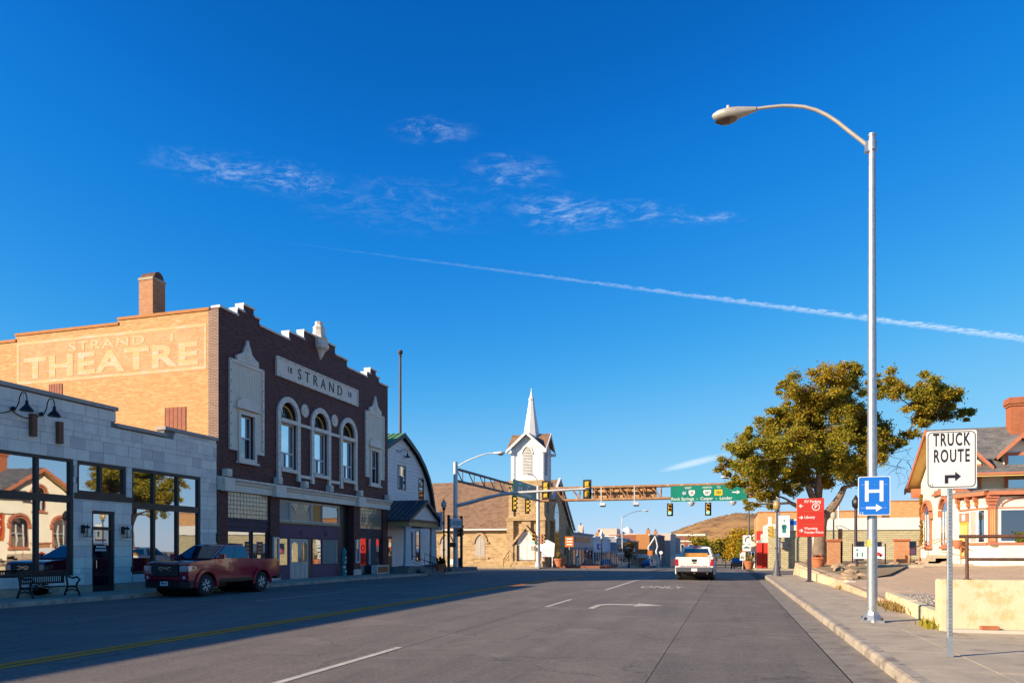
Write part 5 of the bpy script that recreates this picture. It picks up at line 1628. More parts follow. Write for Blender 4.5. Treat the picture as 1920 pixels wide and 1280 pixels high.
def build_church():
    F = 84.0
    x0, x1 = -25.4, -21.2
    xm = (x0 + x1) / 2
    g = gz(84)
    t = thing('church', 'tan stone church with white louvred belfry and spire', 'church', (xm, F + 2, g))
    S = 'church_stone'
    # nave: long wall and big brown roof facing us, gable to the street
    nx0, nx1, ny0, ny1, ym = -44, -22.0, 85.2, 103.0, 94.0
    part('nave_wall', S, t, lambda b: (b.box(nx0, nx1, ny0, ny1, g - 1, 4.3), b.prism([(ny0, 4.3), (ym, 10.6), (ny1, 4.3)], 'x', nx1 - .5, nx1 - .001)))
    def slope(p, q, e=.0, th=.16):
        return [(p[0], p[1]), (q[0], q[1]), (q[0], q[1] + th), (p[0], p[1] + th)]
    part('nave_roof', 'roof_brown', t, lambda b: (b.prism(slope((ny0 - .45, 4.25), (ym, 10.85)), 'x', nx0 - .4, nx1 + .3), b.prism(slope((ym, 10.85), (ny1 + .45, 4.25)), 'x', nx0 - .4, nx1 + .3)))
    part('gable_coping', 'facade_pale', t, lambda b: (b.prism(slope((ny0 - .4, 4.5), (ym, 11.05), 0, .2), 'x', nx1 + .3, nx1 + .6), b.prism(slope((ym, 11.05), (ny1 + .5, 4.5), 0, .2), 'x', nx1 + .3, nx1 + .6)))
    part('gutter', 'white_wood', t, lambda b: b.cyl((nx0, ny0 - .5, 4.22), (x0 - .35, ny0 - .5, 4.22), .12, None, 8), True)
    for xc in (-29.6, -34.2):
        w = part('nave_window', 'coping_tan', t, lambda b: b.prism(pointed(xc, .9, 2.55, .62), 'y', ny0 - .03, ny0 + .02))
        part('window_hood', S, w, lambda b: (b.prism(pointed(xc, .5, 2.6, .95)[2:] + pointed(xc, .5, 2.6, .68)[2:][::-1], 'y', ny0 - .14, ny0 - .001), b.box(xc - 1.1, xc + 1.1, ny0 - .2, ny0 - .001, .62, .85), b.box(xc - 1.15, xc - .7, ny0 - .13, ny0 - .002, 2.55, 2.75), b.box(xc + .7, xc + 1.15, ny0 - .13, ny0 - .002, 2.55, 2.75)))
        part('window_mullion', 'galv_cream', w, lambda b: (b.box(xc - .04, xc + .04, ny0 - .05, ny0 - .03, .9, 3.2)))
    boxp('plinth', S, t, nx0, x0, ny0 - .14, ny0, g - .2, .62)
    boxp('wall_plaque', 'steeple_white', t, -33.6, -32.6, ny0 - .17, ny0 - .145, -.05, .7)
    # tower
    def tower(b):
        b.box(x0, x1, F, F + 4.2, g - 1, 9.9)
        for x in (x0 - .25, x1 - .55):
            b.box(x, x + .8, F - .45, F + .5, g - 1, 5.25)
        b.box(x1 - .05, x1 + .45, F + .1, F + .85, g - 1, 5.3)
        b.box(x1 - .05, x1 + .45, F + 3.4, F + 4.1, g - 1, 5.3)
        for x in (x0 - .1, x1 - .5):
            b.box(x, x + .6, F - .2, F + .3, 5.25, 9.0)
    part('tower', S, t, tower)
    part('string_course', S, t, lambda b: (b.box(x0 - .35, x1 + .35, F - .55, F + 4.5, 5.25, 5.55), b.box(x0 - .2, x1 + .2, F - .3, F + 4.4, 5.55, 5.75)))
    part('tower_top', S, t, lambda b: (b.box(x0 - .22, x1 + .22, F - .25, F + 4.45, 9.3, 9.6), b.box(x0 - .1, x1 + .1, F - .1, F + 4.3, 9.6, 10.05)))
    # entrance: gabled surround, pointed white doors
    part('portal_gable', S, t, lambda b: (b.prism([(xm - 1.7, 2.6), (xm, 4.75), (xm + 1.7, 2.6), (xm + 1.7, 2.25), (xm, 4.3), (xm - 1.7, 2.25)], 'y', F - .55, F - .001), b.box(xm - 1.62, xm - 1.15, F - .35, F - .001, g, 2.4), b.box(xm + 1.15, xm + 1.62, F - .35, F - .001, g, 2.4), b.box(xm - .55, xm + .55, F - .3, F - .001, 4.3, 5.25)))
    d = part('portal_door', 'white_wood', t, lambda b: b.prism(pointed(xm, .55, 2.3, 1.0), 'y', F - .12, F - .002))
    part('portal_frame', 'steeple_white', d, lambda b: (b.prism(pointed(xm, .55, 2.3, 1.12)[2:] + pointed(xm, .55, 2.3, .95)[2:][::-1], 'y', F - .2, F - .12), b.box(xm - .03, xm + .03, F - .16, F - .121, .55, 3.6), b.box(xm - .95, xm + .95, F - .15, F - .121, 2.3, 2.42)))
    part('tower_window', 'dark_stud', t, lambda b: b.prism(pointed(F + 2.1, 1.0, 3.5, .5), 'x', x1 - .01, x1 + .03))
    part('tower_window', 'dark_stud', t, lambda b: b.prism(pointed(F + 2.1, 6.2, 8.0, .45), 'x', x1 - .01, x1 + .03))
    part('street_window', 'glass_far', t, lambda b: b.prism(pointed(ym, 1.0, 6.0, 1.3), 'x', nx1 - .01, nx1 + .03))
    part('street_window', 'glass_far', t, lambda b: b.prism(pointed(ym + 5.2, 1.0, 3.0, .5), 'x', nx1 - .01, nx1 + .03))
    for y in (89.2, 100.6):
        part('street_buttress', S, t, lambda b: b.prism([(y - .3, g - 1), (y + .3, g - 1), (y + .3, 4.4), (y - .3, 5.0)], 'x', nx1 - .02, nx1 + .55))
    # stone steps with rails
    for k in range(6):
        boxp('step', 'church_stone', t, xm - 1.9 - .18 * (5 - k), xm + 2.1 + .12 * (5 - k), F - 1.0 - .33 * (5 - k), F - .36, g - .2 + .0, g + .16 + .135 * k)
    for x in (xm - 2.0, xm + 1.9):
        part('stair_rail', 'iron_dark', t, lambda b: (b.tube([(x, F - 3.0, g + .1), (x, F - 2.9, g + 1.0), (x, F - .7, 1.6), (x, F - .4, 1.6)], .035, 6), b.tube([(x, F - 2.9, g + .55), (x, F - .6, 1.15)], .025, 6), b.cyl((x, F - .8, .4), (x, F - .8, 1.6), .03, None, 6)), True)
    # belfry
    W = 'steeple_white'
    bx0, bx1, by0, by1 = x0 + .22, x1 - .22, F + .22, F + 3.98
    bf = part('belfry', W, t, lambda b: (b.box(bx0, bx1, by0, by1, 10.05, 14.1), [b.box(x - .12, x + .3, y - .1, y + .3, 10.05, 14.0) for x in (bx0, bx1 - .18) for y in (by0, by1 - .2)],
          b.prism([(bx0, 14.0), (xm, 15.55), (bx1, 14.0)], 'y', by0 - .05, by1 + .05), b.prism([(by0, 14.0), (F + 2.1, 15.55), (by1, 14.0)], 'x', bx0 - .05, bx1 + .05)))
    for face in ('y', 'x'):
        c = xm if face == 'y' else F + 2.1
        lo = part('louvre_frame', W, bf, lambda b: b.prism(pointed(c, 10.7, 13.2, .72)[2:] + pointed(c, 10.7, 13.2, .6)[2:][::-1] + [], face, *((by0 - .1, by0 - .003) if face == 'y' else (bx1 + .003, bx1 + .1))))
        part('louvre_back', 'coping_tan', bf, lambda b: b.prism(pointed(c, 10.75, 13.2, .6), face, *((by0 - .012, by0 - .002) if face == 'y' else (bx1 + .002, bx1 + .012))))
        for k in range(17):
            z = 10.85 + .18 * k
            hw = .58 if z < 13.2 else max(.08, .58 * (1 - ((z - 13.2) / .85) ** 1.3))
            o = MB()
            if face == 'y':
                o.rbox((c, by0 - .05, z), (2 * hw, .02, .12), 0, rad(-35))
            else:
                o.rbox((bx1 + .05, c, z), (2 * hw, .02, .12), rad(90), rad(-35))
            o.build('louvre_slat', 'white_wood', bf)
    # cross-gabled cap: four little roofs with white bargeboards, then the spire
    e = .55
    def cap(b):
        n = 24
        def hh(q):
            return 15.85 - (2.15 / (1.88 + e)) * abs(q)
        vs, fs = [], []
        for j in range(n + 1):
            for i in range(n + 1):
                px_, py_ = -(1.88 + e) + 2 * (1.88 + e) * i / n, -(1.88 + e) + 2 * (1.88 + e) * j / n
                vs.append((xm + px_, F + 2.1 + py_, max(hh(px_), hh(py_))))
        m_ = n + 1
        for j in range(n):
            for i in range(n):
                q = (j * m_ + i, j * m_ + i + 1, (j + 1) * m_ + i + 1, (j + 1) * m_ + i)
                if (i < n / 2) == (j < n / 2):
                    fs += [(q[0], q[1], q[2]), (q[0], q[2], q[3])]
                else:
                    fs += [(q[0], q[1], q[3]), (q[1], q[2], q[3])]
        b.add(vs, fs)
    capr = part('cap_roof', 'roof_brown', t, cap)
    def barge(b, axis, c, p0, p1, q0, q1):
        b.prism([(p0 - e - .08, 13.62), (c, 15.87), (p1 + e + .08, 13.62), (p1 + e + .08, 13.3), (c, 15.5), (p0 - e - .08, 13.3)], axis, q0, q1)
    part('bargeboard', W, capr, lambda b: (barge(b, 'y', xm, bx0, bx1, by0 - .62, by0 - .552), barge(b, 'x', F + 2.1, by0, by1, bx1 + .552, bx1 + .62)))
    part('eave_return', W, capr, lambda b: [b.box(x - .3, x + .3, y - .3, y + .3, 13.3, 13.6) for x in (bx0 - .25, bx1 + .25) for y in (by0 - .2, by1 + .2)])
    yc = F + 2.1
    sp = part('spire', W, t, lambda b: b.lathe((xm, yc, 14.6), [(1.25, 0), (1.06, .8), (.3, 5.4)], 8))
    part('spire_cap', W, sp, lambda b: b.lathe((xm, yc, 20.0), [(.36, 0), (.38, .12), (.3, .25), (.2, .5), (.1, .8), (.1, 1.0), (.05, 1.1), (.05, 1.4), (.0, 1.5)], 8))
    n = thing('notice_board', 'white gabled notice board beside the church door', 'notice board', (-20.6, F - .6, g))
    part('board', 'steeple_white', n, lambda b: b.prism([(-21.4, .95), (-19.8, .95), (-19.7, 2.5), (-20.6, 2.95), (-21.5, 2.5)], 'y', F - .75, F - .62))
    part('notice_print', 'facade_pale', n, lambda b: [b.box(-21.1, -20.1, F - .757, F - .75, 1.3 + .25 * k, 1.42 + .25 * k) for k in range(4)])
    for x in (-21.2, -20.0):
        boxp('post', 'white_wood', n, x - .06, x + .06, F - .73, F - .64, g, .95)


build_church()
# ------------------------------------------------------------------ pickups
RF = random.Random(31)


def pickup(name, label, loc, rz, paint, c):
    """x forward, front axle at x=0; c holds the proportions"""
    t = thing(name, label, 'pickup truck', loc, rz, None, True)
    L, W, H, wb, fo, R = c['L'], c['W'], c['H'], c['wb'], c['fo'], c['R']
    xr = -(L - fo)
    hz, bz, bed = c['hood'], c['belt'], c['bed']
    hw = W / 2
    xw, xc = c['cowl'], c['cab_rear']
    ar = R + .09
    def archpts(cx):
        z0 = c['sill']
        a0 = math.asin(max(-1, min(1, (z0 - R) / ar)))
        return [(cx + ar * math.cos(a), R + ar * math.sin(a)) for a in [a0 + (math.pi - 2 * a0) * i / 14 for i in range(15)]]
    prof = [(fo - .12, c['sill'] + .02), (fo - .02, .62), (fo, .8), (fo - .02, hz - .13), (fo - .1, hz - .03), (fo - .35, hz + .03), (xw + .2, bz - .03), (xw, bz), (xc, bz + .02), (xc - .04, bed), (xr + .03, bed), (xr, bed - .06), (xr + .02, .72), (xr + .12, c['sill'] + .08)]
    prof += [(x, z) for x, z in archpts(-wb)[::-1]] + [(x, z) for x, z in archpts(0)[::-1]]
    prof = [prof[0]] + prof[1:]
    # the outline runs front -> top -> tail, so the arches follow from tail to front along the sill
    body = part('body', paint, t, lambda b: b.prism(prof, 'y', -hw, hw), True, .035)
    for x in (0, -wb):
        part('wheel_well', 'plastic_black', t, lambda b: b.cyl((x, -hw + .27, R + .06), (x, hw - .27, R + .06), ar + .0, None, 20))
    part('underbody', 'plastic_black', t, lambda b: (b.box(xr + .5, fo - .25, -hw + .3, hw - .3, c['sill'] - .12, c['sill'] + .1), b.box(-wb * .6, -.6, -.25, .25, .28, c['sill']), b.box(-wb - .12, -wb + .12, -hw + .2, hw - .2, R - .09, R + .09), b.lathe((-wb, 0, R), [(.05, -.2), (.17, -.1), (.19, 0), (.17, .1), (.05, .2)], 10, 0, 'x')))
    for x in (0, -wb):
        for sd in (-1, 1):
            ring = [(x + (ar + .13) * math.cos(a), R + (ar + .13) * math.sin(a)) for a in [math.pi * (-.04 + 1.08 * i / 16) for i in range(17)]] + [(x + (ar - .02) * math.cos(a), R + (ar - .02) * math.sin(a)) for a in [math.pi * (-.04 + 1.08 * i / 16) for i in range(16, -1, -1)]]
            y0 = sd * (hw - .02)
            part('fender_flare', paint, t, lambda b: b.prism(ring, 'y', min(y0, y0 + sd * .075), max(y0, y0 + sd * .075)), True, .02)
        boxp('fender_liner', 'plastic_black', t, x - .02, x + .02, -hw + .3, hw - .3, R - .02, R + .02)
    # greenhouse
    tx0, tx1, tw, bw = xw - c['rake'], xc + .13, hw - .24, hw - .06
    B = [Vector((xw, bw, bz)), Vector((xc, bw, bz)), Vector((xc, -bw, bz)), Vector((xw, -bw, bz))]
    T = [Vector((tx0, tw, H - .03)), Vector((tx1, tw, H - .03)), Vector((tx1, -tw, H - .03)), Vector((tx0, -tw, H - .03))]
    cab = part('cab', paint, t, lambda b: (b.add(B + T, [(0, 1, 5, 4), (1, 2, 6, 5), (2, 3, 7, 6), (3, 0, 4, 7), (4, 5, 6, 7), (3, 2, 1, 0)])), True, .05)
    part('roof_skin', paint, cab, lambda b: b.add([Vector((tx0 - .1, tw - .06, H - .02)), Vector((tx1 + .1, tw - .06, H - .02)), Vector((tx1 + .1, -tw + .06, H - .02)), Vector((tx0 - .1, -tw + .06, H - .02)), Vector((tx0 - .3, tw - .25, H + .02)), Vector((tx1 + .25, tw - .25, H + .02)), Vector((tx1 + .25, -tw + .25, H + .02)), Vector((tx0 - .3, -tw + .25, H + .02))], [(0, 1, 5, 4), (1, 2, 6, 5), (2, 3, 7, 6), (3, 0, 4, 7), (4, 5, 6, 7)]), True)
    def pane(nm, q, pts, off=.012, m='glass_car'):
        """q = four corners (bottom a, bottom b, top b, top a); pts in (u,v) of that face"""
        a, b_, c_, d = q
        n = (b_ - a).cross(d - a).normalized()
        ctr = (a + b_ + c_ + d) / 4 - Vector(((xw + xc) / 2, 0, (bz + H) / 2))
        if n.dot(ctr) < 0:
            n = -n
        vs = [(a * (1 - u) + b_ * u) * (1 - v) + (d * (1 - u) + c_ * u) * v for u, v in pts]
        o = MB()
        k = len(vs)
        o.add([p + n * off for p in vs] + [p - n * .02 for p in vs], [tuple(range(k))] + [(i, (i + 1) % k, k + (i + 1) % k, k + i) for i in range(k)])
        return o.build(nm, m, cab)
    for s in (0, 1):
        q = (B[0], B[1], T[1], T[0]) if s == 0 else (B[3], B[2], T[2], T[3])
        m = c['split']
        pane('side_window', q, [(.06, .08), (m - .02, .06), (m - .02, .86), (.09, .86)], .012, 'glass_car')
        pane('side_window', q, [(m + .02, .06), (.9, .08), (.93, .5), (.9, .86), (m + .02, .86)], .012, 'glass_car')
    pane('windshield', (B[0], B[3], T[3], T[0]), [(.05, .05), (.95, .05), (.93, .9), (.07, .9)])
    pane('rear_window', (B[1], B[2], T[2], T[1]), [(.09, .22), (.91, .22), (.89, .84), (.11, .84)], .012, 'glass_car')
    # wheels
    for x in (0, -wb):
        for s in (-1, 1):
            y = s * (hw - .125)
            w = part('wheel', 'rubber', t, lambda b: b.lathe((x, y, R), [(R * .62, -.125), (R * .9, -.125), (R * .985, -.1), (R, -.06), (R, .06), (R * .985, .1), (R * .9, .125), (R * .62, .125)], 28, 0, 'y'), True)
            so = s * .118
            rim = part('rim', 'plastic_black', w, lambda b: b.lathe((x, y + s * .06, R), [(.0, 0), (R * .6, 0), (R * .62, s * .04)], 24, 0, 'y'), True)
            def sp(b):
                b.lathe((x, y + so, R), [(R * .56, 0), (R * .64, 0), (R * .64, -s * .03), (R * .56, -s * .03)], 28, 0, 'y')
                b.lathe((x, y + so, R), [(.0, 0), (R * .17, 0), (R * .17, -s * .04)], 12, 0, 'y')
                for k in range(6):
                    a = math.pi / 3 * k + .3
                    for da in (-.2, .2):
                        p = Vector((x + R * .14 * math.cos(a), y + so - s * .01, R + R * .14 * math.sin(a)))
                        q = Vector((x + R * .58 * math.cos(a + da), y + so - s * .01, R + R * .58 * math.sin(a + da)))
                        b.cyl(p, q, R * .062, R * .052, 6)
            part('spokes', 'alloy', w, sp, True)
    # seams, handles, mirrors, sills
    for s in (-1, 1):
        y = s * (hw + .001)
        for x in (xw - .12, c['door2'], xc + .06):
            boxp('door_seam', 'plastic_black', t, x - .006, x + .006, min(y, y - s * .004), max(y, y + s * .003), c['sill'] + .1, bz - .02)
        boxp('sill_trim', 'plastic_black', t, -wb + ar + .05, -ar - .05, min(y - s * .1, y + s * .03), max(y - s * .1, y + s * .03), c['sill'] - .06, c['sill'] + .06)
        for x in (c['door2'] + .14, xc + .22):
            boxp('door_handle', paint, t, x - .11, x + .11, min(y, y + s * .035), max(y, y + s * .035), bz - .17, bz - .12, bevel=.01)
        part('mirror', paint, t, lambda b: (b.rbox((xw - .32, s * (hw + .14), bz + .1), (.14, .26, .19), 0), b.rbox((xw - .3, s * (hw - .0), bz + .03), (.06, .2, .05), 0)), True, .03)
        boxp('window_trim', 'chrome', t, xc + .1, xw - .35, min(s * bw, s * (bw + .022)), max(s * bw, s * (bw + .022)), bz - .005, bz + .02)
    if c.get('front'):
        g = part('grille', 'plastic_black', t, lambda b: (b.box(fo - .05, fo + .035, -.6, .6, .74, hz - .06)), False, .03)
        part('grille_bars', 'plastic_grey', g, lambda b: [b.box(fo + .035, fo + .042, -.55, .55, .8 + .075 * k, .82 + .075 * k) for k in range(5)])
        text('badge_lettering', 'GMC', .2, (fo + .043, 0, 1.0), (0, 1, 0), (0, 0, 1), 'chrome', g, .008, 1.25, .02)
        for s in (-1, 1):
            h = part('headlight', 'head_clear', t, lambda b: b.add([(fo + .03, s * .62, .92), (fo + .03, s * .62, 1.12), (fo - .02, s * (hw + .006), 1.12), (fo - .02, s * (hw + .006), .93), (fo - .42, s * (hw + .008), 1.1), (fo - .38, s * (hw + .008), .97), (fo - .1, s * .62, .92), (fo - .1, s * .62, 1.12)], [(0, 1, 2, 3), (3, 2, 4, 5), (0, 6, 7, 1)]))
            part('turn_lamp', 'amber', h, lambda b: b.rbox((fo - .28, s * (hw + .008), 1.04), (.14, .012, .09)))
            part('fog_lamp', 'head_clear', t, lambda b: b.lathe((fo - .03, s * .78, .7), [(.06, 0), (.055, .04), (.0, .045)], 12, 0, 'x'))
        part('front_bumper', 'plastic_black', t, lambda b: b.prism([(-hw - .01, fo - .35), (-hw + .03, fo - .08), (-hw + .25, fo + .05), (hw - .25, fo + .05), (hw - .03, fo - .08), (hw + .01, fo - .35)], 'z', .36, .58) if False else b.add([(fo - .45, -hw - .012, .36), (fo - .1, -hw - .012, .34), (fo + .05, -hw + .3, .34), (fo + .05, hw - .3, .34), (fo - .1, hw + .012, .34), (fo - .45, hw + .012, .36), (fo - .45, -hw - .012, .6), (fo - .08, -hw - .012, .58), (fo + .07, -hw + .3, .58), (fo + .07, hw - .3, .58), (fo - .08, hw + .012, .58), (fo - .45, hw + .012, .6)], [(0, 1, 7, 6), (1, 2, 8, 7), (2, 3, 9, 8), (3, 4, 10, 9), (4, 5, 11, 10), (6, 7, 8, 9, 10, 11), (5, 4, 3, 2, 1, 0)]))
        pl = part('licence_plate', 'print_white', t, lambda b: b.box(fo + .07, fo + .085, -.16, .16, .42, .57))
        part('plate_print', 'facade_blue', pl, lambda b: (b.box(fo + .085, fo + .088, -.12, .12, .47, .52), b.box(fo + .085, fo + .088, -.12, -.04, .53, .56)))
    # tail
    for s in (-1, 1):
        part('tail_light', 'tail_red', t, lambda b: b.box(xr - .012, xr + .17, min(s * (hw - .17), s * (hw + .008)), max(s * (hw - .17), s * (hw + .008)), bed - .5, bed - .1), False, .02)
    tg = part('tailgate', paint, t, lambda b: b.box(xr - .02, xr + .05, -hw + .19, hw - .19, .78, bed - .015), False, .02)
    part('tailgate_handle', 'plastic_black', tg, lambda b: b.box(xr - .028, xr - .018, -.14, .14, bed - .26, bed - .12))
    part('bed_cover', 'plastic_black', t, lambda b: b.box(xr + .08, xc - .08, -hw + .1, hw - .1, bed - .05, bed + .008))
    rb = part('rear_bumper', c['bumper'], t, lambda b: (b.box(xr - .17, xr + .1, -hw + .04, hw - .04, .5, .74)), False, .03)
    rp = part('licence_plate', 'print_white', rb, lambda b: b.box(xr - .18, xr - .17, -.16, .16, .54, .7))
    part('brake_light', 'tail_red', cab, lambda b: b.box(tx1 - .06, tx1 + .1, -.2, .2, H - .06, H - .005))
    return t, dict(xr=xr, hw=hw)


CAN = dict(L=5.4, W=1.9, H=1.92, wb=3.26, fo=.95, R=.41, hood=1.24, belt=1.34, bed=1.33, sill=.56, cowl=-.35, cab_rear=-2.62, rake=.95, split=.5, door2=-1.5, front=True, bumper='plastic_black')
pickup('pickup_truck', 'dark red crew cab pickup parked at the kerb before the theatre', (-19.15, 22.2, gz(22)), rad(-90), 'paint_maroon', CAN)
SIL = dict(L=5.85, W=2.08, H=1.93, wb=3.65, fo=.98, R=.42, hood=1.2, belt=1.3, bed=1.33, sill=.55, cowl=-.45, cab_rear=-2.55, rake=.8, split=.52, door2=-1.55, front=False, bumper='plastic_grey')
WT, wi = pickup('pickup_truck', 'white pickup seen from behind waiting at the crossing', (-1.95, 42.15 + (SIL['L'] - SIL['fo']), gz(44)), rad(90), 'paint_white', SIL)


def white_truck_trim():
    xr = wi['xr']
    # the truck is turned, so its own left is +y; we look at it from behind (-x side)
    part('emblem', 'gold', WT, lambda b: b.prism([(-.17, 1.02), (-.05, 1.02), (-.07, 1.055), (.07, 1.055), (.05, 1.02), (.17, 1.02), (.15, .985), (.05, .985), (.07, .95), (-.07, .95), (-.05, .985), (-.15, .985)], 'x', xr - .032, xr - .02))
    part('tailgate_print', 'sign_red', WT, lambda b: [b.box(xr - .024, xr - .02, -.68 + .085 * k, -.625 + .085 * k, .81, .845) for k in range(17) if k not in (3, 13)])
    part('tailpipe', 'chrome', WT, lambda b: b.cyl((xr + .1, -.7, .42), (xr - .03, -.7, .42), .045, None, 10))
    part('hitch', 'rust_pipe', WT, lambda b: (b.box(xr - .1, xr + .3, -.06, .06, .4, .5), b.box(xr + .1, xr + .2, -.6, .6, .42, .52)))
    cg = thing('cargo_board', 'orange board lying in the white pickup bed behind the cab window', 'board', (-1.95, 44.5, 1.3))
    part('board', 'board_orange', cg, lambda b: b.box(-2.62, -1.28, 44.05, 44.09, 1.2, 1.52))
    part('batten', 'timber', cg, lambda b: [b.box(x - .03, x + .03, 44.09, 44.13, 1.2, 1.52) for x in (-2.4, -1.5)])


white_truck_trim()


def far_car(label, x, y, rz, paint, kind='car'):
    t = thing('parked_car', label, 'car', (x, y, gz(y)), rz, 'cars far down the street', True)
    L, W, H = (4.6, 1.8, 1.5) if kind == 'car' else (5.0, 1.95, 1.85)
    pr = [(-L / 2, .35), (-L / 2, .85), (-L / 2 + .2, .95), (-.9, 1.0), (.9, 1.0), (L / 2 - .1, .82), (L / 2, .6), (L / 2, .35)]
    part('body', paint, t, lambda b: b.prism(pr, 'y', -W / 2, W / 2), True, .06)
    part('cabin', 'glass_far', t, lambda b: b.prism([(-L / 2 + (.35 if kind == 'car' else .1), .95), (-1.2 if kind == 'car' else -1.9, H - .06), (.4, H - .06), (1.15, .98)], 'y', -W / 2 + .14, W / 2 - .14), True, .05)
    part('roof', paint, t, lambda b: b.box(-1.15 if kind == 'car' else -1.85, .35, -W / 2 + .16, W / 2 - .16, H - .08, H), True, .03)
    for x_ in (-L * .3, L * .3):
        for s in (-1, 1):
            part('wheel', 'rubber', t, lambda b: b.lathe((x_, s * (W / 2 - .1), .32), [(.14, -.1), (.32, -.09), (.32, .09), (.14, .1)], 14, 0, 'y'), True)
    for s in (-1, 1):
        part('tail_light', 'tail_red', t, lambda b: b.box(-L / 2 - .01, -L / 2 + .05, s * (W / 2 - .2) - .12, s * (W / 2 - .2) + .12, .7, .85))
    return t


far_car('dark blue car far down the street beside the pale statue', -16.3, 150, rad(90), 'car_blue')
far_car('black car parked near the stop sign beyond the crossing', 1.4, 130, rad(90), 'car_dark', 'suv')
far_car('silver car parked behind the stop sign beyond the crossing', 1.4, 121, rad(90), 'car_silver')
far_car('small dark car parked before the sandwich boards', .9, 105, rad(90), 'car_dark')


# ------------------------------------------------------------------ shops down the street
def shop(label, y0, y1, top, m, o):
    g = gz((y0 + y1) / 2)
    s = o.get('side', -1)
    X = o.get('X', -22.3 if s < 0 else 3.9)
    t = thing(o.get('name', 'shop'), label, o.get('cat', 'building'), (X, (y0 + y1) / 2, g))
    dp = o.get('depth', 14)
    def bx(x0, x1):
        return (X + s * x1, X + s * x0) if s < 0 else (X + x0, X + x1)
    def wall(b):
        a, c = bx(0, dp)
        b.box(a, c, y0, y1, g - 1.5, top)
        if o.get('gable'):
            ym = (y0 + y1) / 2
            a, c = bx(0, .4)
            b.prism([(y0 + .5, top), (y0 + 2.5, top + .3), (ym - 1.5, top + .4), (ym, top + 1.5), (ym + 1.5, top + .4), (y1 - 2.5, top + .3), (y1 - .5, top)], 'x', a, c)
    part('wall', m, t, wall)
    a, c = bx(-.18, .3)
    part('cornice', o.get('trim', 'facade_white'), t, lambda b: (b.box(a, c, y0 - .02, y1 + .02, top - .25, top + .06) if not o.get('gable') else b.box(a, c, y0, y1, top - .2, top), b.box(*bx(-.12, .1), y0 + .01, y1 - .01, g + 2.95, g + 3.2)))
    # shop front: dark panes between posts
    n = max(2, int((y1 - y0) / 2.2))
    dy = (y1 - y0 - .6) / n
    for k in range(n):
        p = y0 + .3 + dy * k
        w = part('shop_window', o.get('trim', 'facade_white'), t, lambda b: frame(b, *bx(-.06, .04), p + .06, p + dy - .06, g + .3, g + 2.85, .1))
        part('pane', 'glass_far', w, lambda b: b.box(*bx(-.015, .02), p + .16, p + dy - .16, g + .4, g + 2.75))
    for k in range(o.get('upper', 0)):
        p = y0 + .8 + (y1 - y0 - 1.6) * (k + .5) / o['upper']
        for r in range(o.get('rows', 1)):
            z = g + 4.3 + 3.0 * r
            if z + 1.6 > top - .3:
                continue
            w = part('upper_window', o.get('trim', 'facade_white'), t, lambda b: frame(b, *bx(-.06, .04), p - .55, p + .55, z - .1, z + 1.6, .1))
            part('pane', 'glass_far', w, lambda b: b.box(*bx(-.015, .02), p - .45, p + .45, z, z + 1.5))
    if o.get('awning'):
        x0, x1 = bx(-1.5, 0)
        q = X + 1.5 if s < 0 else X - 1.5
        part('awning', o['awning'], t, lambda b: b.add([(X, y0 + .5, g + 3.4), (X, y1 - .5, g + 3.4), (q, y1 - .5, g + 2.7), (q, y0 + .5, g + 2.7), (X, y0 + .5, g + 2.75), (X, y1 - .5, g + 2.75)], [(0, 1, 2, 3), (0, 3, 4), (1, 5, 2)]))
    if o.get('panel'):
        part('sign_panel', o['panel'], t, lambda b: b.box(*bx(-.08, .02), y0 + 2, y1 - 3, top - 1.35, top - .55))
    if o.get('chimney'):
        cy, ch = o['chimney']
        k = part('chimney', 'brick_far', t, lambda b: b.box(X - 2.6, X - 1.6, cy, cy + 1.2, top - .3, top + ch))
        part('chimney_pot', 'dark_stud', k, lambda b: b.cyl((X - 2.1, cy + .6, top + ch), (X - 2.1, cy + .6, top + ch + .5), .2, None, 8))
    return t


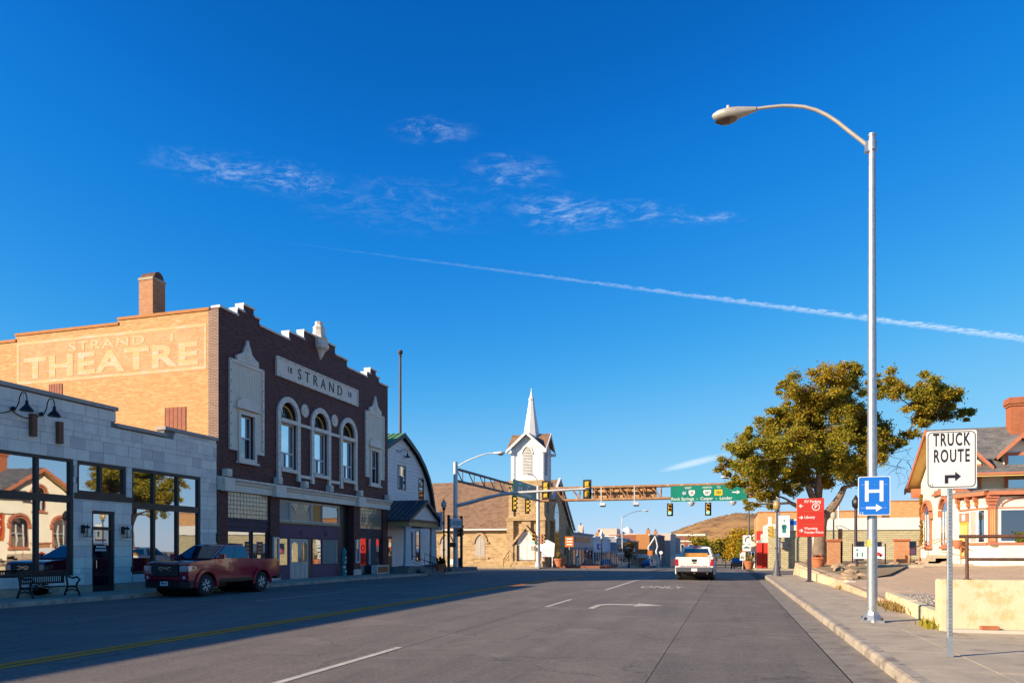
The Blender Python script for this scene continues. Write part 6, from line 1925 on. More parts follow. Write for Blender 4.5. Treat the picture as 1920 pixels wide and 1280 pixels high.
def build_downtown():
    shop('tan shop with dark cornice band and orange sign panel next to the church', 105.2, 122.2, 4.35, 'facade_tan', dict(trim='facade_slate', panel='sign_orange'))
    shop('pale blue shop with little pointed gable front beyond the tan shop', 122.4, 141.0, 3.85, 'facade_pale', dict(trim='facade_pale', gable=True, chimney=(139.5, 1.4)))
    shop('narrow dark blue shop set between pale shop fronts', 141.2, 148.4, 3.3, 'facade_blue', dict(trim='facade_slate'))
    shop('grey shop with heavy bracketed cornice and flag coloured sign', 148.6, 168.2, 4.4, 'facade_slate', dict(trim='facade_pale', panel='facade_tan', upper=0))
    shop('brown brick shop behind the dark street tree', 168.4, 186.0, 4.0, 'brick_far_red', dict(trim='facade_tan'))
    t = shop('three storey orange brick block with white shop front band', 189.0, 212.0, 5.9, 'brick_far', dict(X=-19.9, depth=3.4, trim='facade_white', upper=5, rows=2, chimney=(205, 1.6)))
    boxp('white_band', 'facade_white', t, -23.2, -19.7, 188.7, 189.2, gz(200) + 2.6, gz(200) + 3.6)
    shop('dark tall brick shop after the orange block', 212.2, 236.0, 6.3, 'brick_far_red', dict(X=-20.1, trim='facade_slate', upper=5, rows=2, chimney=(228, 1.5)))
    shop('pale stone bank front down the street', 238.0, 262.0, 7.2, 'facade_tan', dict(X=-18.4, trim='facade_white', upper=4, rows=2))
    shop('grey brick shop before the yellow street tree', 262.3, 289.0, 6.4, 'facade_slate', dict(X=-18.6, trim='facade_white', upper=4, rows=1))
    # red brick hall at the end of the street, set forward
    b_ = thing('brick_hall', 'red brick hall with white cornice bands below the hill', 'building', (-12, 330, -5))
    part('wall', 'brick_far_red', b_, lambda b: b.box(-26, -11.0, 330, 350, -6, 8.2))
    part('cornice', 'facade_white', b_, lambda b: (b.box(-26.3, -10.6, 329.6, 350.3, 8.2, 9.0), b.box(-26.2, -10.8, 329.8, 350.2, 5.6, 6.2)))
    for k in range(4):
        w = boxp('window', 'facade_white', b_, -24.5 + 3.4 * k, -23.0 + 3.4 * k, 329.9, 330.1, 1.5, 4.6)
        boxp('pane', 'glass_far', w, -24.3 + 3.4 * k, -23.2 + 3.4 * k, 329.86, 329.9, 1.7, 4.4)
    d = thing('white_dome_hall', 'cream hall with white dome rising behind the shops', 'building', (-46, 260, -4))
    part('wall', 'facade_tan', d, lambda b: b.box(-44, -37.4, 250, 258, -4, 9.3))
    part('dome', 'steeple_white', d, lambda b: b.lathe((-34.6, 256, 7.6), [(2.1, 0), (2.1, .5), (1.9, 1.2), (1.2, 1.9), (.3, 2.15), (.1, 2.6)], 16), True)
    part('dome_base', 'facade_white', d, lambda b: b.box(-37.4, -31.5, 252, 260, -4, 7.6))
    e = thing('back_block', 'orange brick upper wall seen over the grey shop roofs', 'building', (-36, 205, -3))
    part('wall', 'brick_far_red', e, lambda b: b.box(-46, -31.0, 205, 216, -3, 5.6))
    part('parapet', 'facade_white', e, lambda b: b.box(-46.2, -30.8, 204.7, 216.2, 5.6, 5.9))
    part('window', 'glass_far', e, lambda b: b.box(-39, -37.5, 204.95, 205.02, 3.6, 5.2))
    r = thing('church_annex', 'low stone annex joined behind the church gable', 'building', (-23, 104, -1))
    part('wall', 'church_stone', r, lambda b: b.box(-40, -22.2, 103.1, 105.1, -2, 4.2))
    part('roof', 'roof_far', r, lambda b: b.box(-40.1, -22.1, 103.05, 105.12, 4.2, 4.35))
    part('door', 'dark_stud', r, lambda b: b.prism(pointed(104.1, gz(104), 1.2, .5), 'x', -22.22, -22.15))
    v = thing('roof_house', 'brown gabled roof with cream chimney stack behind the tan shop', 'house', (-32, 118, 0))
    part('wall', 'facade_tan', v, lambda b: b.box(-44, -27, 112, 124, -1, 4.6))
    part('roof', 'facade_pale', v, lambda b: b.prism([(111.5, 4.6), (118, 6.2), (124.5, 4.6)], 'x', -44.5, -26.5))
    part('chimney', 'brick_far', v, lambda b: (b.box(-30.5, -28, 112.5, 113.5, 4.5, 6.0), b.cyl((-28.2, 113, 5.9), (-28.2, 113, 8.2), .1, None, 6)))
    c = thing('cream_pinnacle', 'cream gable pinnacle behind the tan shop parapet', 'chimney', (-24.3, 121.5, 4))
    part('shaft', 'facade_tan', c, lambda b: b.prism([(120.6, 3.5), (122.2, 3.5), (122.0, 4.8), (121.6, 5.5), (121.3, 6.0), (121.0, 5.5), (120.8, 4.8)], 'x', -24.6, -23.8))
    part('finial', 'dark_stud', c, lambda b: b.cyl((-24.2, 121.3, 5.9), (-24.2, 121.3, 6.4), .1, None, 6))
    # roof plant and shop signs that break up the long fronts
    for k, (y, z, m, w) in enumerate(((128, 2.4, 'sign_blue', 3.2), (116, 1.7, 'facade_blue', 2.0), (118.5, 1.2, 'sign_red', 1.0), (152, 2.3, 'sign_orange', 3.0), (176, 2.0, 'facade_white', 3.0), (205, 2.2, 'sign_green', 3.0))):
        q = thing('shop_sign', ('blue oval sign on the pointed gable shop', 'dark blue sign hung on the tan shop', 'small red sign hung on the tan shop', 'orange sign board on the grey bracketed shop', 'pale sign board on the brown brick shop', 'green sign board on the orange brick block')[k], 'shop sign', (-22.2, y, z))
        xx = -22.3 if y < 189 else -19.9
        part('board', m, q, lambda b: b.box(xx + .05, xx + .2, y - w / 2, y + w / 2, z - .5, z + .5), False, .03)
        part('sign_face', 'print_white', q, lambda b: b.box(xx + .2, xx + .21, y - w * .35, y + w * .35, z - .12, z + .12))
    for x, y, z, lb in ((-26, 113, 4.35, 'grey roof unit on the tan shop'), (-27, 156, 4.4, 'grey roof unit on the bracketed grey shop'), (-25.5, 174, 4.0, 'grey roof unit on the brown brick shop')):
        q = thing('roof_unit', lb, 'roof unit', (x, y, z))
        part('casing', 'galv', q, lambda b: b.box(x - .9, x + .9, y - 1.2, y + 1.2, z, z + .9), False, .03)
        part('vent', 'dark_stud', q, lambda b: b.cyl((x, y, z + .9), (x, y, z + 1.25), .35, None, 10))
    # street furniture on that side
    def small_sign(nm, label, cat, x, y, z0, z1, w, m, pm='plastic_grey', printed=None, face='y'):
        g = gz(y) + .14
        q = thing(nm, label, cat, (x, y, g))
        part('post', pm, q, lambda b: b.cyl((x, y + .03, g), (x, y + .03, z1), .04, None, 6))
        pl = part('panel', m, q, lambda b: b.box(x - w / 2, x + w / 2, y - .03, y, z0, z1), False, .01)
        if printed:
            part('panel_print', printed, pl, lambda b: [b.box(x - w * .3, x + w * .35, y - .036, y - .031, z0 + (z1 - z0) * (.18 + .27 * k), z0 + (z1 - z0) * (.3 + .27 * k)) for k in range(3)])
        return q
    small_sign('wayfinding_sign', 'small orange wayfinding sign beside the agave pot at the church corner', 'sign', -18.35, 85.0, 2.1, 3.35, 1.05, 'sign_orange', 'galv', 'print_white')
    pot('large terracotta pot with dry spiky plant at the church corner', -19.2, 83.6, gz(83.6) + .14, .62, 'dry')
    h = thing('fire_hydrant', 'dark capped pale hydrant on the red paving by the orange sign', 'hydrant', (-17.6, 86.2, gz(86) + .14))
    part('barrel', 'white_wood', h, lambda b: b.lathe((-17.6, 86.2, gz(86) + .14), [(.2, 0), (.2, .1), (.14, .15), (.14, .9), (.18, .95), (.16, 1.1)], 12), True)
    part('bonnet', 'facade_blue', h, lambda b: b.lathe((-17.6, 86.2, gz(86) + 1.24), [(.17, 0), (.16, .3), (.08, .5), (.05, 1.0), (.02, 1.05)], 12), True)
    rp = MB().box(-21.3, -13.9, 84.6, 94.0, gz(90) + .1, gz(90) + .4)
    tag(rp.build('corner_paving', 'brick_far_red', None), kind='structure')
    deco_lamp('dark street lamp in front of the tan shop', -18.9, 111, gz(111) + .14, 4.8, 'black_metal', 'lamp_glass', None)
    bb = thing('barrier_bench', 'low black bench in front of the tan shop windows', 'bench', (-19.8, 109, gz(109) + .14))
    part('seat', 'black_metal', bb, lambda b: b.box(-20.4, -19.6, 105.5, 112.0, gz(109) + .5, gz(109) + .6))
    part('backrest', 'black_metal', bb, lambda b: b.box(-20.45, -20.38, 105.5, 112.0, gz(109) + .6, gz(109) + 1.15))
    part('legs', 'black_metal', bb, lambda b: [b.box(-20.4, -19.6, y, y + .1, gz(109) + .1, gz(109) + .5) for y in (105.7, 108.7, 111.7)])
    p = thing('street_light', 'slim white street light with curved arm before the grey shop', 'street light', (-17.6, 124, gz(124)))
    part('pole', 'galv', p, lambda b: b.cyl((-17.6, 124, gz(124)), (-17.6, 124, 7.4), .11, .08, 8), True)
    part('arm', 'galv', p, lambda b: b.tube([(-17.6, 124, 7.3), (-16.4, 124, 7.9), (-15.2, 124, 8.3), (-14.2, 124, 8.4)], .05, 6), True)
    cobra(p, (-14.2, 124, 8.4), (1, 0, 0), 'pole_white', 1.0)
    s = thing('pale_sculpture', 'tall pale legs shaped sculpture on the far pavement', 'sculpture', (-15.6, 160, gz(160)))
    part('body', 'facade_pale', s, lambda b: (b.tube([(-17.5, 160, gz(160)), (-16.9, 160, 1.2), (-17.1, 160, 2.4), (-15.9, 160, 4.2), (-15.7, 160, 4.8)], [.16, .2, .16, .18, .1], 8), b.tube([(-14.9, 160, gz(160)), (-15.4, 160, 1.6), (-15.1, 160, 2.6), (-15.6, 160, 4.8)], [.16, .2, .16, .1], 8)), True)
    rs = thing('round_sign', 'white round sign on a post by the dark blue car', 'sign', (-12.6, 140, gz(140)))
    part('disc', 'sign_white', rs, lambda b: b.lathe((-12.6, 140, 1.3), [(.34, 0), (.34, .04)], 12, 0, 'y'))
    part('post', 'galv', rs, lambda b: b.cyl((-12.6, 140.06, gz(140)), (-12.6, 140.06, 1.3), .05, None, 6))
    o = thing('orange_sign', 'small orange square sign beside the pale sculpture', 'sign', (-14.6, 140, gz(140)))
    part('panel', 'sign_orange', o, lambda b: b.box(-15.1, -14.2, 140, 140.04, .8, 1.7))
    part('post', 'galv', o, lambda b: b.cyl((-14.65, 140.06, gz(140)), (-14.65, 140.06, 1.0), .05, None, 6))
    for x, y, lb in ((-17.4, 142, 'pale green delivery van parked before the brown shop'),):
        far_car(lb, x, y + 25, rad(90), 'facade_white', 'suv')


build_downtown()
# ------------------------------------------------------------------ right-hand side of the street
RR = random.Random(47)
EX, EZ = (1, 0, 0), (0, 0, 1)


def rrect(x0, x1, z0, z1, r, n=5):
    pts = []
    for cx, cz, a in ((x1 - r, z1 - r, 0), (x0 + r, z1 - r, 90), (x0 + r, z0 + r, 180), (x1 - r, z0 + r, 270)):
        pts += arc(cx, cz, r, a, a + 90, n)
    return pts


def build_street_light():
    x, y = 2.86, 16.95
    t = thing('street_light', 'tall galvanised street light leaning its curved arm over the road', 'street light', (x, y, .15))
    part('pole', 'galv', t, lambda b: b.cyl((x, y, .3), (x, y, 10.4), .105, .068, 20), True)
    part('pole_cap', 'galv', t, lambda b: b.lathe((x, y, 10.4), [(.078, -.02), (.08, .03), (.03, .06)], 16), True)
    part('base_cover', 'galv', t, lambda b: (b.lathe((x, y, .15), [(.22, 0), (.22, .05), (.14, .16), (.12, .22)], 8), b.box(x - .2, x + .2, y - .2, y + .2, .15, .2)), False)
    for dx in (-.16, .16):
        for dy in (-.16, .16):
            part('anchor_bolt', 'iron_dark', t, lambda b: b.cyl((x + dx, y + dy, .2), (x + dx, y + dy, .26), .022, None, 6))
    pts = [(2.8, 10.17), (2.59, 10.39), (2.4, 10.58), (2.18, 10.81), (1.97, 10.99), (1.76, 11.13), (1.52, 11.24), (1.29, 11.30), (1.07, 11.34), (.78, 11.36), (.5, 11.37)]
    part('arm', 'galv_cream', t, lambda b: b.tube([(p, y, q) for p, q in pts], [.042 - .001 * k for k in range(len(pts))], 10), True)
    part('arm_clamp', 'galv', t, lambda b: (b.cyl((x, y, 10.08), (x, y, 10.28), .092, None, 14), b.box(x - .14, x - .06, y - .05, y + .05, 10.06, 10.28)), True)
    cobra(t, (.52, y, 11.36), (-1, 0, 0), 'galv_cream', .92)
    part('inspection_tag', 'sign_yellow', t, lambda b: b.lathe((x, y, 1.78), [(.1005, 0), (.1015, .02), (.1015, .1), (.1, .12)], 20) if False else b.add([(x + .1015 * math.cos(a), y + .1015 * math.sin(a), z) for z in (1.74, 1.88) for a in [rad(200 + 9 * k) for k in range(6)]], [(k, k + 1, 7 + k, 6 + k) for k in range(5)]))
    s = thing('hospital_sign', 'blue square hospital sign with white H and arrow', 'road sign', (2.87, 16.72, 2.4))
    yy = 16.76
    part('panel', 'sign_white', s, lambda b: b.prism(rrect(2.56, 3.17, 2.39, 3.2, .04), 'y', yy, yy + .012))
    f = part('blue_field', 'sign_blue', s, lambda b: b.prism(rrect(2.575, 3.155, 2.405, 3.185, .035), 'y', yy - .003, yy - .0005))
    part('letter_h', 'print_white', f, lambda b: (b.box(2.69, 2.76, yy - .006, yy - .0035, 2.68, 3.11), b.box(2.97, 3.04, yy - .006, yy - .0035, 2.68, 3.11), b.box(2.76, 2.97, yy - .006, yy - .0035, 2.86, 2.925)))
    part('arrow', 'print_white', f, lambda b: b.prism([(2.71, 2.52), (2.9, 2.52), (2.9, 2.465), (3.02, 2.545), (2.9, 2.625), (2.9, 2.57), (2.71, 2.57)], 'y', yy - .006, yy - .0035))
    text('number', '12', .075, (2.625, yy - .004, 2.43), EX, EZ, 'print_white', f, .001)
    part('rivet_row', 'print_white', f, lambda b: [b.box(2.62 + .025 * k, 2.628 + .025 * k, yy - .005, yy - .0032, z - .004, z + .004) for k in (0, 1, 2, 10, 17, 18, 19) for z in (2.545, 3.03)])
    part('strap', 'galv', s, lambda b: [b.box(x - .13, x + .13, yy + .012, yy + .09, z - .02, z + .02) for z in (2.55, 3.03)])
    t = thing('truck_route_sign', 'white truck route sign with turn arrow on a perforated steel post', 'road sign', (2.97, 11.7, .15))
    yy = 11.66
    part('post', 'galv', t, lambda b: b.prism([(2.935, 11.70), (2.935, 11.675), (2.95, 11.67), (2.99, 11.67), (3.005, 11.675), (3.005, 11.70), (2.99, 11.70), (2.985, 11.682), (2.955, 11.682), (2.95, 11.70)], 'z', .155, 3.25))
    h = part('post_holes', 'signal_black', t, lambda b: [b.lathe((2.97, 11.6695, .2 + .0508 * k), [(.0, 0), (.008, 0), (.008, -.0006), (.0, -.0006)], 6, 0, 'y') for k in range(46)])
    tag(h, kind='stuff')
    part('post_sleeve', 'galv', t, lambda b: b.prism([(2.928, 11.708), (2.928, 11.668), (3.012, 11.668), (3.012, 11.708)], 'z', .152, .42))
    part('panel', 'sign_white', t, lambda b: b.prism(rrect(2.67, 3.30, 2.53, 3.345, .03), 'y', yy, yy + .006))
    part('border', 'ink', t, lambda b: b.prism(rrect(2.685, 3.285, 2.545, 3.33, .06), 'y', yy - .002, yy - .0006))
    part('field', 'sign_white', t, lambda b: b.prism(rrect(2.697, 3.273, 2.557, 3.318, .05), 'y', yy - .0035, yy - .0021))
    text('lettering', 'TRUCK', .25, (2.985, yy - .0045, 3.21), EX, EZ, 'ink', t, .0008, .50, .024, 'CENTER', 1.2)
    text('lettering', 'ROUTE', .25, (2.985, yy - .0045, 2.98), EX, EZ, 'ink', t, .0008, .50, .024, 'CENTER', 1.2)
    part('arrow', 'ink', t, lambda b: b.prism([(2.90, 2.60), (2.945, 2.60), (2.945, 2.675), (3.03, 2.675), (3.03, 2.63), (3.105, 2.697), (3.03, 2.765), (3.03, 2.72), (2.90, 2.72)], 'y', yy - .006, yy - .0036))
    text('number', '12', .05, (2.733, yy - .0045, 2.577), EX, EZ, 'ink', t, .0008)


build_street_light()


def build_rv_sign():
    t = thing('wayfinding_sign', 'red wayfinding sign listing RV Parking, Library and Frontier Prison', 'sign', (3.66, 38, .15))
    y = 38.0
    part('post', 'purple_dark', t, lambda b: (b.box(3.57, 3.75, y + .02, y + .16, .15, 2.4), b.box(3.5, 3.82, y - .03, y + .21, .15, .2)))
    part('edge', 'sign_orange', t, lambda b: b.box(3.08, 4.29, y, y + .2, 2.32, 4.18))
    p = part('panel', 'sign_red', t, lambda b: b.box(3.1, 4.31, y - .02, y - .001, 2.33, 4.19))
    yy = y - .024
    text('lettering', 'RV Parking', .19, (3.42, yy, 4.03), EX, EZ, 'print_white', p, .003, .88, .012, 'LEFT')
    text('lettering', 'Library', .19, (3.42, yy, 3.27), EX, EZ, 'print_white', p, .003, .88, .012, 'LEFT')
    text('lettering', 'Wyoming', .17, (3.42, yy, 2.73), EX, EZ, 'print_white', p, .003, .88, .012, 'LEFT')
    text('lettering', 'Frontier Prison', .17, (3.42, yy, 2.54), EX, EZ, 'print_white', p, .003, .82, .012, 'LEFT')
    part('parking_ring', 'print_white', p, lambda b: b.prism(arc(3.94, 3.77, .18, 0, 355, 24) + arc(3.94, 3.77, .145, 355, 0, 24), 'y', yy - .003, yy + .003))
    text('parking_letter', 'P', .24, (3.94, yy, 3.77), EX, EZ, 'print_white', p, .003, 1, .02)
    def arrow(x, z, s):
        part('arrow', 'print_white', p, lambda b: b.prism([(x - s * .09, z - .018), (x + s * .02, z - .018), (x - s * .02, z - .075), (x + s * .03, z - .075), (x + s * .1, z), (x + s * .03, z + .075), (x - s * .02, z + .075), (x + s * .02, z + .018), (x - s * .09, z + .018)][::1], 'y', yy - .003, yy + .003))
    arrow(3.27, 3.82, -1)
    arrow(3.27, 3.26, 1)
    arrow(3.27, 2.63, 1)
    part('divider', 'sign_orange', p, lambda b: [b.box(3.35, 4.2, yy - .001, yy + .004, z - .006, z + .006) for z in (3.56, 2.93)])


build_rv_sign()
deco_lamp('grey street lamp with tan globe and pale banner at the crossing corner', 2.62, 46.0, .15, 4.55, 'plastic_grey', 'lamp_globe', ('print_white', 1, 'print_teal'))


def build_walls():
    t = thing('garden_wall', 'low weathered concrete wall along the pavement below the tree', 'wall', (4.1, 40, .15))
    pts = [(3.95, 48.8), (3.94, 45.8), (3.95, 42.8), (4.0, 39.8), (4.06, 36.8), (4.14, 33.9), (4.25, 31.2)]
    for k, (p, q) in enumerate(zip(pts, pts[1:])):
        d = (Vector(q) - Vector(p))
        L = d.length
        mid = (Vector(p) + Vector(q)) / 2
        top = .62 - .03 * k
        b = MB().rbox((mid.x + .14, mid.y, (top + .05) / 2), (.3, L - .02, top - .05), math.atan2(d.y, d.x) + math.pi / 2)
        b.build('wall_block', 'old_concrete', t, False, True, .02)
    part('end_block', 'white_concrete', t, lambda b: b.rbox((4.42, 30.85, .30), (.36, .55, .42), .2), False, .05)
    t = thing('kerb_wall', 'low concrete wall beside the gravel near the perforated sign post', 'wall', (4.1, 19.5, .15))
    for p, q, top in (((4.28, 23.3), (4.04, 19.4), .47), ((4.035, 19.37), (3.84, 15.87), .46)):
        d = Vector(q) - Vector(p)
        mid = (Vector(p) + Vector(q)) / 2
        MB().rbox((mid.x + .12, mid.y, (top + .05) / 2), (.24, d.length - .015, top - .05), math.atan2(d.y, d.x) + math.pi / 2).build('wall_block', 'old_concrete', t, False, True, .02)
    t = thing('retaining_wall', 'tall stained concrete wall with pipe railing on top', 'wall', (5, 15.7, .15))
    part('wall', 'old_concrete', t, lambda b: b.box(3.78, 14, 15.5, 15.86, .1, 1.11), False, .02)
    part('footing', 'white_concrete', t, lambda b: b.box(3.85, 14, 15.22, 15.5, .1, .20), False, .02)
    r = thing('pipe_railing', 'rusty dark pipe railing standing on the tall concrete wall', 'railing', (4.3, 15.7, 1.11))
    for x in (4.28, 6.9, 9.5, 12.1):
        part('post', 'rust_pipe', r, lambda b: (b.cyl((x, 15.7, 1.11), (x, 15.7, 1.9), .032, None, 10), b.lathe((x, 15.7, 1.11), [(.07, 0), (.07, .012)], 10)), True)
    part('rail', 'rust_pipe', r, lambda b: b.cyl((4.15, 15.7, 1.92), (13.5, 15.7, 1.92), .034, None, 10), True)
    part('rail', 'rust_pipe', r, lambda b: b.cyl((4.28, 15.7, 1.49), (13.5, 15.7, 1.49), .03, None, 10), True)
    br = part('loose_brick', 'terracotta_pot', None, lambda b: b.rbox((4.55, 15.36, .235), (.3, .11, .07), .08), False, .008)
    tag(br, 'single red brick lying at the foot of the tall wall', 'brick')
    # dry weeds at the wall feet
    def weeds(label, x, y, n, sx, sy, m):
        def f(b):
            for _ in range(n):
                p = Vector((x + RR.gauss(0, sx), y + RR.gauss(0, sy), .14))
                d = Vector((RR.uniform(-.6, .6), RR.uniform(-.6, .6), 1)).normalized() * RR.uniform(.05, .24)
                w = Vector((RR.uniform(-1, 1), RR.uniform(-1, 1), 0)).normalized() * .012
                b.add([p - w, p + w, p + d * .6 + w * 1.8, p + d, p + d * .6 - w * 1.8], [(0, 1, 2, 4), (4, 2, 3)])
        tag(part('weeds', m, None, f), label, 'weeds', None, 'stuff')
    weeds('dry yellow weeds at the foot of the low kerb wall', 4.05, 21.0, 420, .12, .75, 'leaf_dry')
    weeds('greenish weeds where the low wall meets the tall wall', 3.74, 16.15, 80, .07, .3, 'leaf_olive')
    weeds('dry weeds at the end of the garden wall', 4.22, 31.0, 160, .1, .25, 'leaf_dry')
    # rocks edging the bed
    for k in range(34):
        s = RR.uniform(.12, .34)
        if k < 20:
            x, y = 4.5 + RR.uniform(0, .7) + .05 * k, 32 + .62 * k
        else:
            x, y = 5.6 + .42 * (k - 20) + RR.uniform(-.1, .1), 43.8 + RR.uniform(-.3, .5)
        b = MB()
        b.lathe((x, y, max(lot_z(x, y), .4) - .03), [(s * .7, 0), (s * RR.uniform(.9, 1.1), s * .3), (s * .7, s * .6), (s * .2, s * .75)], 6)
        for i, v in enumerate(b.v):
            b.v[i] = (v[0] + RR.uniform(-.2, .2) * s, v[1] + RR.uniform(-.2, .2) * s, v[2] + RR.uniform(-.1, .1) * s)
        tag(b.build('rock', 'rock', None), 'tan edging rock in the bed by the tree', 'rock', 'edging rocks round the bed')
    for k, (x, y, L) in enumerate(((8.3, 41.6, 2.2), (10.6, 41.9, 2.2))):
        z = lot_z(x, y)
        tag(part('parking_kerb', 'concrete', None, lambda b: b.prism([(-.1 + y, z), (.1 + y, z), (.07 + y, z + .16), (-.07 + y, z + .16)], 'x', x - L / 2, x + L / 2), False, .01), 'concrete wheel stop on the lot ' + ('nearer the garden wall' if k == 0 else 'nearer the cream house'), 'wheel stop')


build_walls()


def build_lot_things():
    for x, lb in ((5.8, 'brick gate pier carrying a small lamp behind the red sign'), (9.4, 'brick gate pier in front of the purple shop window')):
        y = 46.6
        z = lot_z(x, y)
        t = thing('brick_pier', lb, 'pier', (x, y, z))
        part('shaft', 'brick_pier', t, lambda b: b.box(x - .33, x + .33, y - .33, y + .33, z - .2, 2.2))
        part('cap', 'brick_red', t, lambda b: b.box(x - .39, x + .39, y - .39, y + .39, 2.2, 2.33))
    l = thing('post_lamp', 'short black post lamp standing on the brick pier', 'lamp', (5.8, 46.6, 2.33))
    part('post', 'black_metal', l, lambda b: b.cyl((5.8, 46.6, 2.33), (5.8, 46.6, 3.5), .05, .04, 8), True)
    part('globe', 'lamp_glass', l, lambda b: b.lathe((5.8, 46.6, 3.5), [(.08, 0), (.16, .12), (.17, .3), (.08, .42)], 10), True)
    l = thing('dark_post', 'dark bare pole rising behind the blue hospital sign', 'pole', (6.98, 46.5, 1))
    part('shaft', 'purple_dark', l, lambda b: (b.cyl((6.98, 46.5, .9), (6.98, 46.5, 4.1), .1, .08, 10), b.lathe((6.98, 46.5, .85), [(.16, 0), (.16, .1), (.1, .2)], 10)), True)
    part('lamp_head', 'black_metal', l, lambda b: b.lathe((6.98, 46.5, 4.1), [(.08, 0), (.2, .15), (.22, .45), (.12, .6), (.02, .8)], 8), True)
    l = thing('service_post', 'dark timber post beside the brick pier', 'post', (6.2, 47.2, 1))
    part('post', 'iron_dark', l, lambda b: b.box(6.13, 6.35, 47.1, 47.3, .8, 2.95))
    part('cap', 'iron_dark', l, lambda b: b.tube([(6.1, 47.0, 2.95), (5.95, 46.9, 3.1), (6.2, 46.9, 3.15), (6.7, 46.9, 2.9)], .02, 5))
    s = thing('banner_sign', 'white banner sign with red vehicle picture on thin posts', 'sign', (7.4, 45.2, 1))
    y = 45.2
    for x in (6.62, 8.3):
        part('post', 'black_metal', s, lambda b: b.box(x - .03, x + .03, y, y + .06, .8, 2.05))
    p = part('panel', 'print_white', s, lambda b: b.box(6.66, 8.26, y - .03, y - .002, 1.2, 1.88))
    part('print', 'sign_red', p, lambda b: (b.prism([(7.5, 1.38), (7.5, 1.48), (7.7, 1.52), (7.85, 1.6), (8.0, 1.55), (8.15, 1.45), (8.15, 1.38)], 'y', y - .034, y - .031)))
    part('print', 'ink', p, lambda b: [b.lathe((x, y - .034, 1.37), [(.06, 0), (.06, .003)], 10, 0, 'y') for x in (7.6, 8.05)])
    part('print', 'print_teal', p, lambda b: [b.box(x, x + .07, y - .034, y - .031, 1.32, 1.55) for x in (6.82, 7.08)] + [b.box(6.8, 6.9, y - .034, y - .031, 1.65, 1.75)])
    pot('terracotta urn of red flowers at the foot of the tree', 4.75, 44.6, .62, .42, 'red')


build_lot_things()


# ------------------------------------------------------------------ trees
def limb(b, p, q, r0, r1, bend=.12, n=5, rng=RR):
    p, q = Vector(p), Vector(q)
    L = (q - p).length
    o = Vector((rng.uniform(-1, 1), rng.uniform(-1, 1), rng.uniform(-.3, .8))) * L * bend
    pts = [p + (q - p) * (k / n) + o * math.sin(math.pi * k / n) for k in range(n + 1)]
    b.tube(pts, [r0 + (r1 - r0) * k / n for k in range(n + 1)], 7)
    return pts


def leaf_cloud(b, c, r, n, s, rng, mats, flat=.75):
    for _ in range(n):
        v = Vector((rng.gauss(0, 1), rng.gauss(0, 1), rng.gauss(0, 1))) * r * .5
        p = Vector(c) + Vector((v.x, v.y, v.z * flat))
        d = Vector((rng.uniform(-1, 1), rng.uniform(-1, 1), rng.uniform(-.8, .5))).normalized()
        u = d.orthogonal().normalized()
        w = Matrix.Rotation(rng.uniform(0, 6.28), 3, d) @ u
        ss = s * rng.uniform(.6, 1.3)
        b.add([p, p + d * ss * .5 + w * ss * .3, p + d * ss, p + d * ss * .5 - w * ss * .3], [(0, 1, 2, 3)], rng.choice(mats))


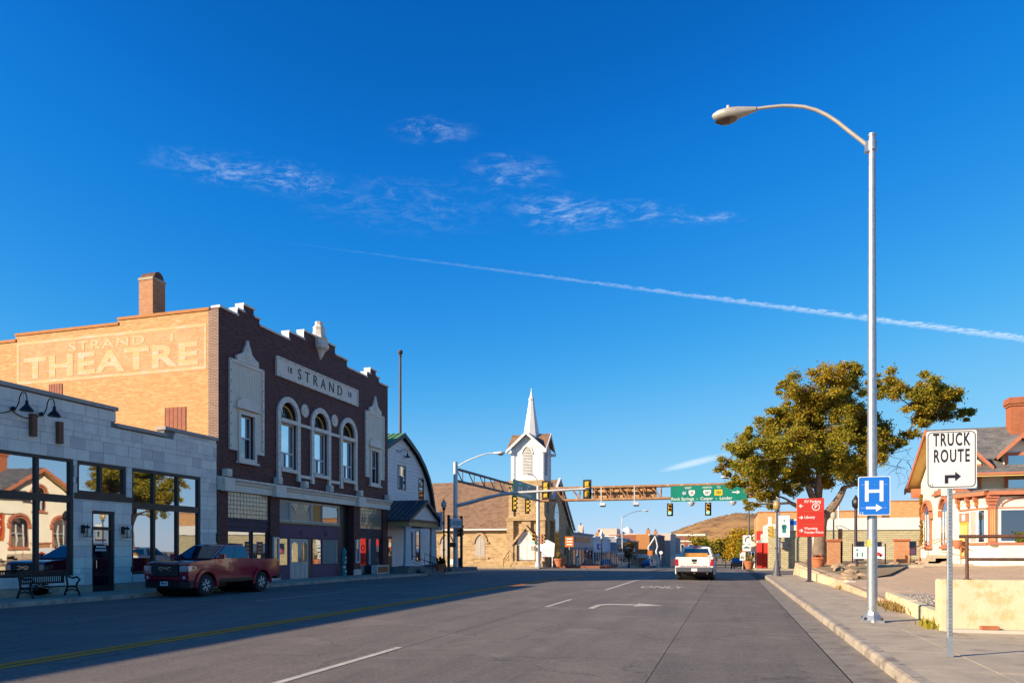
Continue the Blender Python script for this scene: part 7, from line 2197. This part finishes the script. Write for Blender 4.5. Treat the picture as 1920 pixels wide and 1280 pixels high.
def big_tree():
    rng = random.Random(91)
    D = 48.0
    s, c = math.sin(PSI), math.cos(PSI)
    fwd, rgt = Vector((-s, c, 0)), Vector((c, s, 0))
    base = Vector((5.55, 51.7, .86))
    t = thing('autumn_tree', 'large spreading olive and gold tree above the red wayfinding sign', 'tree', base)
    # crown lobes: (metres across, metres up, radius), depth chosen freely
    lob = []
    for u, v, r in ((1400, 870, 38), (1378, 845, 28), (1366, 868, 20), (1440, 838, 44), (1420, 812, 26), (1478, 792, 44), (1470, 760, 22), (1505, 735, 38), (1492, 712, 20), (1545, 716, 36), (1590, 712, 34), (1594, 695, 18), (1600, 765, 44),
                    (1542, 782, 48), (1648, 735, 30), (1660, 712, 18), (1694, 722, 26), (1700, 745, 34), (1676, 795, 36), (1770, 742, 24), (1755, 768, 32), (1790, 778, 18), (1735, 785, 20), (1600, 828, 46), (1548, 850, 44), (1500, 858, 44), (1622, 872, 36),
                    (1572, 888, 34), (1436, 898, 36), (1412, 925, 24), (1400, 945, 14), (1640, 822, 32), (1640, 850, 24), (1665, 815, 26), (1510, 880, 30), (1545, 880, 30), (1600, 860, 34), (1470, 845, 34), (1560, 820, 34), (1722, 762, 30), (1728, 738, 26), (1742, 755, 26), (1700, 780, 28), (1665, 850, 20), (1625, 900, 22), (1520, 760, 34), (1570, 740, 36), (1570, 800, 40), (1640, 790, 34), (1462, 925, 22), (1690, 826, 20), (1708, 812, 18), (1646, 880, 18), (1520, 810, 34), (1450, 868, 36), (1660, 770, 30), (1480, 905, 22), (1525, 900, 26), (1390, 905, 20)):
        k = D / 1370.0
        r *= .94
        lob.append([rgt * ((u - 960) * k) + Vector((0, 0, 1.65 + (1032 - v) * k)) + fwd * (D + rng.uniform(-2.6, 2.6)), r * k])
    wood = MB()
    fork = base + Vector((.15, 0, 3.0))
    wood.tube([base + Vector((0, 0, -.3)), base + Vector((.02, 0, .25)), base + Vector((.05, 0, 1.4)), base + Vector((.1, 0, 2.4)), fork], [.66, .5, .38, .37, .4], 12)
    for k in range(5):
        a = 1.2 * k
        wood.tube([base + Vector((math.cos(a) * .4, math.sin(a) * .4, .5)), base + Vector((math.cos(a) * .75, math.sin(a) * .75, .1)), base + Vector((math.cos(a) * 1.2, math.sin(a) * 1.2, -.15))], [.2, .17, .06], 6)
    nodes = [(fork, .34)]
    for q, r0 in ((fork + rgt * -.9 + Vector((0, 0, 2.0)), .26), (fork + rgt * .2 + fwd * .6 + Vector((0, 0, 2.2)), .27), (fork + rgt * 1.3 + fwd * -.4 + Vector((0, 0, 1.9)), .26), (fork + rgt * -2.2 + fwd * -.5 + Vector((0, 0, .9)), .18), (fork + rgt * .4 + fwd * -.3 + Vector((0, 0, 4.2)), .2)):
        pts = limb(wood, fork + Vector((0, 0, -.2)), q, .32 if r0 > .2 else .24, r0 * .7, .1, 5, rng)
        nodes += [(p, r0 * .8) for p in pts[2:]]
    for ctr, r in sorted(lob, key=lambda l: (l[0] - fork).length):
        best = min(nodes, key=lambda n: (n[0] - ctr).length + (0 if n[0].z < ctr.z + .4 else 2.5))
        rr = max(.045, best[1] * .62)
        pts = limb(wood, best[0], ctr, rr, rr * .45, .1, 5, rng)
        nodes += [(p, rr * (1 - .1 * i)) for i, p in enumerate(pts[1:])]
        for _ in range(7):
            e = ctr + Vector((rng.gauss(0, 1), rng.gauss(0, 1), rng.gauss(0, .7))).normalized() * r * rng.uniform(.6, 1.05)
            limb(wood, pts[rng.choice([3, 4, 5])], e, .028, .008, .15, 3, rng)
    part_tr = wood.build('trunk', 'bark', t, True, False)
    # a few bare twigs hanging on the house side
    tw = MB()
    k = D / 1370.0
    for u0, v0, u1, v1 in ((1650, 845, 1700, 865), (1700, 865, 1695, 905), (1660, 850, 1705, 840), (1690, 862, 1672, 890), (1640, 862, 1690, 880)):
        A = rgt * ((u0 - 960) * k) + Vector((0, 0, 1.65 + (1032 - v0) * k)) + fwd * D
        B_ = rgt * ((u1 - 960) * k) + Vector((0, 0, 1.65 + (1032 - v1) * k)) + fwd * (D - .5)
        limb(tw, A, B_, .025, .008, .15, 4, rng)
        for _ in range(4):
            m_ = A.lerp(B_, rng.uniform(.3, 1))
            limb(tw, m_, m_ + Vector((rng.uniform(-.7, .7), rng.uniform(-.5, .5), rng.uniform(-.8, .2))), .012, .005, .2, 3, rng)
    tw.build('bare_twigs', 'bark_dark', t, True, False)
    cr = MB()
    for ctr, r in lob:
        n = int(3300 * r * r)
        gold = rng.random()
        mats = [0, 0, 0, 1, 1, 2] if gold < .5 else [0, 0, 0, 2, 3, 1] if gold < .8 else [0, 0, 2, 2, 3]
        # several tufts per lobe leave gaps between them
        m_ = max(9, int(13 * r))
        for _ in range(m_):
            o = Vector((rng.gauss(0, 1), rng.gauss(0, 1), rng.gauss(0, .8))).normalized() * r * rng.uniform(.3, 1.1)
            leaf_cloud(cr, ctr + o, r * rng.uniform(.2, .42), int(n / m_), .155, rng, mats)
    cr.build('crown', ['leaf_olive', 'leaf_green', 'leaf_gold', 'leaf_brown'], t, False, False)


big_tree()


def small_tree(label, x, y, zb, h, r, mats, seed, cat='tree', n=1600, leaf=.5, bare=False, tw=.16):
    rng = random.Random(seed)
    t = thing('street_tree', label, cat, (x, y, zb))
    w = MB()
    top = Vector((x, y, zb + h * .45))
    w.tube([(x, y, zb - .3), (x + .05, y, zb + h * .2), top], [tw * 1.3, tw, tw * .8], 7)
    cr = MB()
    cs = []
    for k in range(11):
        a = rng.uniform(0, 6.28)
        rr = r * rng.uniform(.2, .78)
        c = Vector((x + math.cos(a) * rr, y + math.sin(a) * rr, zb + h * (.3 + .62 * rng.random() * (1 - .35 * rr / r))))
        limb(w, top + Vector((0, 0, rng.uniform(-.5, .3))), c, tw * .5, tw * .15, .12, 4, rng)
        cs.append(c)
    for c in cs:
        for _ in range(4):
            o = Vector((rng.gauss(0, 1), rng.gauss(0, 1), rng.gauss(0, .8))).normalized() * r * .3
            leaf_cloud(cr, c + o, r * rng.uniform(.2, .34), n // 44, leaf, rng, [0, 0, 1])
    w.build('trunk', 'bark_dark', t, True, False)
    cr.build('crown', list(mats), t, False, False)


def far_trees():
    small_tree('dark thinly leaved street tree before the brown brick shop', -18.6, 140, gz(140), 5.3, 1.7, ('leaf_dark', 'leaf_brown'), 5, n=1100, leaf=.3)
    small_tree('yellow green street tree beside the red brick hall', -10.6, 270, -4.2, 12.5, 6.0, ('leaf_olive', 'leaf_gold'), 6, n=2600, leaf=.8)
    small_tree('pale golden tree under the hill behind the white pickup', -6.0, 300, -4.6, 14.0, 7.5, ('leaf_gold', 'leaf_dry'), 7, n=2600, leaf=.9)
    small_tree('dark green tree between the golden trees', -1.6, 240, -3.6, 10.0, 4.2, ('leaf_dark', 'leaf_olive'), 8, n=2200, leaf=.7)
    small_tree('bright golden street tree behind the turn arrow sign', 2.0, 165, -2.0, 9.8, 4.6, ('leaf_gold', 'leaf_brown'), 9, n=4200, leaf=.5)
    small_tree('green leaved street tree by the sandwich boards', 2.6, 130, -1.3, 5.6, 2.2, ('leaf_green', 'leaf_olive'), 10, n=2400, leaf=.35)
    small_tree('copper coloured tree against the orange brick wall', 4.2, 200, -2.7, 12.5, 5.0, ('leaf_brown', 'leaf_gold'), 12, n=3000, leaf=.6)
    small_tree('low dark conifer showing above the orange brick roof', 21.5, 112, 0, 8.6, 1.6, ('leaf_dark', 'leaf_green'), 13, n=900, leaf=.3)


far_trees()


# ------------------------------------------------------------------ shops across the cross street
def build_right_shops():
    Y = 80.6
    t = thing('block_shop', 'olive concrete block shop with white band and purple windows', 'building', (12, Y, 0))
    x0, x1 = 4.9, 26
    part('wall', 'block_olive', t, lambda b: wallgrid(b, 'y', Y, Y + .4, x0, x1, -.4, 3.75, [(9.2, 10.9, 1.2, 2.6), (12.1, 12.9, .3, 2.6), (13.4, 14.5, .3, 2.55), (15.6, 17.6, 1.2, 2.6)]))
    part('body', 'block_olive', t, lambda b: b.box(x0, x1, Y + .4, Y + 11, -.4, 4.3))
    part('band', 'facade_white', t, lambda b: b.box(x0 - .1, x1, Y - .14, Y + .4, 3.75, 4.95))
    part('blue_banner', 'sign_blue', t, lambda b: b.box(5.6, 6.9, Y - .16, Y - .142, 4.3, 4.75))
    for a, c, z0, z1, m in ((9.2, 10.9, 1.2, 2.6, 'purple'), (12.1, 12.9, .3, 2.6, 'glass_dark'), (13.4, 14.5, .3, 2.55, 'glass_dark'), (15.6, 17.6, 1.2, 2.6, 'purple')):
        w = part('window', 'purple_dark', t, lambda b: frame(b, Y + .06, Y + .14, a, c, z0, z1, .08, 'y'))
        boxp('pane', m if m != 'purple' else 'glass_dark', w, a + .08, c - .08, Y + .09, Y + .11, z0 + .08, z1 - .08)
        if m == 'purple':
            part('poster', 'purple', w, lambda b: b.box(a + .1, c - .1, Y + .07, Y + .088, z0 + .1, (z0 + z1) / 2))
            part('poster_figure', 'print_pink', w, lambda b: b.prism([(a + .2, z0 + .15), (a + .7, z0 + 1.0), (a + .85, z0 + 1.25), (a + 1.0, z0 + .9), (a + 1.5, z0 + .6), (a + 1.1, z0 + .2)], 'y', Y + .06, Y + .069))
    part('side_door', 'block_olive', t, lambda b: (b.box(6.0, 7.9, Y - .06, Y, -.3, 2.9)))
    part('downpipe', 'white_wood', t, lambda b: b.cyl((8.15, Y - .1, -.3), (8.15, Y - .1, 3.7), .09, None, 8), True)
    part('vent_box', 'coping_tan', t, lambda b: b.box(4.95, 5.6, Y - .5, Y, 1.9, 2.6))
    # street front seen edge on: stepped white canopy and pillar
    part('pillar', 'block_olive', t, lambda b: b.box(3.75, 4.85, Y - .1, Y + .8, -.4, 3.9))
    part('pillar_cap', 'facade_white', t, lambda b: (b.box(3.6, 5.0, Y - .2, Y + .9, 3.9, 4.4), b.box(3.75, 4.1, Y + .3, Y + .9, 4.4, 5.2)))
    part('canopy', 'facade_white', t, lambda b: (b.box(2.7, 3.75, Y + .6, Y + 3, 2.5, 2.75), b.box(3.1, 3.75, Y + .6, Y + 3, 2.75, 3.4), b.box(3.35, 3.75, Y + .6, Y + 3, 3.4, 4.3)))
    t2 = thing('brick_block', 'long orange brick building rising behind the olive block shop', 'building', (14, 97, -.5))
    part('wall', 'brick_orange', t2, lambda b: (b.box(3.3, 15.3, 97, 99, -1, 6.45), b.box(15.3, 40, 97, 99, -1, 7.55), b.box(3.3, 40, 99, 112, -1, 6.2)))
    part('coping', 'brick_far', t2, lambda b: (b.box(3.2, 15.25, 96.93, 99.05, 6.45, 6.57), b.box(15.25, 40, 96.93, 99.05, 7.55, 7.67)))
    part('window', 'timber', t2, lambda b: b.box(17.4, 18.2, 96.95, 97.02, 5.6, 6.8))
    pl = thing('white_pole', 'thin white pole on the roof beside the orange brick wall', 'pole', (12.0, 92, 4))
    part('pole', 'pole_white', pl, lambda b: b.cyl((12.0, 92, 4.2), (12.0, 92, 7.0), .12, None, 8), True)
    part('foot', 'pole_white', pl, lambda b: b.box(11.7, 12.3, 91.7, 92.3, 4.2, 4.32))
    r = thing('red_shop', 'bright red shop front with dark awning beyond the olive shop', 'building', (3.4, 94, -.6))
    part('wall', 'facade_red', r, lambda b: b.box(3.1, 12, 91.7, 96.6, -1, 3.7))
    part('pilaster', 'facade_red', r, lambda b: b.box(2.95, 3.6, 91.55, 92.1, -1, 4.0), False, .03)
    part('awning', 'plastic_grey', r, lambda b: b.add([(3.1, 92.3, 2.4), (3.1, 96.3, 2.4), (1.7, 96.3, 1.5), (1.7, 92.3, 1.5), (3.1, 92.3, 1.5)], [(0, 1, 2, 3), (0, 3, 4)]))
    part('window', 'glass_far', r, lambda b: b.box(3.06, 3.1, 92.6, 96.2, -.1, 1.5))
    shop('row of small shops with white signs beyond the red shop', 112.5, 150, 4.6, 'facade_tan', dict(side=1, X=4.2, trim='facade_white', upper=0, awning='sign_blue', depth=10))
    # signs at the crossing corner
    g = gz(76) + .14
    t = thing('turn_sign', 'tall dark pole with white curved arrow sign over a teal sign', 'road sign', (1.75, 76.6, g))
    part('pole', 'plastic_grey', t, lambda b: b.cyl((1.75, 76.6, g - .1), (1.75, 76.6, 6.0), .1, .07, 8), True)
    p = part('panel', 'sign_white', t, lambda b: b.prism(rrect(1.15, 1.95, 2.35, 3.2, .06), 'y', 76.44, 76.47))
    part('arrow', 'ink', p, lambda b: (b.tube([(1.4, 76.43, 2.55), (1.4, 76.43, 2.8), (1.5, 76.43, 2.95), (1.66, 76.43, 3.02)], .035, 6), b.prism([(1.62, 3.12), (1.8, 3.04), (1.62, 2.93)], 'y', 76.41, 76.44)))
    p2 = part('lower_panel', 'sign_white', t, lambda b: b.prism(rrect(1.13, 1.93, 1.62, 2.28, .05), 'y', 76.44, 76.47))
    part('lower_print', 'print_teal', p2, lambda b: b.prism([(1.2, 1.9), (1.35, 2.05), (1.55, 2.1), (1.75, 2.02), (1.88, 1.9)], 'y', 76.425, 76.438))
    t = thing('notice_sign', 'small white regulatory sign on a thin post by the flower pot', 'road sign', (1.15, 75.9, g))
    part('post', 'galv', t, lambda b: b.cyl((1.15, 75.9, g - .1), (1.15, 75.9, 1.4), .04, None, 6))
    p = part('panel', 'sign_white', t, lambda b: b.box(.87, 1.4, 75.83, 75.85, .7, 1.4))
    part('print', 'ink', p, lambda b: (b.tube([(1.05, 75.82, .9), (1.05, 75.82, 1.15), (1.2, 75.82, 1.22)], .02, 5), b.box(1.18, 1.24, 75.82, 75.83, .85, 1.05)))
    pot('terracotta pot with dry flowers at the crossing corner', 1.75, 75.9, gz(76) + .14 - .05, .5, 'dry')
    s = thing('stop_sign', 'round red and white sign on a post down the street', 'road sign', (1.9, 118, gz(118)))
    part('disc', 'sign_red', s, lambda b: b.lathe((1.9, 118, 1.35), [(.4, 0), (.4, .03)], 8, 0, 'y'))
    part('bar', 'print_white', s, lambda b: b.box(1.62, 2.18, 117.96, 118.0, 1.25, 1.45))
    part('post', 'galv', s, lambda b: b.cyl((1.9, 118.05, gz(118)), (1.9, 118.05, 1.1), .05, None, 6))
    for k, (x, y, m) in enumerate(((2.75, 104, 'print_white'), (2.9, 108, 'facade_blue'))):
        a = thing('sandwich_board', ('white' if k == 0 else 'blue') + ' sandwich board standing on the pavement beyond the crossing', 'sandwich board', (x, y, gz(y)))
        part('front_board', m, a, lambda b: b.rbox((x, y - .2, gz(y) + .75), (.75, .04, 1.2), 0, rad(-14)))
        part('rear_board', m, a, lambda b: b.rbox((x, y + .2, gz(y) + .75), (.75, .04, 1.2), 0, rad(14)))
    u = thing('cafe_umbrella', 'white and red patterned parasol by the red shop', 'parasol', (2.6, 101, gz(101)))
    part('canopy', 'facade_white', u, lambda b: b.lathe((2.6, 101, 2.2), [(1.2, 0), (.6, .5), (.05, .8)], 8))
    part('valance', 'sign_red', u, lambda b: b.lathe((2.6, 101, 1.95), [(1.21, 0), (1.21, .25)], 8))
    part('pole', 'pole_white', u, lambda b: b.cyl((2.6, 101, gz(101)), (2.6, 101, 2.9), .04, None, 6))


build_right_shops()


# ------------------------------------------------------------------ cream house on the right
def build_cream_house():
    zg = 1.0
    X0, Y0, Y1, YM = 11.6, 44.0, 52.0, 48.0
    t = thing('cream_house', 'cream stucco house with grey shingle roof and orange trim', 'house', (X0, 48, zg))
    part('wall', 'stucco', t, lambda b: (b.box(X0, 32, Y0, Y1, zg - .6, 5.9), b.prism([(Y0, 5.9), (YM, 8.45), (Y1, 5.9)], 'x', X0, X0 + .4)))
    # roof with flared eaves; yellow boarded soffit beneath
    up = [(42.6, 5.62), (43.6, 5.98), (44.4, 6.5), (YM, 8.72), (51.6, 6.5), (52.4, 5.98), (53.3, 5.62)]
    part('roof', 'roof_grey', t, lambda b: b.prism(up + [(p, q - .09) for p, q in up[::-1]], 'x', X0 - .62, 32))
    part('soffit', 'soffit_yellow', t, lambda b: b.prism([(p, q - .1) for p, q in up] + [(p, q - .18) for p, q in up[::-1]], 'x', X0 - .58, 32))
    part('bargeboard', 'trim_orange', t, lambda b: b.prism([(p, q + .03) for p, q in up] + [(p, q - .30) for p, q in up[::-1]], 'x', X0 - .70, X0 - .621))
    boxp('eave_board', 'trim_orange', t, X0 - .62, 32, 42.55, 42.6, 5.52, 5.64)
    boxp('eave_board', 'trim_orange', t, X0 - .62, 32, 53.3, 53.35, 5.52, 5.64)
    for y in (52.2, 43.8):
        part('eave_bracket', 'trim_orange', t, lambda b: b.prism([(y - .12, 5.0), (y + .12, 5.0), (y + .2, 5.6), (y - .2, 5.6)], 'x', X0 - .5, X0 - .002))
    part('ivy', 'leaf_brown', t, lambda b: [b.rbox((X0 - .03 - RR.random() * .06, 51.6 + RR.gauss(.1, .18), RR.uniform(2.0, 5.2)), (.02, .1, .14), RR.uniform(-.5, .5), RR.uniform(-1, 1)) for _ in range(220)])
    # windows in the street gable
    def archwin(yc, z0, z1, hw):
        r = hw * 1.05
        o = [(yc - hw, z0), (yc + hw, z0)] + arc(yc, z1 - hw * .6, hw, 15, 165, 8)
        o2 = [(yc - hw + .12, z0 + .12), (yc + hw - .12, z0 + .12)] + arc(yc, z1 - hw * .6, hw - .14, 15, 165, 8)
        w = part('arched_window', 'trim_orange', t, lambda b: b.prism(o, 'x', X0 - .08, X0 - .001))
        part('pane', 'glass_shop', w, lambda b: b.prism(o2, 'x', X0 - .1, X0 - .082))
        part('mullion', 'white_wood', w, lambda b: [b.box(X0 - .13, X0 - .101, yc + s * hw * .33 - .05, yc + s * hw * .33 + .05, z0 + .12, z1 - .35) for s in (-1, 1)])
        hd = arc(yc, z1 - hw * .6 + .02, hw + .2, 20, 160, 8) + arc(yc, z1 - hw * .6, hw + .02, 160, 20, 8)
        part('window_hood', 'trim_orange', w, lambda b: (b.prism(hd, 'x', X0 - .22, X0 - .001), b.box(X0 - .2, X0 - .001, yc - hw - .22, yc - hw + .02, z1 - hw * .75, z1 - hw * .3), b.box(X0 - .2, X0 - .001, yc + hw - .02, yc + hw + .22, z1 - hw * .75, z1 - hw * .3), b.box(X0 - .18, X0 - .001, yc - hw - .1, yc + hw + .1, z0 - .14, z0)))
    archwin(50.1, 1.9, 4.2, .85)
    archwin(46.2, 1.9, 4.2, .85)
    archwin(48.0, 5.0, 6.9, .62)
    # angled entrance bay: canted side with the yellow door, then the long front
    P0, P1 = Vector((X0 - .02, 43.95, 0)), Vector((12.35, 41.8, 0))
    d = (P1 - P0)
    L = d.length
    d = d / L
    n = Vector((d.y, -d.x, 0))
    if n.y > 0:
        n = -n
    rz = math.atan2(d.y, d.x)
    def cb(nm, m, s0, s1, z0, z1, o0, o1, par=t, bev=0.0):
        c = P0 + d * ((s0 + s1) / 2) + n * ((o0 + o1) / 2) + Vector((0, 0, (z0 + z1) / 2))
        return part(nm, m, par, lambda b: b.rbox(c, (s1 - s0, abs(o1 - o0), z1 - z0), rz), False, bev)
    part('bay_wall', 'stucco', t, lambda b: b.prism([(P0.x, P0.y), (P1.x, P1.y), (20, 41.8), (20, 44.05), (P0.x, 44.05)], 'z', zg - .6, 4.35))
    part('bay_base', 'stucco', t, lambda b: b.box(12.75, 20, 41.62, 41.8, zg - .6, 2.02))
    part('bay_roof', 'roof_grey', t, lambda b: b.prism([(P0.x - .25, P0.y), (P1.x - .2, P1.y - .35), (20, 41.45), (20, 44), (P0.x, 44)], 'z', 4.62, 4.72))
    dr = cb('door', 'door_yellow', .16, .82, zg + .25, 3.15, .005, .05)
    cb('door_transom', 'trim_orange', .14, .84, 3.15, 3.62, .005, .06, dr)
    cb('transom_light', 'sign_white', .36, .62, 3.22, 3.55, .06, .066, dr)
    for k in range(3):
        cb('door_board', 'soffit_yellow', .22 + .19 * k, .37 + .19 * k, 1.4, 3.0, .05, .062, dr)
    cb('door_handle', 'black_metal', .7, .75, 2.0, 2.25, .05, .09, dr)
    for s0, s1, m in ((1.02, 1.42, 'coping_tan'), (1.62, 2.05, 'glass_shop')):
        w = cb('side_light', 'white_wood', s0 - .1, s1 + .1, 2.04, 3.72, .004, .05)
        cb('pane', m, s0, s1, 2.1, 3.68, .05, .056, w)
    cb('sill', 'trim_orange', .9, L, 1.96, 2.06, .005, .12)
    # frieze with little arches and brackets, orange cornice above
    cb('cornice', 'trim_orange', -.35, L + .12, 4.42, 4.62, -.1, .34)
    cb('architrave', 'trim_orange', .1, L, 3.74, 3.82, .004, .08)
    part('cornice', 'trim_orange', t, lambda b: b.box(P1.x - .08, 20, 41.44, 41.8, 4.42, 4.62))
    part('architrave', 'trim_orange', t, lambda b: b.box(12.75, 20, 41.72, 41.8, 3.74, 3.82))
    for s in (.12, .88, 1.5):
        c = P0 + d * s
        part('bracket', 'trim_orange', t, lambda b: (b.rbox(c + n * .13 + Vector((0, 0, 4.28)), (.14, .26, .26), rz), b.rbox(c + n * .09 + Vector((0, 0, 4.02)), (.12, .17, .26), rz), b.rbox(c + n * .06 + Vector((0, 0, 3.83)), (.08, .1, .14), rz)), False, .02)
    for s in (.5, 1.2, 1.78):
        c = P0 + d * s + Vector((0, 0, 3.95))
        part('frieze_arch', 'soffit_yellow', t, lambda b: b.tube([c + d * (.22 * math.cos(a)) + n * .02 + Vector((0, 0, .22 * math.sin(a))) for a in [math.pi * i / 8 for i in range(9)]], .018, 5))
    col = part('corner_column', 'trim_orange', t, lambda b: (b.box(P1.x - .03, 12.66, 41.69, 42.0, 2.02, 3.78)), False, .02)
    part('column_capital', 'trim_orange', col, lambda b: [b.box(P1.x - .03 - .035 * k, 12.66 + .035 * k, 41.69 - .045 * k, 42.0, 3.78 + .16 * k, 3.93 + .16 * k) for k in range(4)], False, .02)
    part('column_flute', 'soffit_yellow', col, lambda b: [b.box(P1.x + .05 + .08 * k, P1.x + .08 + .08 * k, 41.68, 41.69, 2.15, 3.7) for k in range(3)])
    bw = part('bay_window', 'white_wood', t, lambda b: frame(b, 41.7, 41.8, 12.78, 15.6, 2.06, 3.74, .08, 'y'))
    boxp('pane', 'glass_dark', bw, 12.86, 15.52, 41.74, 41.76, 2.14, 3.66)
    part('sill', 'trim_orange', t, lambda b: b.box(12.3, 20, 41.55, 41.8, 1.96, 2.06))
    part('frieze_arch', 'trim_orange', t, lambda b: b.tube([(14.2 + 1.3 * math.cos(a), 41.78, 3.86 + .45 * math.sin(a)) for a in [math.pi * i / 14 for i in range(15)]], .035, 6))
    # dormers rising through the eave
    for xc, hw, zt in ((12.0, .62, 7.0), (14.35, .7, 7.55)):
        dm = part('dormer', 'stucco', t, lambda b: (b.box(xc - hw, xc + hw, 43.85, 46.4, 4.7, zt - .75), b.prism([(xc - hw, zt - .75), (xc, zt - .05), (xc + hw, zt - .75)], 'y', 43.85, 46.6)))
        part('dormer_roof', 'roof_grey', dm, lambda b: b.prism([(xc - hw - .4, zt - 1.0), (xc, zt + .1), (xc + hw + .4, zt - 1.0), (xc + hw + .4, zt - 1.08), (xc, zt), (xc - hw - .4, zt - 1.08)], 'y', 43.45, 46.9))
        part('dormer_barge', 'trim_orange', dm, lambda b: b.prism([(xc - hw - .44, zt - .98), (xc, zt + .14), (xc + hw + .44, zt - .98), (xc + hw + .44, zt - 1.2), (xc, zt - .1), (xc - hw - .44, zt - 1.2)], 'y', 43.36, 43.45))
        part('dormer_frame', 'trim_orange', dm, lambda b: (frame(b, 43.78, 43.85, xc - hw + .02, xc + hw - .02, 4.75, zt - .8, .16, 'y')))
        boxp('dormer_pane', 'glass_shop', dm, xc - hw + .18, xc + hw - .18, 43.82, 43.845, 4.91, zt - .96)
    ch = part('chimney', 'brick_red', t, lambda b: (b.box(15.0, 15.65, 47.1, 47.9, 7.6, 9.6), b.prism([(14.92, 7.9), (15.73, 7.9), (15.65, 8.5), (15.0, 8.5)], 'y', 47.02, 47.98)))
    part('chimney_crown', 'brick_red', ch, lambda b: [b.box(15.0 - .06 * k, 15.65 + .06 * k, 47.1 - .06 * k, 47.9 + .06 * k, 9.6 + .13 * k, 9.73 + .13 * k) for k in range(3)] + [b.box(14.91, 15.74, 47.01, 47.99, 9.99, 10.2)])
    # front steps and thin red rails
    for k in range(3):
        boxp('step', 'concrete', t, X0 - 1.5 + .35 * k, X0 - .02, 45.2, 47.2, zg - .4, zg + .17 * (k + 1) - .1)
    for y in (45.2, 47.2):
        part('stair_rail', 'trim_orange', t, lambda b: (b.tube([(X0 - 1.6, y, zg - .2), (X0 - 1.6, y, zg + .75), (X0 - .3, y, zg + 1.3), (X0 - .05, y, zg + 1.3)], .025, 6)), True)
    part('stair_rail', 'trim_orange', t, lambda b: (b.tube([(X0 - .1, 43.2, zg - .2), (X0 - .1, 43.2, zg + .95)], .03, 6), b.tube([(X0 - .9, 43.6, zg + 1.1), (X0 - .1, 43.2, zg + .9), (X0 + .6, 42.7, zg + .5)], .022, 6), b.tube([(X0 - .9, 43.6, zg + .6), (X0 - .1, 43.2, zg + .4), (X0 + .6, 42.7, zg)], .022, 6)))
    hb = thing('hanging_pot', 'orange pot hanging by the yellow door of the cream house', 'pot', (11.4, 43.3, 1.8))
    part('pot', 'trim_orange', hb, lambda b: b.lathe((11.35, 43.3, 1.75), [(.1, 0), (.2, .15), (.24, .4), (.2, .42)], 12), True)
    part('rim', 'terracotta_pot', hb, lambda b: b.lathe((11.35, 43.3, 2.15), [(.25, 0), (.26, .05), (.22, .06)], 12), True)
    lp = thing('window_lamp', 'cream table lamp standing inside the big bay window', 'lamp', (14.2, 41.7, 2.1))
    part('shade', 'lamp_glass', lp, lambda b: b.lathe((14.3, 41.66, 2.62), [(.2, 0), (.15, .28)], 14), True)
    part('stem', 'white_wood', lp, lambda b: b.lathe((14.3, 41.66, 2.07), [(.12, 0), (.1, .06), (.03, .1), (.03, .6)], 10), True)
    vp = part('window_plant', 'leaf_green', None, lambda b: [b.rbox((13.75 + RR.gauss(0, .14), 41.68 + RR.uniform(-.05, .03), 2.1 + abs(RR.gauss(.18, .14))), (.16, .02, .06), RR.uniform(-.6, .6), RR.uniform(-1, 1)) for _ in range(90)])
    tag(vp, 'green leafy house plant on the bay window sill', 'plant')


build_cream_house()
